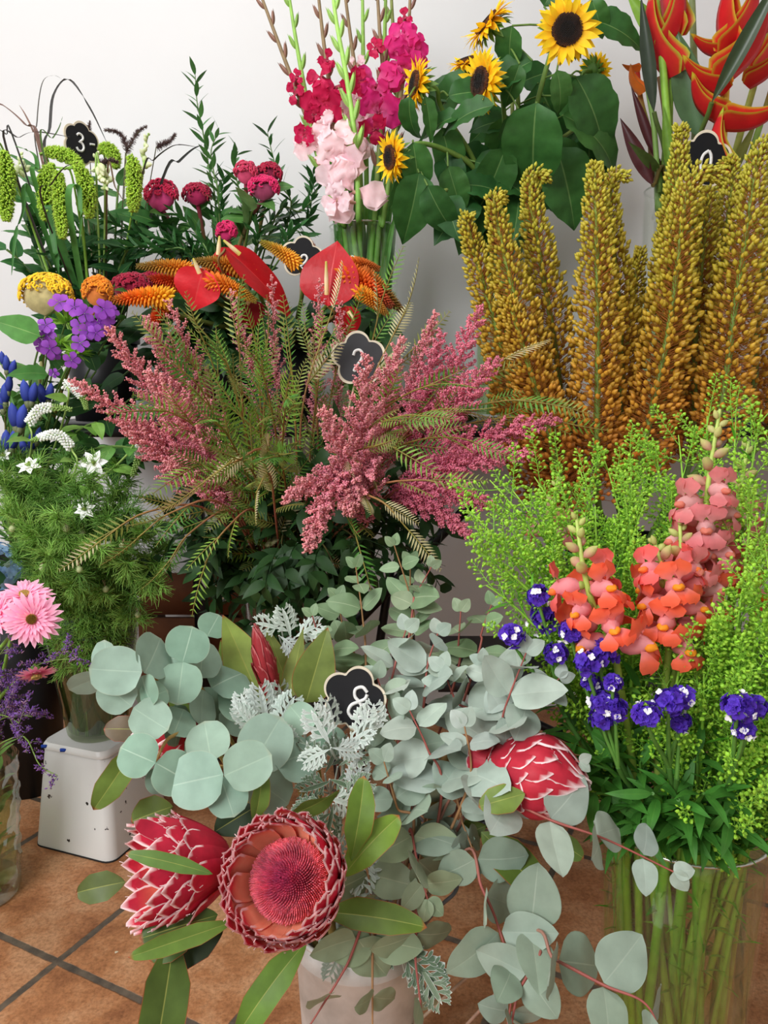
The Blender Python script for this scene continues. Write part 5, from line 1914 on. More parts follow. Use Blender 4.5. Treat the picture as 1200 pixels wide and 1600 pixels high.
dusty('dusty miller sprig with frosty lacy leaves under the slim protea bud', [(415, 1120, .86, 95, 62), (440, 1128, .86, 60, 56), (398, 1135, .85, 140, 52), (425, 1142, .84, -30, 46), (408, 1150, .84, 250, 44), (436, 1112, .88, 80, 54), (388, 1118, .87, 110, 46)])
dusty('dusty miller sprig curling white-edged leaves in front of the chalk tag 8', [(520, 1136, .82, 95, 56), (508, 1150, .81, 120, 58), (548, 1160, .81, 40, 52), (562, 1146, .82, 70, 50), (530, 1170, .80, -10, 46), (582, 1138, .82, 85, 50), (505, 1175, .80, 200, 46)])
dusty('dusty miller sprig with dark green white-rimmed leaves above the open protea', [(490, 1205, .82, 110, 62), (515, 1195, .82, 60, 58), (540, 1190, .82, 30, 52), (505, 1225, .81, 200, 50), (528, 1222, .81, -20, 50)], LACYG)
dusty('dusty miller sprig hanging pale leaves over the rim of the open protea', [(500, 1255, .79, 200, 52), (525, 1250, .79, -20, 54), (518, 1272, .78, -100, 56), (545, 1240, .80, 30, 50), (552, 1225, .81, 60, 46)], LACY + LACYG)
dusty('dusty miller leaf drooping out past the bucket edge by the hanging twig', [(640, 1500, .74, -40, 78), (665, 1525, .73, -55, 60), (620, 1490, .75, 200, 40)], LACYG)
dusty('dusty miller leaves squeezed behind the upright protea leaves', [(452, 985, .98, 100, 46), (470, 990, .98, 30, 44), (430, 980, .98, 160, 40), (445, 1000, .97, -40, 40)])
dusty('withered dusty miller leaves hanging inside the bucket mouth', [(560, 1330, .80, -85, 70), (585, 1340, .80, -95, 74), (575, 1310, .81, 260, 56), (600, 1300, .81, -60, 50), (535, 1310, .80, -120, 44)])
dusty('small dusty miller tuft beneath the open protea against the bucket', [(530, 1490, .755, -110, 50), (545, 1470, .755, -60, 40)])


# ------------------------------------------------------------------ left side: nigella, gerbera, limonium, hydrangea
def thread_t():
    u = np.linspace(0, 1, 4)
    return rod_t(n=3, bow=0.0, seg=1)


def nigella_foliage(g, c, ts, size=0.03, per=16, col=(128, 172, 76)):
    n = len(ts)
    p, tg = c.at(ts), c.tan(ts)
    for i in range(n):
        for s in range(2):
            d = nrm(rand_dirs(1)[0] + tg[i] * 0.5)
            L = size * rnd(0.7, 1.3)
            k = per
            f = RNG.uniform(0.0, 0.55, k)
            p0 = p[i] + d * (L * f)[:, None]
            dd = nrm(d * 1.1 + rand_dirs(k) * 0.85)
            p1 = p0 + dd * (L * 0.5) * RNG.uniform(0.5, 1.0, (k, 1))
            p2 = p1 + nrm(dd + rand_dirs(k) * 0.6) * (L * 0.33)
            cm = jit(k, 0.2)
            rods(g, p0, p1, 0.00068, col, colmul=cm)
            rods(g, p1, p2, 0.0006, col, colmul=cm, taper=0.5)
            rods(g, p[i:i + 1], (p[i] + d * L * 0.6)[None], 0.0005, col)


NPET = leaf_t(1, 0.62, 'ovate', 0.25, 0.12, 0.03, 2, col=(240, 242, 238), vein=(214, 222, 206), nu=6)


def nigella(label, tip, Y, kind='flower', face=(0, -1, 0.6), size=0.019, group=None):
    tip = P(*tip, Y)
    c = V_NIG.path(tip, 0.3)
    t = Thing('nigella', label, 'flower' if kind != 'green' else 'foliage', c.p[0], group or 'nigella in the dark vase')
    b = MB()
    tube(b, c.p, [0.0018, 0.0016, 0.001], lin((110, 150, 66)), 5)
    t.part('stem', b, 'stem')
    g = MB()
    nigella_foliage(g, c, np.linspace(0.3, 0.99, 32), 0.036, 21, (138, 182, 84) if RNG.random() < 0.65 else (104, 150, 66))
    t.part('foliage', g, 'leaf')
    e = c.p[-1]
    f = nrm(A(face, float))
    if kind == 'flower':
        m = MB()
        flower_disc(m, e, f, NPET, 6, 0.002, 0.15, size, rnd(0, 6))
        flower_disc(m, e + f * 0.001, f, NPET, 5, 0.002, 0.5, size * 0.7, rnd(0, 6))
        fl = t.part('blossom', m, 'petal')
        m = MB()
        k = 16
        dd = nrm(rand_dirs(k) * 0.7 + f)
        rods(m, np.tile(e, (k, 1)), e + dd * 0.009, 0.0005, (150, 170, 96), n=4)
        put(m, BUD, e, f, A([0.1, 0.9, 0.2]), [0.006, 0.009, 0.006], mul=lin((140, 170, 80)))
        t.part('centre', m, 'leaf', parent=fl)
    elif kind == 'pod':
        m = MB()
        put(m, ell_t(10, 6, 0.6), e, UP + rand_dirs(1)[0] * 0.3, A([1, 0, 0]), [0.0125, 0.014, 0.0125], mul=lin((168, 178, 128)))
        rods(m, e + UP * 0.013 + A([[0, 0, 0]] * 4), e + UP * 0.019 + rand_dirs(4) * 0.006, 0.0005, (170, 140, 110), n=3)
        h = t.part('seed_pod', m, 'pod')
        m = MB()
        k = 26
        dd = nrm(rand_dirs(k) + UP * 0.4)
        rods(m, np.tile(e, (k, 1)), e + dd * 0.017, 0.0004, (120, 160, 76))
        t.part('bracts', m, 'leaf', parent=h)


seed(41)
NIG = [
    ('white star-shaped nigella flower open beside the green gooseneck leaves', (147, 724), 1.34, 'flower', (0.05, -1, 0.35), .023),
    ('white nigella flower seen from the side near the picture edge', (46, 728), 1.36, 'flower', (-0.1, -0.7, 0.9), .021),
    ('white nigella flower low in the middle of the feathery green', (133, 797), 1.30, 'flower', (0.1, -0.8, 0.6), .017),
    ('small withered white nigella flower by the reddish bare twig', (166, 852), 1.30, 'flower', (0.5, -0.8, -0.2), .010),
    ('pale half-closed nigella flower at the edge above the gerberas', (8, 712), 1.40, 'flower', (-0.3, -0.8, 0.4), .012),
    ('round striped nigella pod at the edge beside the hydrangea', (20, 832), 1.33, 'pod', None, 0),
    ('round nigella pod just above the pink gerbera', (66, 892), 1.30, 'pod', None, 0),
    ('small nigella pod above the vase rim', (165, 926), 1.33, 'pod', None, 0),
    ('nigella pod hanging inside the dark glass', (216, 966), 1.40, 'pod', None, 0),
    ('nigella pod half way up on the stool side', (192, 860), 1.30, 'pod', None, 0),
    ('tiny nigella pod under the low white flower', (130, 838), 1.30, 'pod', None, 0),
    ('spiky nigella bud on a bent stem over the gerbera side', (104, 832), 1.28, 'pod', None, 0),
    ('spiky nigella bud below the bare reddish twig', (124, 896), 1.28, 'pod', None, 0),
]
for lab, tip, Y, kind, face, s in NIG:
    nigella(lab, tip, Y, kind, face or (0, -1, 1), s)
for i, (x, y, Y) in enumerate([(20, 760, 1.4), (60, 765, 1.36), (95, 742, 1.40), (120, 755, 1.32), (175, 760, 1.4), (205, 790, 1.36), (235, 830, 1.34), (255, 880, 1.36), (10, 800, 1.32), (45, 830, 1.28),
                               (90, 800, 1.26), (150, 850, 1.24), (200, 880, 1.28), (250, 915, 1.32), (75, 870, 1.26), (110, 915, 1.30), (20, 870, 1.30), (170, 810, 1.28), (215, 935, 1.36), (-10, 740, 1.36), (190, 725, 1.44), (140, 905, 1.34), (60, 925, 1.34), (270, 850, 1.42), (30, 715, 1.46), (110, 705, 1.46)]):
    nigella('feathery green nigella stem without a flower in the dark vase on the stool', (x, y), Y, 'green', group='feathery nigella stems')

# ---- gerberas
GPET = leaf_t(1, 0.22, 'oblong', 0.3, 0.15, 0, 1, col=(238, 158, 192), tip=(244, 188, 210), base=(232, 120, 166), nu=6)
seed(43)
for lab, pp, Y, face, R in [('pink gerbera facing forward at the edge beside the purple sea lavender', (50, 967), 1.10, (0.25, -1, 0.25), .038),
                            ('pink gerbera seen edge-on above the forward-facing one', (38, 932), 1.16, (0.15, -0.35, 1), .038),
                            ('pink gerbera cut off by the picture edge', (-4, 965), 1.12, (-0.6, -0.8, 0.4), .034),
                            ('drooping pink gerbera petals low among the sea lavender', (56, 1052), 1.12, (0.3, -0.5, -0.8), .026)]:
    e = P(*pp, Y)
    c = V_CRYS.path(e, 0.2)
    f = nrm(A(face, float))
    c = Curve(np.vstack([c.p[:-3], e - f * 0.012, e]))
    t = Thing('gerbera', lab, 'flower', c.p[0], 'pink gerberas')
    b = MB()
    tube(b, c.p, [0.0034, 0.003], lin((118, 160, 66)), 7)
    t.part('stem', b, 'stem')
    m = MB()
    for n, r0, s, tl in ((22, .006, R, 0.12), (20, .005, R * 0.86, 0.28), (22, .004, R * 0.58, 0.5), (18, .003, R * 0.36, 0.7)):
        flower_disc(m, e, f, GPET, n, r0, tl, s, rnd(0, 6), 0.12, 0.06)
    h = t.part('petals', m, 'petal')
    m = MB()
    k = 160
    a = np.arange(k) * 2.4
    r = 0.0075 * np.sqrt((np.arange(k) + .5) / k)
    x = nrm(np.cross(f, A([.3, .2, .9])))
    y = np.cross(f, x)
    q = e + np.cos(a)[:, None] * r[:, None] * x + np.sin(a)[:, None] * r[:, None] * y + f * 0.004
    rods(m, q, q + f * 0.004, 0.0006, (214, 190, 120), colmul=jit(k, 0.2), n=4)
    t.part('centre', m, 'fluff', parent=h)
    m = MB()
    put(m, leaf_t(1, 0.4, 'ovate', 0.4, 0.2, col=(110, 150, 66)), e - f * 0.004, -f, A([.3, .3, .9]), 0.001)
    put(m, ell_t(10, 5, 0.7), e - f * 0.012, f, A([1, .1, .1]), [0.020, 0.016, 0.020], mul=lin((104, 146, 64)))
    t.part('calyx', m, 'leaf')

# ---- sea lavender
seed(45)
for lab, pp, Y in [('purple sea lavender spray drooping out over the stool', (112, 1030), 1.08), ('purple sea lavender spray at the edge under the gerberas', (10, 1010), 1.10), ('purple sea lavender spray close above the crystal vase', (50, 1120), 1.10),
                   ('thin sea lavender sprig hanging in front of the white stool', (90, 1212), 1.06), ('purple sea lavender spray cut off by the picture edge', (-10, 1090), 1.12), ('purple sea lavender spray in the middle of the bunch', (36, 1050), 1.14), ('low purple sea lavender sprig by the crystal rim', (30, 1130), 1.06)]:
    e = P(*pp, Y)
    low = pp[1] > 1200
    c = V_CRYS.path(e, 0.2) if not low else V_CRYS.path(e, via=[P(30, 1150, 1.14), P(62, 1195, 1.08)])
    t = Thing('sea_lavender', lab, 'flower', c.p[0], 'purple sea lavender')
    b, m = MB(), MB()
    tube(b, c.p, [0.0016, 0.0013, 0.0006], lin((110, 140, 66)), 4)
    nb = 9 if low else 22
    ts = np.linspace(0.62 if not low else 0.8, 1.0, nb)
    PP = []
    for tt in ts:
        p, tg = c.at(tt), c.tan(tt)
        d = nrm(rand_dirs(1)[0] * 0.9 + tg * 0.7 + UP * 0.15 * (0 if low else 1))
        L = rnd(0.02, 0.055) * (0.5 if low else 1)
        q = Curve(bez(p, p + d * L * .4, p + d * L * .7 + rand_dirs(1)[0] * .004, p + d * L, 6))
        tube(b, q.p, 0.0005, lin((110, 120, 80)), 3, cap=False)
        k = int(L * 900)
        PP.append(q.at(RNG.uniform(0.35, 1, k)) + rand_dirs(k) * 0.0032)
    PP = np.vstack(PP)
    n = len(PP)
    cc = np.where(RNG.random((n, 1)) < 0.75, lin((116, 82, 150)), lin((142, 110, 140))) * jit(n, 0.2)
    m.inst(ell_t(4, 3, 0.8), PP, basis(nrm(rand_dirs(n) + UP * 0.6), rand_dirs(n)), np.stack([np.full(n, .0022), RNG.uniform(.004, .0065, n), np.full(n, .0022)], -1), colmul=cc)
    t.part('stems', b, 'stem')
    t.part('blossoms', m, 'fluff')
# green stems in the crystal vase
for i in range(7):
    a = i * 0.9
    e = A([V_CRYS.x + 0.05 * cos(a), V_CRYS.y + 0.05 * sin(a), V_CRYS.z1 + rnd(.02, .07)])
    c = V_CRYS.path(e, 0.1)
    t = Thing('green_sprig', 'green leafy stem standing in the cut crystal vase', 'foliage', c.p[0], 'green stems in the crystal vase')
    b = MB()
    tube(b, c.p, [0.003, 0.0022], lin((104, 140, 60)), 5)
    t.part('stem', b, 'stem')
    g = MB()
    leaf_along(g, c, np.linspace(0.1, 1, 14), leaf_t(1, 0.3, 'lance', 0.6, 0.1, col=(96, 130, 60), nu=5), 0.05, 0.7)
    t.part('leaves', g, 'leaf')

# ---- hydrangea
seed(47)
for lab, pp, Y in [('pale blue hydrangea head peeking in at the edge', (-8, 885), 1.42), ('grey-green hydrangea head fading beside the nigella', (38, 905), 1.50)]:
    e = P(*pp, Y)
    c = V_HYD.path(e, 0.2)
    t = Thing('hydrangea', lab, 'flower', c.p[0], 'hydrangeas')
    b = MB()
    tube(b, c.p, 0.004, lin((90, 110, 60)), 6)
    t.part('stem', b, 'stem')
    m = MB()
    pale = 'pale' in lab
    T = leaf_t(1, 0.95, 'round', 0.3, 0.1, 0.03, 2, col=(148, 180, 212) if pale else (128, 150, 128), nu=4)
    dd = rand_dirs(70)
    for d in dd:
        flower_disc(m, e + d * 0.045, nrm(d + UP * .2), T, 4, 0.001, 0.2, 0.012, rnd(0, 6))
    t.part('florets', m, 'petal')
    g = MB()
    leaf_along(g, c, np.linspace(0.7, 0.95, 5), leaf_t(1, 0.6, 'ovate', 0.5, 0.1, 0.02, 3, col=(56, 92, 48), vein=(90, 120, 70)), 0.08, 1.1)
    t.part('leaves', g, 'leaf')

# a strappy pale leaf in the dark gap
t = Thing('strap_leaf', 'pale strap-like leaf lying in the dark gap beside the black leg', 'leaf', P(330, 930, 1.8))
m = MB()
put(m, leaf_t(1, 0.22, 'lance', 0.8, 0.2, col=(206, 206, 190), vein=(160, 170, 140), nu=8), P(312, 902, 1.72), fdir(P(312, 902, 1.72), -45), tocam(P(312, 902, 1.72)), 0.095)
t.part('blade', m, 'leaf')
m = MB()
tube(m, spline([P(312, 902, 1.72), P(318, 870, 1.76), P(350, 860, 1.82)], 10), 0.002, lin((120, 110, 80)), 5)
t.part('stalk', m, 'stem')

# ------------------------------------------------------------------ left middle: phlox, gentian, gooseneck, yellow cockscomb
seed(51)
PH = leaf_t(1, 0.78, 'spat', 0.25, 0.06, 0.03, 2, col=(152, 80, 190), base=(120, 50, 160), nu=5)
PHB = leaf_t(1, 0.42, 'ovate', 0.5, 0.14, 0.02, 3, col=(48, 92, 40), vein=(92, 132, 66), nu=7)


def broad_leaves(t, c, ts, size, col, W=0.45, n='leaf', kind='ovate', angle=1.1, vein=(120, 158, 84)):
    for tt in ts:
        p, tg = c.at(tt), c.tan(tt)
        d = nrm(rand_dirs(1)[0] * A([1, 0.6, 0.35]) * angle + tg * 0.5 + A([0, -0.35, 0]))
        m = MB()
        put(m, leaf_t(1, W, kind, rnd(0.3, 0.9), 0.12, 0.025, 3, col=col, vein=vein, nu=9, ph=rnd(0, 6)), p, d, nrm(UP * 0.6 + tocam(p) * 0.6 + rand_dirs(1)[0] * 0.3), size * rnd(0.8, 1.2), mul=jit(1, 0.12)[0])
        t.part(n, m, 'leaf')


def phlox(label, pts, Y, center):
    cp = P(*center, Y + 0.02)
    c = V_LEFT.path(cp, 0.3)
    t = Thing('phlox', label, 'flower', c.p[0], 'purple phlox')
    b = MB()
    tube(b, c.p, [0.003, 0.002], lin((96, 128, 60)), 6)
    t.part('stem', b, 'stem')
    for (x, y, s) in pts:
        e = P(x, y, Y + rnd(-.015, .015))
        f = nrm(tocam(e) + nrm(e - cp) * 0.6 + rand_dirs(1)[0] * 0.3)
        m = MB()
        flower_disc(m, e, f, PH, 5, 0.0005, 0.08, s / F * Y * 0.62, rnd(0, 6), 0.08, 0.14)
        tube(m, spline([cp, e * .6 + cp * .4 - UP * .004, e - f * .001], 6), 0.0008, lin((130, 120, 110)), 4)
        put(m, OCT, e + f * 0.001, f, A([.1, .9, .2]), 0.0016, mul=lin((220, 200, 230)))
        t.part('blossom', m, 'petal')
    g = MB()
    k = 34
    dd = nrm(rand_dirs(k) * A([1, .7, .6]) + UP * 0.4 + A([0, -.3, 0]))
    g.inst(leaf_t(1, 0.24, 'lance', 0.4, 0.1, col=(124, 172, 56), nu=4), cp + dd * 0.004 + A([0, 0, -.005]), basis(dd, rand_dirs(k)), RNG.uniform(.016, .036, k), colmul=jit(k, .15))
    leaf_along(g, c, np.linspace(0.5, 0.93, 8), PHB, 0.055, 0.9)
    t.part('leaves', g, 'leaf')


phlox('purple phlox head with many open flowers beside the orange cockscomb', [(162, 483, 28), (155, 505, 30), (127, 510, 28), (138, 516, 24), (174, 486, 22), (132, 490, 24), (116, 480, 26), (150, 520, 22), (166, 500, 22)], 1.52, (142, 515))
phlox('purple phlox head in shade beside the big green leaf', [(72, 508, 24), (66, 530, 24), (78, 545, 26), (62, 540, 20), (74, 522, 22), (84, 552, 20)], 1.52, (92, 535))
phlox('single purple phlox flower standing up under the yellow cockscomb', [(93, 472, 27)], 1.54, (104, 500))
phlox('purple phlox flowers drooping below the main head', [(125, 536, 24), (112, 563, 22), (84, 583, 14)], 1.50, (118, 550))

for lab, pp, Y, sz in [('gentian stem with deep blue buds at the picture edge', [(8, 615, 18), (14, 600, 15), (2, 628, 15)], 1.50, 1), ('gentian stem with two paired blue buds above the gooseneck spike', [(40, 612, 20), (52, 614, 18)], 1.48, 1),
                       ('gentian stem with dark blue buds next to the nodding white spikes', [(66, 616, 18), (78, 613, 16)], 1.52, 1), ('gentian stem with the brightest blue bud pair', [(22, 650, 22), (34, 652, 22)], 1.44, 1),
                       ('low gentian stem with blue buds beside the white nigella', [(10, 690, 20), (22, 686, 20), (0, 700, 18)], 1.44, 1), ('gentian buds behind the big green leaves at the edge', [(10, 568, 14), (20, 575, 14), (4, 560, 12)], 1.56, 1),
                       ('gentian stem half hidden behind the low gooseneck spike', [(50, 690, 16), (38, 700, 16), (60, 680, 14)], 1.50, 1)]:
    cp = P(np.mean([q[0] for q in pp]), max(q[1] for q in pp) + 22, Y)
    c = V_LEFT.path(cp, 0.3)
    t = Thing('gentian', lab, 'flower', c.p[0], 'blue gentians')
    b = MB()
    tube(b, c.p, [0.003, 0.002], lin((104, 110, 66)), 6)
    t.part('stem', b, 'stem')
    for (x, y, s) in pp:
        e = P(x, y, Y)
        m = MB()
        d = nrm(e - cp + UP * .012)
        T = ell_t(8, 6, 0.55, (40, 52, 128), (66, 82, 172))
        L = s / F * Y * 1.9
        put(m, T, e - d * L * 0.5, d, A([.2, 1, .1]), [L * .42, L, L * .42], mul=jit(1, .12)[0])
        fl = t.part('bud', m, 'petal')
        m = MB()
        put(m, ell_t(8, 5, .8), e - d * L * 0.75, d, A([.2, 1, .1]), [L * .3, L * .55, L * .3], mul=lin((112, 120, 84)))
        tube(m, [cp, e - d * L * .6], 0.0012, lin((100, 110, 66)), 4)
        t.part('calyx', m, 'leaf', parent=fl)
    g = MB()
    leaf_along(g, c, np.linspace(0.55, 1.0, 12), leaf_t(1, 0.22, 'lance', 0.5, 0.1, col=(72, 116, 54), vein=(120, 150, 86), nu=6), 0.07, 0.8)
    t.part('leaves', g, 'leaf')

# gooseneck
seed(53)
for lab, pts, Y in [('white gooseneck spike arching beside the brightest gentian buds', [(45, 662), (62, 640), (88, 637), (112, 640)], 1.42), ('white gooseneck spike low in front, tip pointing at the nigella', [(112, 700), (92, 680), (68, 682), (48, 690)], 1.40),
                    ('white gooseneck spike nodding under the drooping phlox', [(100, 600), (118, 608), (130, 622), (135, 640)], 1.46), ('white gooseneck spike hanging between green leaves and astilbe', [(196, 668), (212, 680), (220, 700), (206, 745)], 1.40)]:
    q = [P(x, y, Y) for x, y in pts]
    b0, rim = V_LEFT.foot(q[0])
    c0 = Curve(spline([b0, rim, q[0] - UP * 0.05, q[0]], 20))
    c = Curve(spline(q, 20))
    t = Thing('gooseneck_loosestrife', lab, 'flower', b0, 'white gooseneck spikes')
    b = MB()
    tube(b, np.vstack([c0.p, c.p[1:]]), [0.0024, 0.0018, 0.001], lin((140, 166, 90)), 5)
    t.part('stem', b, 'stem')
    m = MB()
    n = 150
    f = (np.arange(n) + .5) / n
    p, tg = c.at(f), c.tan(f)
    x = nrm(np.cross(tg, A([.2, .9, .3])))
    y = np.cross(tg, x)
    a = np.arange(n) * 2.4
    rad = np.cos(a)[:, None] * x + np.sin(a)[:, None] * y
    r = 0.0095 * np.minimum(1, (1.05 - f) * 1.8)
    white = f < 0.62 if 'low' not in lab else f < 0.8
    cc = np.where(white[:, None], lin((240, 242, 238)), lin((160, 190, 110)))
    s = np.where(white, .0052, .0036)
    m.inst(ell_t(5, 4, .7), p + rad * (r * .5)[:, None], basis(rad, tg), np.stack([s, s * 1.2, s], -1), colmul=cc * jit(n, .08))
    t.part('florets', m, 'petal')
    broad_leaves(t, c0, [0.72, 0.80, 0.88, 0.96], 0.055, (112, 152, 66), 0.42)

# broad leaved green stems filling the left side
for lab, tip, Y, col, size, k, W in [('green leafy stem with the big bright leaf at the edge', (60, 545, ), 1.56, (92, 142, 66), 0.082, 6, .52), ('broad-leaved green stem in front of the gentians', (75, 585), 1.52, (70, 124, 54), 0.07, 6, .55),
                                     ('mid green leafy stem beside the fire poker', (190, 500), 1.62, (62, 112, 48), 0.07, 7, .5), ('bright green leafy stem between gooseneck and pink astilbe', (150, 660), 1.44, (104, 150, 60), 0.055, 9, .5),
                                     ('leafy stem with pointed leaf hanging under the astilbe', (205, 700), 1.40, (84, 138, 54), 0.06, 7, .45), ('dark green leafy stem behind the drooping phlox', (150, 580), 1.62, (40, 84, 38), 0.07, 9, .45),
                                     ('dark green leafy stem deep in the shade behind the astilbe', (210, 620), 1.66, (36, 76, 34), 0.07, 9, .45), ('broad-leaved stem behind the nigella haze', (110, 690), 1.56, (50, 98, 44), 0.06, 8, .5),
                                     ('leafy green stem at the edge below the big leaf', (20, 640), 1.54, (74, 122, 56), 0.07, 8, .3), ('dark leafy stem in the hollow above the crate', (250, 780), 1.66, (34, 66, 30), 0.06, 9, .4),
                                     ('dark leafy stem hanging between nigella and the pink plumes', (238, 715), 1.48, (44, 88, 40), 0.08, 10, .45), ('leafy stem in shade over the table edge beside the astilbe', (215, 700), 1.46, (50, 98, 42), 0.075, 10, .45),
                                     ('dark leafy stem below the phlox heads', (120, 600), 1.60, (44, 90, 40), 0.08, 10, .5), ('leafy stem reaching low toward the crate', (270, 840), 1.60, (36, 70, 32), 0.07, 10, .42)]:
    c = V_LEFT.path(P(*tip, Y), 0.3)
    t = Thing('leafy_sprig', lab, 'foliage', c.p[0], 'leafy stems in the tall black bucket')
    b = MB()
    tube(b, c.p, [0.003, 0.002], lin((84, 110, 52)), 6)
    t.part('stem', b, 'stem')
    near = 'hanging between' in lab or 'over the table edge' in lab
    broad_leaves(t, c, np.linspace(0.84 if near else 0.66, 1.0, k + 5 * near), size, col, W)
t = Thing('leafy_sprig', 'single large pale green leaf reaching out at the edge before the grey wall', 'foliage', A([V_LEFT.x, V_LEFT.y, .02]), 'leafy stems in the tall black bucket')
q = P(62, 525, 1.50)
b = MB()
c = Curve(spline([A([V_LEFT.x, V_LEFT.y, .02]), A([V_LEFT.x + .01, V_LEFT.y, .56]), P(72, 560, 1.56), q], 20))
tube(b, c.p, 0.002, lin((84, 120, 56)), 5)
t.part('stem', b, 'stem')
m = MB()
put(m, leaf_t(1, 0.66, 'ovate', 0.3, 0.12, 0.02, 4, col=(84, 140, 66), vein=(140, 176, 104), nu=10), q, fdir(q, 158, .1), nrm(tocam(q) + UP * .5), 0.088)
t.part('leaf', m, 'leaf')


# ------------------------------------------------------------------ cockscombs
def cockscomb(label, pp, Y, w_px, h_px, col, vessel, neck=None, face=(0, -1, 0.25), leafcol=(66, 112, 48), nleaf=3, n=230, back=(150, 40, 80)):
    e = P(*pp, Y)
    W, H = w_px / F * Y * .5, h_px / F * Y * .5
    c = vessel.path(e - UP * H * 1.0, 0.3)
    t = Thing('cockscomb', label, 'flower', c.p[0], 'crested cockscombs')
    b = MB()
    tube(b, c.p, [0.0045, 0.004, 0.005], [lin((110, 130, 60)), lin((120, 130, 64)), lin(back)], 7)
    t.part('stem', b, 'stem')
    f = nrm(A(face, float))
    x = nrm(np.cross(f, UP))
    y = np.cross(x, f)
    m = MB()
    T = ell_t(16, 9, 0.7)
    m.inst(T, A([e - y * H * 1.25]), basis(A([y]), A([f])), A([[W * 1.6, H * 2.1, W * 0.9]]), col=lin(back))
    h = t.part('head', m, 'velvet')
    m = MB()
    for k in range(n):
        a = rnd(-0.35, pi + 0.35)
        g = rnd(-0.9, 0.9) if k % 3 else rnd(0.2, 1.0)
        cc = np.sqrt(max(1 - g * g, 0))
        d = x * cos(a) * cc + y * sin(a) * cc * 1.0 + f * g
        p = e - y * H * .15 + x * np.dot(d, x) * W * 0.93 + y * np.dot(d, y) * H * 0.98 + f * np.dot(d, f) * W * 0.52
        if np.dot(d, y) < (-0.05 if 'tan' in label else -0.5) and abs(np.dot(d, x)) < .75:
            continue
        u = nrm(np.cross(d, rand_dirs(1)[0]))
        v2 = np.cross(d, u)
        r = rnd(.0035, .0055)
        th = np.linspace(0, rnd(2.4, 5.2), 8)
        q = p + (np.cos(th) - 1)[:, None] * u * r + np.sin(th)[:, None] * v2 * r + d * 0.002
        tube(m, q, 0.0019, lin(col) * jit(1, .16)[0], 5)
    t.part('crest', m, 'velvet', parent=h)
    broad_leaves(t, c, np.linspace(0.78, 0.97, nleaf), 0.065, leafcol, 0.5)


seed(55)
cockscomb('large yellow cockscomb with a tan underside at the edge above the phlox', (72, 455), 1.60, 84, 60, (226, 186, 40), V_LEFT, back=(170, 158, 110), n=240, nleaf=4)
cockscomb('orange cockscomb between the yellow one and the fire poker', (152, 452), 1.60, 44, 44, (214, 128, 28), V_LEFT, back=(190, 110, 50))
cockscomb('crimson cockscomb behind the orange fire poker tip', (206, 446), 1.70, 66, 40, (146, 22, 50), V_POKER, back=(120, 20, 44), n=170)
cockscomb('crimson cockscomb under the green-tipped fire poker', (240, 440), 1.72, 40, 32, (150, 24, 54), V_POKER, back=(120, 20, 44))
cockscomb('small round magenta cockscomb just above the red anthurium', (354, 360), 1.72, 28, 26, (190, 34, 90), V_POKER, back=(170, 40, 90), n=110, nleaf=0)
cockscomb('crimson cockscomb with a pink hollow beside the millet', (252, 302), 1.78, 50, 46, (170, 22, 62), V_RUSC, (0.5, -.8, .2), back=(178, 60, 110), n=150)
cockscomb('crimson cockscomb deep in the dark ruscus leaves', (308, 302), 1.82, 42, 30, (152, 24, 56), V_RUSC, back=(140, 30, 70), n=120)
cockscomb('dark crimson cockscomb at the top of the pair next to the gladioli', (420, 270), 1.78, 38, 30, (150, 18, 52), V_RUSC, back=(110, 24, 50), n=130)
cockscomb('bright magenta cockscomb in front of the dark crimson one near the gladioli', (412, 292), 1.74, 46, 34, (196, 34, 92), V_RUSC, back=(130, 52, 80), n=150)
cockscomb('pinkish red cockscomb standing above the pale heart-shaped leaves', (384, 268), 1.76, 32, 32, (186, 52, 84), V_RUSC, back=(170, 60, 90), n=110)


# ------------------------------------------------------------------ fire pokers and anthuriums
seed(61)
TUBE = ell_t(6, 5, 0.6)


def poker(label, tail, tip, Y, w_px, grad, Yt=None):
    a, b_ = P(*tail, Y), P(*tip, Y if Yt is None else Yt)
    R = w_px / F * Y * .5
    b0, rim = V_POKER.foot(a)
    ax = nrm(b_ - a)
    mid = a - ax * 0.012 - UP * 0.03 + A([0, 0.045, 0])
    c = Curve(spline([b0, rim, mid, a + A([0, 0.006, 0]), (a + b_) / 2 + UP * 0.004, b_], 36))
    t = Thing('fire_poker', label, 'flower', b0, 'orange fire pokers')
    m = MB()
    tube(m, c.p, [0.005, 0.0045, 0.004, 0.003], [lin((90, 110, 50)), lin((100, 112, 50)), lin((130, 100, 50))], 7)
    t.part('stem', m, 'stem')
    L = np.linalg.norm(b_ - a)
    t0 = 1 - L / c.L
    n = 190
    f = (np.arange(n) + .5) / n
    ts = t0 + (1 - t0) * f
    p, tg = c.at(ts), c.tan(ts)
    x = nrm(np.cross(tg, A([.2, .3, .9])))
    y = np.cross(tg, x)
    an = np.arange(n) * 2.39996
    rad = np.cos(an)[:, None] * x + np.sin(an)[:, None] * y
    ln = 0.024 * (1.05 - 0.75 * f ** 1.3) * (R / 0.026)
    back = 0.45 - 1.15 * f
    D = nrm(rad * 0.9 - tg * back[:, None] - UP * 0.12)
    st = np.linspace(0, 1, len(grad))
    G = np.stack([lin(g) for g in grad])
    cc = np.stack([np.interp(f, st, G[:, q]) for q in range(3)], -1) * jit(n, .12)
    m = MB()
    m.inst((TUBE[0], TUBE[1], np.ones_like(TUBE[2])), p + rad * 0.001, basis(D, tg), np.stack([ln * .30, ln, ln * .30], -1), colmul=cc)
    t.part('florets', m, 'petal')


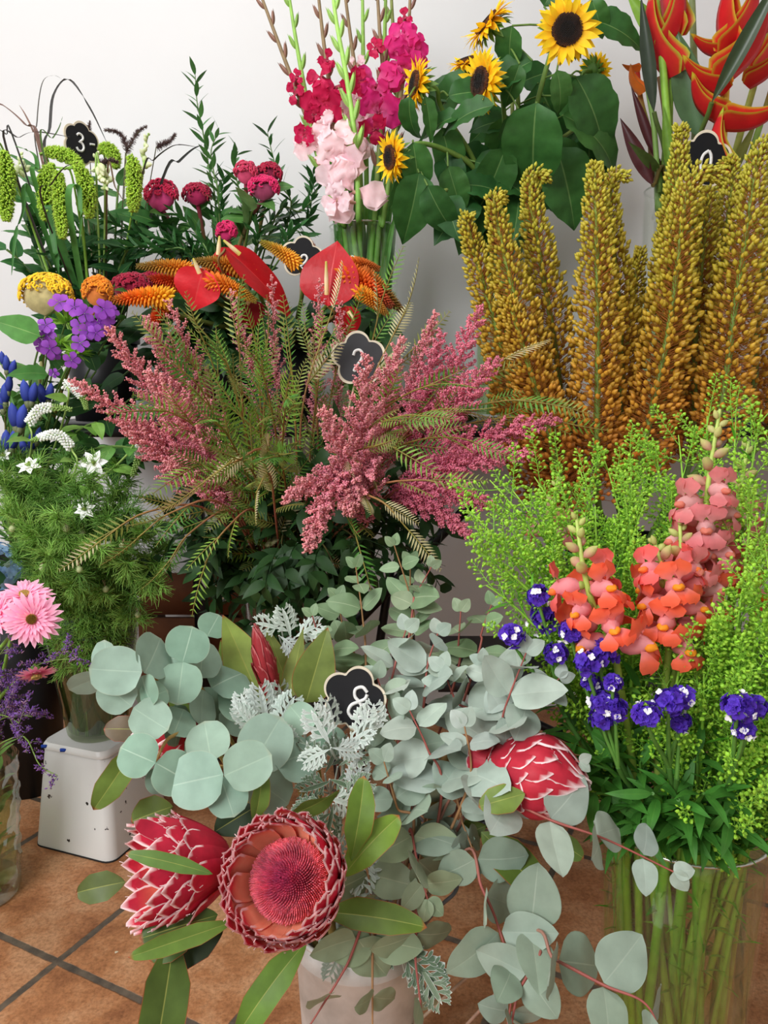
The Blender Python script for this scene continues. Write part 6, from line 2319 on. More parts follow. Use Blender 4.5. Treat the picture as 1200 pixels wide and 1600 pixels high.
OY = [(236, 190, 50), (232, 150, 40), (222, 104, 36), (170, 120, 48)]
GO = [(228, 150, 44), (206, 140, 48), (168, 126, 54), (126, 110, 52)]
RO = [(226, 120, 44), (216, 92, 38), (206, 76, 40), (160, 70, 40)]
poker('orange fire poker turning yellow at its base, lying level by the crimson cockscomb', (262, 466), (172, 470), 1.60, 42, OY)
poker('fire poker with a green-brown tip pointing outward beneath the ruscus', (296, 424), (214, 416), 1.66, 34, GO)
poker('deep orange fire poker lying under the green-tipped one', (286, 446), (228, 436), 1.70, 32, RO)
poker('fire poker with yellow-green florets beside the cream spadix', (388, 424), (304, 408), 1.62, 40, GO)
poker('fire poker leaning up over the red anthurium, yellow tipped', (462, 412), (408, 378), 1.60, 30, [(236, 176, 50), (226, 170, 60), (196, 160, 60), (150, 150, 50)])
poker('short brownish fire poker behind the chalk tag at the anthuriums', (498, 420), (480, 372), 1.74, 28, [(196, 96, 50), (180, 100, 54), (170, 120, 60)])
poker('big orange fire poker hanging beside the gladiolus vase', (540, 428), (612, 478), 1.56, 46, [(234, 140, 46), (226, 110, 40), (206, 86, 48), (150, 70, 44)])
poker('bronze fire poker curving down at the wall side', (566, 430), (632, 490), 1.62, 36, [(214, 120, 50), (186, 120, 50), (150, 112, 50), (120, 90, 40)])
poker('yellow-orange fire poker tucked beneath the big orange one', (560, 456), (606, 492), 1.54, 30, [(236, 170, 50), (214, 140, 50), (150, 120, 50)])
poker('small orange fire poker top in front of the gladiolus vase', (545, 416), (592, 420), 1.66, 32, [(228, 130, 44), (200, 110, 44), (170, 100, 44)])
poker('orange-yellow fire poker pointing down among the fern fronds', (330, 440), (400, 470), 1.58, 36, [(224, 120, 44), (220, 150, 50), (150, 130, 50)])
poker('dull fire poker hanging under the yellow-based one near the pink plume', (258, 476), (232, 520), 1.62, 28, RO)
poker('orange fire poker at the back beside the small round cockscomb', (330, 420), (372, 402), 1.70, 34, [(220, 110, 44), (214, 124, 44), (170, 110, 48)])


def anthurium(label, base, dg, L_px, W_px, Y, normal, spadix_dg, col=(186, 16, 28), spad=(236, 214, 150), Ls=0.045):
    p = P(*base, Y)
    b0, rim = V_POKER.foot(p)
    t = Thing('anthurium', label, 'flower', b0, 'red anthuriums')
    b = MB()
    vw = tocam(p)
    rt = nrm(np.cross(-vw, UP))
    up = np.cross(rt, -vw)
    n = nrm(vw * normal[2] + rt * normal[0] + up * normal[1])
    tube(b, spline([b0, rim, p - n * 0.03 - UP * 0.02, p - n * 0.001], 20), 0.0028, lin((120, 90, 50)), 6)
    t.part('stem', b, 'stem')
    m = MB()
    L = L_px / F * Y
    put(m, leaf_t(1, W_px / L_px, 'heart', 0.35, 0.16, 0.02, 2, col=col, vein=(214, 60, 60), nu=16), p, fdir(p, dg), n, L)
    s = t.part('spathe', m, 'lacquer')
    m = MB()
    d = nrm(fdir(p, spadix_dg) + n * 0.22)
    q = p + n * 0.012 + fdir(p, dg) * L * 0.16
    tube(m, [q, q + d * Ls * .5, q + d * Ls], [0.0045, 0.0042, 0.002], [lin(spad), lin((240, 226, 190)), lin((214, 206, 96))], 10)
    t.part('spadix', m, 'petal', label='cream spadix')


anthurium('upright red heart-shaped anthurium with cream spadix before the gladiolus vase', (512, 478), 84, 98, 92, 1.56, (-.35, 0.1, 1), 86, Ls=.062)
anthurium('red anthurium lying sideways across the top of the bunch', (352, 388), -38, 150, 66, 1.58, (.25, .75, .6), 150, spad=(216, 204, 90), Ls=.04)
anthurium('glossy red anthurium folded beside the small round cockscomb', (332, 400), -20, 66, 46, 1.62, (-.2, .7, .8), 80, spad=(240, 226, 180), Ls=.036)
anthurium('red anthurium facing outward in the middle of the fire pokers', (318, 420), -110, 66, 74, 1.58, (-.3, .4, 1), 110, (214, 34, 44), Ls=.03)
anthurium('small red anthurium tip low beneath the upright one', (540, 478), -80, 52, 40, 1.54, (.3, 0, 1), -60, Ls=.02)
anthurium('dark red anthurium in the shade behind the fern fronds', (385, 470), -80, 44, 50, 1.66, (0, .2, 1), 60, (150, 20, 30), Ls=.02)

# dark leaves filling the fire poker bucket
seed(63)
for lab, tip, Y in [('dark strappy greenery in the shade below the anthuriums', (420, 500), 1.66), ('dark leafy stem below the big orange fire poker', (590, 510), 1.62), ('dark leafy stem behind the yellow-based fire poker', (270, 490), 1.68),
                    ('dark leafy stem under the sideways anthurium', (350, 480), 1.66), ('dark leafy stem hanging toward the phlox', (215, 510), 1.66), ('dark leafy stem in the shade beside the phlox flowers', (230, 560), 1.7), ('dark leafy stem filling the gap over the table edge', (290, 590), 1.7), ('dark leafy stem in the shade behind the fern fronds', (370, 570), 1.7),
                    ('dark leafy stem behind the chalk tag in the astilbe', (520, 560), 1.7), ('dark leafy stem drooping over the table by the bucket', (180, 600), 1.72), ('dark leafy stem sagging under the orange cockscomb', (165, 545), 1.66)]:
    c = V_POKER.path(P(*tip, Y), 0.3)
    t = Thing('leafy_sprig', lab, 'foliage', c.p[0], 'dark leaves under the fire pokers')
    b = MB()
    tube(b, c.p, 0.0025, lin((60, 80, 40)), 5)
    t.part('stem', b, 'stem')
    broad_leaves(t, c, np.linspace(0.5, 1, 11), 0.085, (36, 72, 34), 0.45, vein=(70, 104, 56))

# ------------------------------------------------------------------ gladioli
seed(65)


def gl_petal(col, base):
    return leaf_t(1, 0.72, 'spat', 0.9, 0.05, 0.16, 2.5, col=col, base=base, nu=8)


GLP = {'magenta': gl_petal((206, 40, 120), (226, 120, 170)), 'red': gl_petal((190, 24, 76), (214, 70, 110)), 'pale': gl_petal((242, 216, 220), (238, 196, 206))}


def gladiolus(label, pts, florets, budcol, stemcol, n_buds=10, Y=1.8, bud_size=0.042):
    q = [P(x, y, Y) for x, y in pts]
    b0, rim = V_GLAD.foot(q[0])
    c = Curve(spline([b0, A([rim[0], rim[1], V_GLAD.z1 - 0.02])] + q, 40))
    t = Thing('gladiolus', label, 'flower', b0, 'gladioli in the glass cylinder')
    b = MB()
    tube(b, c.p, [0.0065, 0.006, 0.0052, 0.003], [lin((92, 140, 60)), lin((110, 160, 70)), lin(stemcol), lin(stemcol)], 8)
    t.part('stem', b, 'stem')
    vis = np.sum(np.linalg.norm(np.diff(A(q), axis=0), axis=1))
    t0 = 1 - vis / c.L
    ts = np.linspace(t0 + (1 - t0) * 0.22, 0.99, n_buds)
    for i, tt in enumerate(ts):
        p, tg = c.at(tt), c.tan(tt)
        sx = nrm(np.cross(tg, tocam(p))) * (1 if i % 2 else -1)
        d = nrm(tg * 1.0 + sx * 0.30 + tocam(p) * 0.12)
        m = MB()
        s = bud_size * (1.15 - 0.5 * i / n_buds)
        put(m, leaf_t(1, 0.30, 'lance', -0.15, 0.55, 0, 1, col=budcol, base=stemcol, nu=7), p + sx * 0.003, d, nrm(sx + tocam(p) * .3), s)
        put(m, ell_t(7, 5, 0.8), p + sx * 0.003, d, tocam(p), [s * .22, s * .9, s * .22], mul=lin(budcol) * .95)
        t.part('bud_sheath', m, 'leaf')
    for (x, y, s, kind, dx, dz) in florets:
        e = P(x, y, Y - 0.03)
        f = nrm(tocam(e) + A([dx, 0, dz]))
        m = MB()
        R = s / F * Y * 0.72
        flower_disc(m, e - f * R * 0.5, f, GLP[kind], 3, 0.001, 0.62, R * 1.1, rnd(0, 6), .1, .08)
        flower_disc(m, e - f * R * 0.5, f, GLP[kind], 3, 0.001, 0.52, R * 1.12, rnd(0, 6) + 1, .1, .08)
        k = c.at(np.clip(c.s[np.argmin(np.linalg.norm(c.p - e, axis=1))] / c.L, 0, 1))
        tube(m, [k, e - f * R * .45], [0.003, 0.005], lin((200, 160, 140)) if kind == 'pale' else lin((170, 70, 90)), 6)
        t.part('blossom', m, 'petal')
    g = MB()
    for a in (0.25, 0.5):
        p, tg = c.at(a * t0 + 0.05), c.tan(a * t0 + 0.05)
        put(g, leaf_t(1, 0.09, 'blade', 0.1, 0.3, col=(80, 132, 56), vein=(110, 160, 80), nu=8), p, nrm(tg + rand_dirs(1)[0] * .12), nrm(tocam(p) + rand_dirs(1)[0] * .3), 0.30)
    t.part('leaves', g, 'leaf')


BR, BRS, GN, GNS = (150, 112, 96), (130, 110, 80), (146, 186, 92), (136, 178, 84)
gladiolus('outermost gladiolus with brown-pink buds leaning away over the ruscus', [(536, 350), (506, 260), (476, 175), (440, 80), (403, -20)], [(458, 145, 20, 'red', -.4, 0), (462, 120, 14, 'red', -.4, 0), (472, 212, 22, 'red', -.5, -.2), (492, 180, 18, 'red', .3, 0)], BR, BRS, 12)
gladiolus('green budded gladiolus leaning beside the outermost one', [(530, 345), (494, 235), (476, 140), (462, 60), (448, -30)], [(490, 232, 50, 'pale', -.4, -.2), (512, 205, 44, 'pale', -.1, .2)], GN, GNS, 10)
gladiolus('gladiolus with crimson flowers on a brown stalk', [(548, 350), (530, 230), (516, 140), (505, 60), (494, -40)], [(497, 118, 28, 'red', -.4, .2), (508, 148, 34, 'red', .1, .3), (502, 172, 44, 'red', -.1, -.2), (512, 92, 18, 'red', .2, .2), (548, 130, 20, 'red', .2, 0)], BR, BRS, 11)
gladiolus('thick pale green gladiolus spike in the middle, its lowest bloom blush white', [(560, 340), (557, 240), (543, 130), (525, 30), (515, -60)], [(552, 302, 66, 'pale', 0, -.1), (524, 258, 54, 'pale', -.3, -.2), (520, 312, 34, 'pale', -.5, 0), (524, 222, 40, 'pale', -.3, .1)], (166, 206, 112), (156, 200, 100), 15, 1.74, 0.048)
gladiolus('gladiolus with pale flowers hidden behind the thick green spike', [(566, 345), (562, 250), (560, 150), (548, 60), (535, -40)], [(522, 168, 40, 'pale', -.1, .2), (565, 160, 40, 'pale', .2, .2), (572, 212, 44, 'pale', .4, -.1), (536, 232, 44, 'pale', 0, 0), (570, 180, 36, 'pale', .2, .1)], BR, BRS, 9, 1.86)
gladiolus('green gladiolus stalk standing straight behind the crimson flowers', [(572, 345), (572, 230), (568, 110), (567, 40), (566, -40)], [(556, 100, 18, 'pale', -.2, .1)], GN, GNS, 10, 1.88)
gladiolus('gladiolus with bright pink flowers on a brown stalk in front of the sunflowers', [(585, 345), (592, 240), (600, 140), (594, 60), (588, -40)], [(586, 128, 50, 'magenta', -.2, .2), (590, 180, 46, 'magenta', -.1, -.3), (588, 145, 30, 'magenta', .1, 0), (556, 128, 26, 'red', -.4, 0), (585, 74, 18, 'red', -.3, .1), (582, 206, 30, 'red', -.2, -.5)], BR, BRS, 10)
gladiolus('green gladiolus stalk close to the bright pink flowers', [(590, 350), (598, 220), (600, 110), (602, 20), (604, -40)], [(600, 118, 16, 'red', .2, 0)], GN, GNS, 10, 1.84)
gladiolus('gladiolus with magenta flowers furthest toward the sunflowers', [(598, 350), (616, 220), (630, 120), (638, 50), (642, -30)], [(622, 62, 36, 'magenta', -.4, .2), (626, 92, 40, 'magenta', -.3, 0), (650, 88, 34, 'magenta', .4, 0), (634, 122, 40, 'magenta', 0, -.4), (644, 56, 26, 'magenta', .3, .3), (632, 24, 16, 'red', 0, .4)], (140, 104, 96), BRS, 9)
gladiolus('slender olive gladiolus stalk without flowers behind the magenta one', [(592, 350), (612, 230), (622, 120), (614, 40), (610, -40)], [], (130, 140, 80), (120, 130, 70), 6, 1.9)
# long sword leaves in that cylinder
for i, (x0, x1, y1) in enumerate([(540, 532, 255), (556, 548, 290), (575, 584, 262), (590, 606, 270), (600, 622, 300), (584, 560, 235), (548, 520, 300)]):
    t = Thing('gladiolus_leaf', 'sword-shaped green leaf standing in the gladiolus cylinder', 'leaf', A([V_GLAD.x, V_GLAD.y, V_GLAD.z0 + .02]), 'sword leaves of the gladioli')
    p0 = A([V_GLAD.x + (x0 - 568) / F * 1.8 * .5, V_GLAD.y + rnd(-.04, .04), V_GLAD.z0 + .02])
    e = P(x1, y1, 1.84)
    m = MB()
    L = np.linalg.norm(e - p0)
    put(m, leaf_t(1, 0.06, 'blade', 0.08, 0.25, col=(72, 128, 52), vein=(110, 162, 84), nu=12), p0, e - p0, nrm(tocam(p0) + rand_dirs(1)[0] * .4), L)
    t.part('blade', m, 'leaf')

# ------------------------------------------------------------------ sunflowers
seed(67)
SP = [leaf_t(1, 0.34, 'lance', bd, 0.2, 0.03, 2, col=c, base=b0, nu=7) for bd, c, b0 in ((0.4, (240, 200, 32), (228, 160, 20)), (-.2, (244, 208, 40), (232, 166, 24)), (.8, (236, 190, 28), (222, 150, 20)))]
SEP = leaf_t(1, 0.34, 'lance', 0.7, 0.15, col=(96, 132, 56), nu=5)
SLEAF = lambda k: leaf_t(1, 0.66, 'heart', rnd(0.5, 1.3), 0.22, 0.04, 4, col=(54 + k, 100 + k, 46 + k * .5), vein=(112, 146, 84), nu=12, ph=rnd(0, 6))


def sunflower(label, e, Y, face, R_px, via, leaves, visible_disc=True):
    p = P(*e, Y)
    f = nrm(A(face, float))
    b0, rim = V_SUN.foot(P(*via[-1]))
    R = R_px / F * Y * 1.12
    c = Curve(spline([b0, rim] + [P(*q) for q in via] + [p - f * 0.045, p - f * 0.012], 40))
    t = Thing('sunflower', label, 'flower', b0, 'sunflowers by the wall')
    b = MB()
    tube(b, c.p, [0.0062, 0.006, 0.0052, 0.0045], [lin((128, 150, 70)), lin((120, 146, 66)), lin((96, 130, 56)), lin((96, 130, 56))], 8)
    t.part('stem', b, 'stem')
    m = MB()
    for n, r0, s, tl, k in ((19, R * .34, R * .66, 0.1, 0), (17, R * .33, R * .62, 0.3, 1), (14, R * .34, R * .6, -0.15, 2)):
        flower_disc(m, p, f, SP[k], n, r0, tl, s, rnd(0, 6), .22, .06)
    h = t.part('petals', m, 'petal')
    m = MB()
    x = nrm(np.cross(f, A([.2, .3, .9])))
    y = np.cross(f, x)
    n = 420
    k = np.arange(n)
    fr = np.sqrt((k + .5) / n)
    a = k * 2.39996
    q = p + (np.cos(a)[:, None] * x + np.sin(a)[:, None] * y) * (fr * R * .44)[:, None] + f * (0.004 + 0.004 * (1 - fr ** 2))[:, None]
    cc = np.where((fr < .5)[:, None], lin((34, 28, 20)), np.where((fr < .8)[:, None], lin((74, 44, 24)), lin((110, 62, 26)))) * jit(n, .25)
    rods(m, q - f * .004, q + f * (0.002 + .003 * fr)[:, None], R * .016, (255, 255, 255), colmul=cc, n=4, taper=.6)
    a = fan(28)
    ring = p + (np.cos(a)[:, None] * x + np.sin(a)[:, None] * y) * R * .46 + f * .003
    m.add(np.vstack([ring, p + f * .006]), np.stack([np.arange(28), (np.arange(28) + 1) % 28, np.full(28, 28)], -1), lin((44, 32, 20)))
    t.part('disc', m, 'velvet', parent=h)
    m = MB()
    put(m, ell_t(12, 6, .6), p - f * 0.016, f, x, [R * .8, .016, R * .8], mul=lin((84, 122, 52)))
    flower_disc(m, p - f * .008, f, SEP, 16, R * .3, .1, R * .5, rnd(0, 6), .3, .12)
    flower_disc(m, p - f * .010, f, SEP, 14, R * .28, -.3, R * .55, rnd(0, 6), .3, .12)
    t.part('sepals', m, 'leaf')
    for (x0, y0, Y0, dg, L_px, n, Wm) in leaves:
        q = P(x0, y0, Y0)
        j = c.p[np.argmin(np.linalg.norm(c.p - q, axis=1))]
        m = MB()
        vw = tocam(q)
        rt = nrm(np.cross(-vw, UP))
        T = SLEAF(rnd(-10, 14))
        V = T[0].copy()
        V[:, 0] *= Wm * 0.92
        put(m, (V, T[1], T[2]), q, fdir(q, dg, rnd(-.1, .2)), nrm(vw * 1.0 + rt * n[0] + UP * n[1]), L_px / F * Y0, mul=jit(1, .1)[0])
        tube(m, spline([j, (j + q) / 2 + UP * .008, q], 6), 0.0022, lin((106, 138, 66)), 5)
        t.part('leaf', m, 'leaf')


sunflower('sunflower facing out with a dark brown disc, highest of all', (886, 47), 1.70, (-.05, -1, -.12), 44, [(815, 300, 1.86), (835, 180, 1.82), (868, 60, 1.80)],
          [(838, 160, 1.70, -95, 150, (-.2, .2), 1.0), (900, 120, 1.76, -55, 135, (.2, .5), .9), (920, 30, 1.78, -15, 100, (.1, .7), .8), (800, 40, 1.72, -100, 72, (-.3, .4), 1.0), (850, 10, 1.80, 60, 80, (0, .3), 1), (870, 110, 1.72, -72, 70, (.4, .1), .8), (925, 0, 1.76, -65, 60, (.2, 0), .9)])
sunflower('sunflower seen from behind and the side at the very top', (762, 38), 1.76, (-.75, -.25, .65), 40, [(800, 300, 1.88), (810, 180, 1.86), (800, 80, 1.84)],
          [(832, 95, 1.74, 200, 90, (-.2, .7), .9), (870, 150, 1.80, -20, 110, (.2, .3), .9), (850, 220, 1.80, -60, 150, (.2, .2), .9), (812, 100, 1.72, -110, 66, (.2, .5), .8)])
sunflower('sunflower turned aside with its yellow petals hanging down', (752, 128), 1.72, (-.85, -.5, -.05), 40, [(780, 320, 1.88), (790, 240, 1.85), (785, 150, 1.80)],
          [(772, 165, 1.68, 185, 96, (-.1, .8), .7), (810, 170, 1.74, -80, 130, (-.4, .3), .9), (735, 120, 1.76, 210, 86, (-.4, .4), .9), (790, 230, 1.76, -110, 110, (.3, .2), .9)])
sunflower('sunflower peeping over the leaves at the back', (728, 98), 1.86, (-.3, -.4, .85), 26, [(775, 320, 1.9), (770, 230, 1.9), (745, 140, 1.9)],
          [(740, 150, 1.8, 160, 80, (0, .5), .9), (770, 250, 1.84, -60, 90, (.2, .4), .9), (705, 120, 1.82, 240, 80, (-.3, .2), .8)])
sunflower('narrow sunflower seen edge-on next to the magenta gladiolus', (650, 132), 1.72, (-1, -.3, .1), 36, [(770, 318, 1.86), (735, 240, 1.80), (690, 170, 1.76)],
          [(640, 150, 1.68, -95, 80, (-.6, .1), .7), (664, 150, 1.70, -75, 66, (.5, 0), .6), (700, 150, 1.74, 10, 80, (0, .5), .8), (720, 180, 1.72, 190, 90, (0, .9), .6), (690, 200, 1.76, -70, 90, (.2, .3), .9)])
sunflower('lowest sunflower bending down in front of the gladiolus leaves', (612, 246), 1.68, (-.95, -.45, -.15), 34, [(768, 320, 1.86), (740, 262, 1.80), (690, 232, 1.74), (650, 225, 1.70)],
          [(645, 222, 1.66, -78, 92, (.2, .2), .85), (655, 270, 1.68, -100, 110, (.2, .1), .95), (668, 290, 1.68, -65, 100, (-.3, .1), .8), (700, 260, 1.74, -70, 80, (0, .3), .9), (640, 262, 1.7, -110, 70, (.5, .2), .7)])
sunflower('sunflower bud side hidden at the wall side of the leaves', (930, 110), 1.90, (.7, .5, .3), 24, [(800, 320, 1.92), (850, 220, 1.92), (905, 140, 1.92)],
          [(905, 150, 1.82, -30, 100, (.2, .7), .9), (880, 180, 1.78, -25, 150, (.1, .8), .75), (870, 230, 1.80, -70, 130, (.2, .2), 1), (920, 210, 1.84, -85, 110, (.2, .2), .9), (850, 160, 1.84, -110, 140, (-.2, .2), 1), (815, 210, 1.82, -120, 90, (-.2, .2), .8), (890, 120, 1.86, -80, 120, (.2, .2), 1), (840, 130, 1.86, -60, 120, (0, .2), 1.1), (790, 180, 1.86, -85, 110, (0, .2), 1)])
# stems fanning from the slim vase
for lab, via in [('leafy sunflower stem bending over above the wall gap', [(772, 320, 1.86), (730, 250, 1.80), (680, 228, 1.78)]), ('leafy sunflower stem in the dark middle of the bunch', [(790, 320, 1.88), (800, 220, 1.9), (800, 130, 1.9)]), ('leafy sunflower stem leaning toward the heliconias', [(800, 320, 1.88), (850, 240, 1.88), (900, 200, 1.88)]),
                 ('leafy sunflower stem hanging low over the vase rim', [(770, 318, 1.84), (720, 290, 1.78), (690, 300, 1.74)])]:
    q = [P(*v) for v in via]
    b0, rim = V_SUN.foot(q[-1])
    c = Curve(spline([b0, rim] + q, 30))
    t = Thing('leafy_sunflower', lab, 'foliage', b0, 'flowerless sunflower stems')
    b = MB()
    tube(b, c.p, [0.006, 0.0045], lin((132, 148, 76)), 8)
    t.part('stem', b, 'stem')
    for k in range(9):
        tt = 0.62 + 0.37 * k / 8
        p = c.at(tt)
        m = MB()
        d = nrm(rand_dirs(1)[0] * A([1, .5, .6]) + A([0, -.2, -.35]))
        put(m, SLEAF(rnd(-14, 4)), p + d * .02, d, nrm(tocam(p) + UP * .5 + rand_dirs(1)[0] * .3), rnd(.09, .15))
        tube(m, [p, p + d * .021], .002, lin((106, 138, 66)), 5)
        t.part('leaf', m, 'leaf')

# ------------------------------------------------------------------ heliconias
seed(69)


def bract_t(col=(196, 34, 38), edge=(196, 176, 50), W=0.5):
    """a boat-shaped bract folded along its keel, opening upward"""
    nu = 14
    u = np.linspace(0, 1, nu + 1)
    w = (1 - u) ** 0.75 * np.minimum(1, 0.5 + u * 3) * W
    ss = A([-1, -0.88, -0.6, -0.3, 0, 0.3, 0.6, 0.88, 1])
    keel = A([0.0] * (nu + 1)) - 0.16 * np.sin(u * pi * 0.9) + 0.25 * u ** 2
    U, Sx = np.meshgrid(u, ss, indexing='ij')
    X = np.sign(Sx) * np.abs(Sx) ** 0.8 * w[:, None] * 0.30
    Z = keel[:, None] + np.abs(Sx) ** 1.3 * w[:, None]
    V = np.stack([X, U, Z], -1).reshape(-1, 3)
    C = np.tile(lin(col), (nu + 1, len(ss), 1))
    k = np.clip((np.abs(Sx) - 0.6) / 0.4, 0, 1)[..., None] * 0.35
    C = C * (1 - k) + lin((216, 90, 36)) * k
    C[:, 0] = C[:, -1] = lin(edge)
    C[-2:] = lin(edge)
    return V, grid_faces(nu, len(ss) - 1), C.reshape(-1, 3)


HB = bract_t()
HB2 = bract_t((200, 36, 44), (170, 186, 60), 0.46)


def heliconia(label, pts, bracts, Y=1.80, stalk=(110, 140, 60), thick=0.0085, rachis=(196, 44, 40)):
    q = [P(x, y, yy) for x, y, yy in pts]
    b0, rim = V_HEL.foot(q[0])
    c = Curve(spline([b0, rim] + q, 36))
    t = Thing('heliconia', label, 'flower', b0, 'heliconias by the wall')
    b = MB()
    tube(b, c.p, [thick, thick, thick * .8, thick * .6], [lin(stalk), lin(stalk), lin(stalk), lin(rachis)], 9)
    t.part('stem', b, 'stem')
    for (x, y, yy, dg, L, up, T, dp) in bracts:
        p = P(x, y, yy)
        d = fdir(p, dg, dp)
        m = MB()
        vw = tocam(p)
        rt = nrm(np.cross(-vw, UP))
        upv = np.cross(rt, -vw)
        n = nrm(rt * up[0] + upv * up[1] + vw * 0.45)
        put(m, T, p, d, n, L / F * yy, mul=jit(1, .05)[0])
        t.part('bract', m, 'wax')
    return t, c


heliconia('heliconia with spreading red bracts edged yellow, largest of the group', [(1098, 330, 1.80), (1112, 230, 1.78), (1128, 160, 1.76), (1142, 70, 1.74)],
          [(1125, 205, 1.74, 8, 92, (-.2, 1), HB, .15), (1120, 195, 1.74, 128, 82, (.9, .6), HB, .15), (1130, 150, 1.73, 145, 84, (.6, .9), HB, .2), (1132, 135, 1.74, 52, 110, (-.9, .7), HB, .1), (1138, 90, 1.75, 155, 64, (.5, 1), HB, .1), (1140, 90, 1.74, 62, 95, (-.9, .5), HB, 0), (1135, 100, 1.76, 98, 115, (.8, .2), HB, 0), (1122, 275, 1.75, 100, 90, (1, .2), HB2, .1)])
heliconia('closed red heliconia standing tall against the white wall', [(1030, 330, 1.84), (1040, 230, 1.84), (1046, 130, 1.84), (1040, 30, 1.84)],
          [(1040, 125, 1.80, 112, 118, (1, .1), HB2, .05), (1046, 85, 1.80, 78, 100, (-1, .1), HB2, .05), (1042, 60, 1.82, 92, 110, (1, .2), HB2, 0)])
heliconia('heliconia cut off at the edge with a downward red bract', [(1150, 320, 1.86), (1180, 220, 1.86), (1205, 140, 1.86), (1225, 60, 1.86)],
          [(1172, 140, 1.80, 42, 70, (-.6, 1), HB, .1), (1200, 120, 1.82, 75, 90, (-1, .4), HB, 0), (1190, 60, 1.84, 60, 90, (-1, .4), HB, 0)])
heliconia('small orange heliconia opening behind the dark sheath', [(1035, 320, 1.88), (1020, 230, 1.88), (1002, 160, 1.88), (996, 110, 1.88)],
          [(998, 150, 1.86, 118, 44, (.6, .8), bract_t((222, 120, 44), (190, 120, 60)), 0), (1000, 112, 1.86, 165, 28, (.3, 1), bract_t((222, 120, 44), (190, 120, 60)), 0)])
# leaf stalks
for lab, pts, col, th in [('bright green heliconia stalk standing straight beside the closed red one', [(1052, 300, 1.80), (1042, 180, 1.78), (1032, 60, 1.78), (1020, -40, 1.78)], (128, 172, 62), .0085),
                          ('dull green heliconia stalk behind the spreading bracts', [(1090, 300, 1.88), (1086, 150, 1.88), (1083, 50, 1.88), (1080, -40, 1.88)], (130, 146, 96), .008),
                          ('yellow heliconia stalk rising through the spreading bracts', [(1126, 290, 1.78), (1134, 150, 1.74), (1140, 60, 1.73), (1146, -40, 1.73)], (206, 170, 56), .0075),
                          ('olive heliconia stalk leaning outward at the edge', [(1130, 300, 1.88), (1165, 180, 1.88), (1190, 90, 1.88), (1212, 0, 1.88)], (150, 158, 70), .008),
                          ('thin green heliconia stalk by the dark sheath', [(1030, 300, 1.82), (1022, 200, 1.82), (1014, 150, 1.82), (1000, 60, 1.82)], (110, 140, 70), .006),
                          ('brown heliconia stalk close to the wall gap', [(1034, 300, 1.84), (1040, 200, 1.84), (1030, 120, 1.84)], (120, 90, 60), .006)]:
    q = [P(*v) for v in pts]
    b0, rim = V_HEL.foot(q[0])
    c = Curve(spline([b0, rim] + q, 24))
    t = Thing('heliconia_stalk', lab, 'stem', b0, 'heliconia stalks')
    b = MB()
    tube(b, c.p, [th, th, th * .85], lin(col), 10)
    t.part('stalk', b, 'stem')
    b = MB()
    p, tg = c.at(.6), c.tan(.6)
    put(b, leaf_t(1, .14, 'lance', .05, .7, col=np.asarray(col) * .8, nu=6), p + tocam(p) * th, tg, tocam(p), .16)
    t.part('sheath', b, 'leaf')
# dark sheaths and a leaf
for lab, base, dg, L, W, col, Y, vess in [('long dark green heliconia sheath slanting over the red bracts', (1112, 160, ), 62, 175, 22, (52, 70, 44), 1.70, 'twisted'), ('blackish heliconia sheath left of the closed bract', (1022, 175), 100, 150, 20, (48, 60, 46), 1.78, ''),
                                          ('broad grey-green heliconia leaf blade between the two red flowers', (1092, 215), 105, 148, 46, (78, 108, 74), 1.80, ''), ('maroon pointed heliconia sheath above the wall gap', (1020, 290), 118, 108, 22, (74, 34, 36), 1.80, ''), ('maroon heliconia sheath hanging behind the stalks', (1026, 250), 112, 110, 14, (70, 30, 34), 1.84, ''),
                                          ('green heliconia leaf tip beside the closed red bract', (1050, 85), 128, 110, 26, (120, 160, 60), 1.79, '')]:
    p = P(*base, Y)
    b0, rim = V_HEL.foot(p)
    t = Thing('heliconia_leaf', lab, 'leaf', b0, 'heliconia leaves')
    b = MB()
    tube(b, spline([b0, rim, p], 14), [.006, .0055, .005], lin(np.asarray(col) * .6 + A([50, 60, 20])), 7)
    t.part('stalk', b, 'stem')
    b = MB()
    put(b, leaf_t(1, W / L, 'lance', .12, .5, .01, 1, col=col, edge=np.asarray(col) * .8, nu=12), p, fdir(p, dg), tocam(p), L / F * Y)
    t.part('blade', b, 'glossleaf')

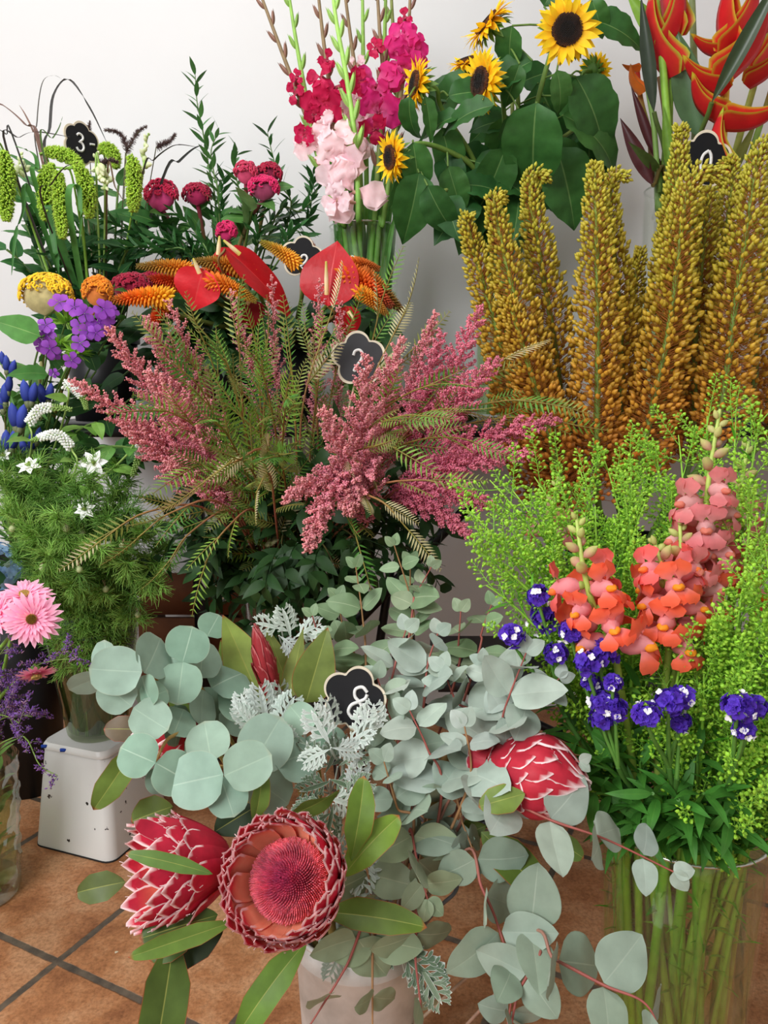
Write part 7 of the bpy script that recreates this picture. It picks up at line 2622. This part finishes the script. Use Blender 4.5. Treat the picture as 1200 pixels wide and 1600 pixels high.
# ------------------------------------------------------------------ millet, grasses, snapdragon, ruscus at the far end
seed(71)
for lab, pts, Y, w in [('thick green millet tassel hanging at the picture edge', [(-6, 225), (2, 236), (10, 262), (10, 345)], 1.74, 26), ('shorter green millet tassel of the hanging trio', [(98, 262), (78, 264), (70, 290), (72, 344)], 1.70, 24), ('green millet tassel hanging in the middle of the trio', [(104, 262), (92, 270), (94, 310), (98, 372)], 1.68, 22),
                      ('green millet tassel curving out on the ruscus side of the trio', [(104, 262), (122, 262), (136, 295), (140, 340)], 1.69, 24), ('single green millet tassel hanging below the pale snapdragon', [(196, 262), (206, 250), (210, 280), (208, 330)], 1.70, 24), ('green millet tassel lying level under the small chalk tag', [(62, 240), (82, 238), (110, 246), (128, 262)], 1.76, 20),
                      ('green millet tassel hidden at the back beside the pale snapdragon', [(150, 240), (165, 232), (176, 240), (182, 262)], 1.84, 20)]:
    q = [P(x, y, Y) for x, y in pts]
    b0, rim = V_GRASS.foot(q[0])
    c0 = Curve(spline([b0, rim, q[0] - UP * .03 + A([.01, .03, 0]), q[0]], 20))
    c = Curve(spline(q, 24))
    t = Thing('millet_tassel', lab, 'flower', b0, 'hanging green millet')
    b = MB()
    tube(b, np.vstack([c0.p, c.p[1:]]), [.0026, .0022, .0014], lin((120, 160, 60)), 5)
    t.part('stem', b, 'stem')
    R = w / F * Y * .5
    n = 900
    f = (np.arange(n) + .5) / n
    f = 0.12 + .88 * f
    p, tg = c.at(f), c.tan(f)
    x = nrm(np.cross(tg, A([.2, .9, .3])))
    y = np.cross(tg, x)
    a = np.arange(n) * 2.4 + RNG.uniform(-.4, .4, n)
    rad = np.cos(a)[:, None] * x + np.sin(a)[:, None] * y
    env = np.sin(np.clip((f - .05) * 1.02, 0, 1) * pi) ** .45
    e = p + rad * (R * env * RNG.uniform(.6, 1.0, n))[:, None]
    m = MB()
    cc = lin((158, 192, 66)) * jit(n, .16)
    m.inst(ell_t(5, 3, .7), e - rad * .002, basis(nrm(rad + tg * .4), tg), RNG.uniform(.0036, .0054, n), colmul=cc)
    rods(m, e, e + nrm(rad + tg * .6 + rand_dirs(n) * .3) * .0055, .00022, (190, 214, 110))
    rods(m, p, e, .0009, (130, 166, 54))
    t.part('seed_head', m, 'fluff')

for lab, pts, Y, w, col in [('dark grass blade arching highest in a loop above the millet', [(72, 260), (78, 200), (84, 148), (108, 124), (140, 168), (168, 225)], 1.78, .008, (52, 50, 48)), ('thin dark grass blade looping beside the highest arch', [(60, 250), (58, 190), (66, 130), (84, 118), (100, 126), (60, 130)][:5], 1.80, .003, (70, 66, 60)),
                           ('brown grass blade leaning out at the picture edge', [(66, 232), (40, 195), (10, 168), (-12, 158)], 1.76, .008, (110, 84, 76)), ('short brown grass blade standing under the arch', [(62, 235), (52, 205), (40, 180), (30, 164)], 1.78, .005, (120, 92, 80)),
                           ('dark grass blade bowed across the millet tassels', [(66, 318), (80, 288), (100, 262), (120, 254), (122, 253)], 1.66, .004, (58, 50, 44)), ('dark grass blade rising from the edge beside the tag', [(10, 232), (30, 215), (56, 206), (110, 214)], 1.74, .005, (58, 52, 50)),
                           ('short dark grass blade slanting at the picture edge', [(24, 224), (10, 210), (-8, 198)], 1.74, .004, (50, 50, 46)), ('dark grass blade curving over the single millet tassel', [(222, 275), (240, 250), (262, 232), (280, 226), (310, 230)], 1.78, .004, (56, 56, 50)),
                           ('dark grass blade slanting toward the crimson cockscomb', [(254, 280), (280, 252), (300, 234), (316, 226)], 1.76, .006, (40, 42, 38)), ('fine grass blade with brownish tip hanging over the leaves', [(168, 268), (180, 292), (192, 312), (200, 322)], 1.70, .004, (100, 80, 60)),
                           ('green grass blade standing in front of the brown ones', [(66, 230), (82, 216), (92, 200), (98, 182)], 1.74, .004, (74, 104, 54)), ('green grass blade arching over the trio', [(108, 320), (122, 290), (126, 330), (124, 380)], 1.66, .014, (76, 130, 62)),
                           ('broad green grass blade falling at the wall side', [(46, 300), (36, 330), (24, 370), (18, 430)], 1.70, .012, (64, 116, 56)), ('broad green grass blade hanging straight below the trio', [(80, 330), (82, 360), (88, 400), (92, 430)], 1.70, .016, (62, 112, 54)),
                           ('green grass blade curving out past the tassel trio', [(56, 290), (58, 262), (52, 240), (24, 228)], 1.68, .010, (70, 124, 56))]:
    q = [P(x, y, Y) for x, y in pts]
    b0, rim = V_GRASS.foot(q[0])
    c = Curve(spline([b0, rim, q[0]] + q[1:], 34))
    t = Thing('grass_blade', lab, 'grass', b0, 'grass blades with the millet')
    b = MB()
    n = len(c.p)
    tg = c.tan(np.linspace(0, 1, n))
    sx = nrm(np.cross(tg, tocam(c.p)) + 0.4 * rand_dirs(1))
    wv = w * np.clip(np.sin(np.linspace(0.25, 1, n) * pi) ** .6, .06, 1) * .5
    cr = np.cross(sx, tg) * (wv * .35)[:, None]
    V = np.stack([c.p - sx * wv[:, None] + cr, c.p, c.p + sx * wv[:, None] + cr], 1).reshape(-1, 3)
    b.add(V, grid_faces(n - 1, 2), lin(col))
    t.part('blade', b, 'leaf')

for lab, pts, Y in [('fuzzy dark foxtail grass head leaning beside the pale snapdragon', [(196, 240), (206, 222), (216, 206), (228, 198)], 1.80), ('fuzzy dark grass head at the end near the wall', [(244, 230), (258, 224), (268, 218), (274, 210)], 1.82), ('fuzzy brown grass head curving behind the pale snapdragon', [(198, 230), (192, 214), (182, 206), (164, 203)], 1.84),
                    ('fuzzy dark grass head hanging level above the leaves', [(150, 258), (162, 254), (174, 250), (184, 254)], 1.72), ('fuzzy grey grass head upright behind the chalk tag', [(140, 240), (140, 215), (139, 200), (140, 190)], 1.84)]:
    q = [P(x, y, Y) for x, y in pts]
    b0, rim = V_GRASS.foot(q[0])
    c0 = Curve(spline([b0, rim, q[0]], 14))
    c = Curve(spline(q, 16))
    t = Thing('foxtail_plume', lab, 'grass', b0, 'fuzzy grass heads')
    b = MB()
    tube(b, np.vstack([c0.p, c.p[1:]]), .0012, lin((90, 90, 60)), 4)
    t.part('stem', b, 'stem')
    m = MB()
    n = 420
    f = RNG.uniform(0, 1, n)
    p, tg = c.at(f), c.tan(f)
    d = nrm(rand_dirs(n) + tg * .7)
    rods(m, p, p + d * (.011 * (1.1 - .6 * f))[:, None], .0007, (92, 72, 70), colmul=jit(n, .25), taper=.3)
    t.part('seed_head', m, 'fluff')

for lab, pts, Y in [('pale green snapdragon spike behind the single millet tassel', [(222, 280), (224, 250), (228, 225), (232, 208)], 1.80), ('white-green snapdragon spike just below the chalk tag', [(164, 300), (156, 275), (150, 252), (150, 240)], 1.72), ('pale snapdragon buds hidden between the millet and the edge', [(30, 290), (38, 268), (34, 254), (32, 240)], 1.80), ('pale snapdragon spike drooping beside the tassel trio', [(150, 258), (158, 270), (166, 285), (164, 296)], 1.70)]:
    q = [P(x, y, Y) for x, y in pts]
    b0, rim = V_GRASS.foot(q[0])
    c = Curve(spline([b0, rim] + q, 26))
    t = Thing('snapdragon', lab, 'flower', b0, 'pale snapdragons')
    b = MB()
    tube(b, c.p, [.003, .0015], lin((140, 176, 90)), 6)
    t.part('stem', b, 'stem')
    vis = np.sum(np.linalg.norm(np.diff(A(q), axis=0), axis=1)) / c.L
    for k in range(14):
        tt = 1 - vis * (1 - k / 13.5)
        p, tg = c.at(tt), c.tan(tt)
        d = nrm(rand_dirs(1)[0] + tg * .7 + tocam(p) * .3)
        s = .022 * (1.1 - .6 * k / 13)
        m = MB()
        put(m, ell_t(8, 5, .75, (196, 212, 140), (232, 236, 206)), p, d, UP, [s * .6, s, s * .6])
        t.part('bud', m, 'petal')

# ruscus
seed(73)
RL = leaf_t(1, .26, 'lance', .3, .12, .01, 1, col=(48, 96, 46), vein=(84, 128, 72), nu=6)
RLP = leaf_t(1, .26, 'lance', .3, .12, .01, 1, col=(66, 112, 56), vein=(100, 140, 80), nu=6)
for lab, pts, Y in [('tallest ruscus stem with small leaves reaching up the white wall', [(338, 330), (326, 260), (316, 200), (308, 160), (305, 118)], 1.84), ('ruscus stem leaning against the foot of the tallest one', [(342, 320), (334, 270), (330, 235), (342, 205)], 1.80), ('dark ruscus stem standing up just beside the gladioli', [(452, 340), (440, 290), (428, 250), (418, 208)], 1.84),
                    ('dark ruscus stem curving down to the gladiolus vase', [(430, 340), (468, 330), (490, 310), (500, 285)], 1.82), ('dark ruscus stem hanging beside the pale gladiolus flowers', [(420, 350), (460, 350), (482, 345), (490, 270)], 1.86), ('ruscus stem with green leaves behind the pink cockscomb pair', [(380, 330), (372, 290), (366, 260), (372, 236)], 1.84),
                    ('ruscus stem spreading toward the millet, in shade', [(280, 390), (230, 370), (180, 350), (150, 330)], 1.78), ('ruscus stem lying low over the fire poker with the green tip', [(300, 400), (250, 390), (200, 385), (170, 390)], 1.76), ('ruscus stem in the dark middle under the crimson cockscomb', [(310, 400), (270, 360), (240, 340), (215, 325)], 1.80),
                    ('ruscus stem hanging toward the yellow cockscomb', [(220, 390), (180, 390), (140, 395), (110, 400)], 1.80), ('ruscus stem bushy above the fire pokers', [(330, 410), (310, 370), (290, 345), (270, 330)], 1.76), ('ruscus stem bushy below the dark crimson cockscomb', [(400, 390), (400, 350), (405, 325), (420, 310)], 1.78),
                    ('ruscus stem against the wall above the small round cockscomb', [(350, 400), (350, 350), (346, 310), (350, 280)], 1.86), ('ruscus stem drooping over the grass blades', [(160, 400), (120, 360), (90, 345), (60, 350)], 1.84), ('ruscus stem falling forward beside the anthuriums', [(440, 400), (450, 370), (462, 360), (478, 370)], 1.76)]:
    q = [P(x, y, Y) for x, y in pts]
    vs = V_RUSC if pts[0][0] > 260 else V_GRASS
    b0, rim = vs.foot(q[0])
    c = Curve(spline([b0, rim] + q, 34))
    t = Thing('ruscus_sprig', lab, 'foliage', b0, 'ruscus stems by the wall')
    b = MB()
    tube(b, c.p, [.0024, .002, .0009], lin((84, 112, 56)), 5)
    t.part('stem', b, 'stem')
    vis = np.sum(np.linalg.norm(np.diff(A(q), axis=0), axis=1)) / c.L
    g = MB()
    dense = 1.0 if pts[0][1] < 345 else 2.0
    n = int(vis * c.L / .0075 * dense)
    leaf_along(g, c, 1 - vis * 1.15 * (1 - np.linspace(0, 1, n)), RL if pts[0][1] > 345 or 'dark' in lab else RLP, .040, .75, .4, .0, .2, bias=(0, -.25, 0))
    t.part('leaves', g, 'glossleaf' if 'dark' in lab else 'leaf')
# broad dark leaves filling the bush
for lab, tip, Y, col, k, vs in [('broad dark green leafy stem under the tassel trio', (110, 380), 1.80, (44, 92, 44), 10, V_GRASS), ('broad dark green leafy stem at the wall side of the millet', (40, 350), 1.84, (40, 84, 42), 9, V_GRASS), ('broad green leafy stem behind the small chalk tag', (150, 320), 1.88, (46, 90, 42), 10, V_GRASS),
                                ('broad green leafy stem below the crimson cockscomb', (250, 350), 1.80, (52, 100, 46), 10, V_RUSC), ('broad green leafy stem between the cockscombs', (330, 320), 1.86, (60, 108, 52), 9, V_RUSC), ('pale green leafy stem under the pinkish cockscomb', (394, 330), 1.76, (108, 146, 88), 7, V_RUSC),
                                ('broad dark leafy stem close to the gladiolus cylinder', (440, 340), 1.86, (40, 82, 42), 9, V_RUSC), ('dark leafy stem above the yellow cockscomb', (130, 410), 1.82, (38, 80, 38), 10, V_GRASS), ('dark leafy stem above the fire pokers', (300, 390), 1.84, (38, 80, 38), 10, V_RUSC), ('dark leafy stem behind the orange cockscomb', (190, 420), 1.84, (34, 72, 36), 10, V_GRASS),
                                ('broad dark leafy stem below the broad hanging grass blade', (70, 400), 1.78, (36, 80, 38), 11, V_GRASS), ('broad leafy stem at the picture edge below the thick tassel', (10, 390), 1.80, (44, 96, 46), 9, V_GRASS), ('mid green leafy stem behind the single tassel', (210, 340), 1.84, (48, 100, 46), 11, V_GRASS),
                                ('dark leafy stem between the single tassel and the ruscus', (200, 390), 1.76, (36, 78, 38), 11, V_GRASS), ('dark leafy stem under the hollow pink cockscomb', (262, 395), 1.82, (40, 84, 40), 11, V_RUSC), ('dark leafy stem above the small round cockscomb', (370, 370), 1.86, (40, 84, 40), 10, V_RUSC), ('leafy stem lying over the table side of the millet bucket', (120, 440), 1.80, (34, 74, 36), 11, V_GRASS),
                                ('mid green leafy stem behind the level tassel', (70, 275), 1.88, (60, 110, 52), 11, V_GRASS), ('mid green leafy stem behind the middle tassel', (120, 290), 1.88, (54, 104, 48), 11, V_GRASS), ('mid green leafy stem behind the pale snapdragon buds', (28, 300), 1.86, (58, 108, 50), 11, V_GRASS),
                                ('green leafy stem under the pale snapdragon spike', (185, 290), 1.86, (66, 112, 56), 11, V_GRASS), ('green leafy stem beside the hollow pink cockscomb', (235, 330), 1.84, (54, 104, 48), 10, V_GRASS)]:
    c = vs.path(P(*tip, Y), .4)
    t = Thing('leafy_sprig', lab, 'foliage', c.p[0], 'leafy stems on the table')
    b = MB()
    tube(b, c.p, .0028, lin((84, 112, 52)), 5)
    t.part('stem', b, 'stem')
    broad_leaves(t, c, np.linspace(.5, 1, k), .075, col, .45)

# fallen bits on the tiles
t = Thing('fallen_petal', 'tiny white fallen petal lying on the tiles beside the sideways protea', 'petal', (0, 0, 0))
q = P(180, 1491, 1.0)
k = CAM_H / (CAM_H - q[2])
q = CAM + (q - CAM) * k
t.o.location = q
t.loc = q
m = MB()
put(m, leaf_t(1, .6, 'round', .5, .1, col=(232, 224, 196), nu=4), q + UP * .0015, A([.2, 1, 0]), UP, .009)
t.part('blade', m, 'petal')
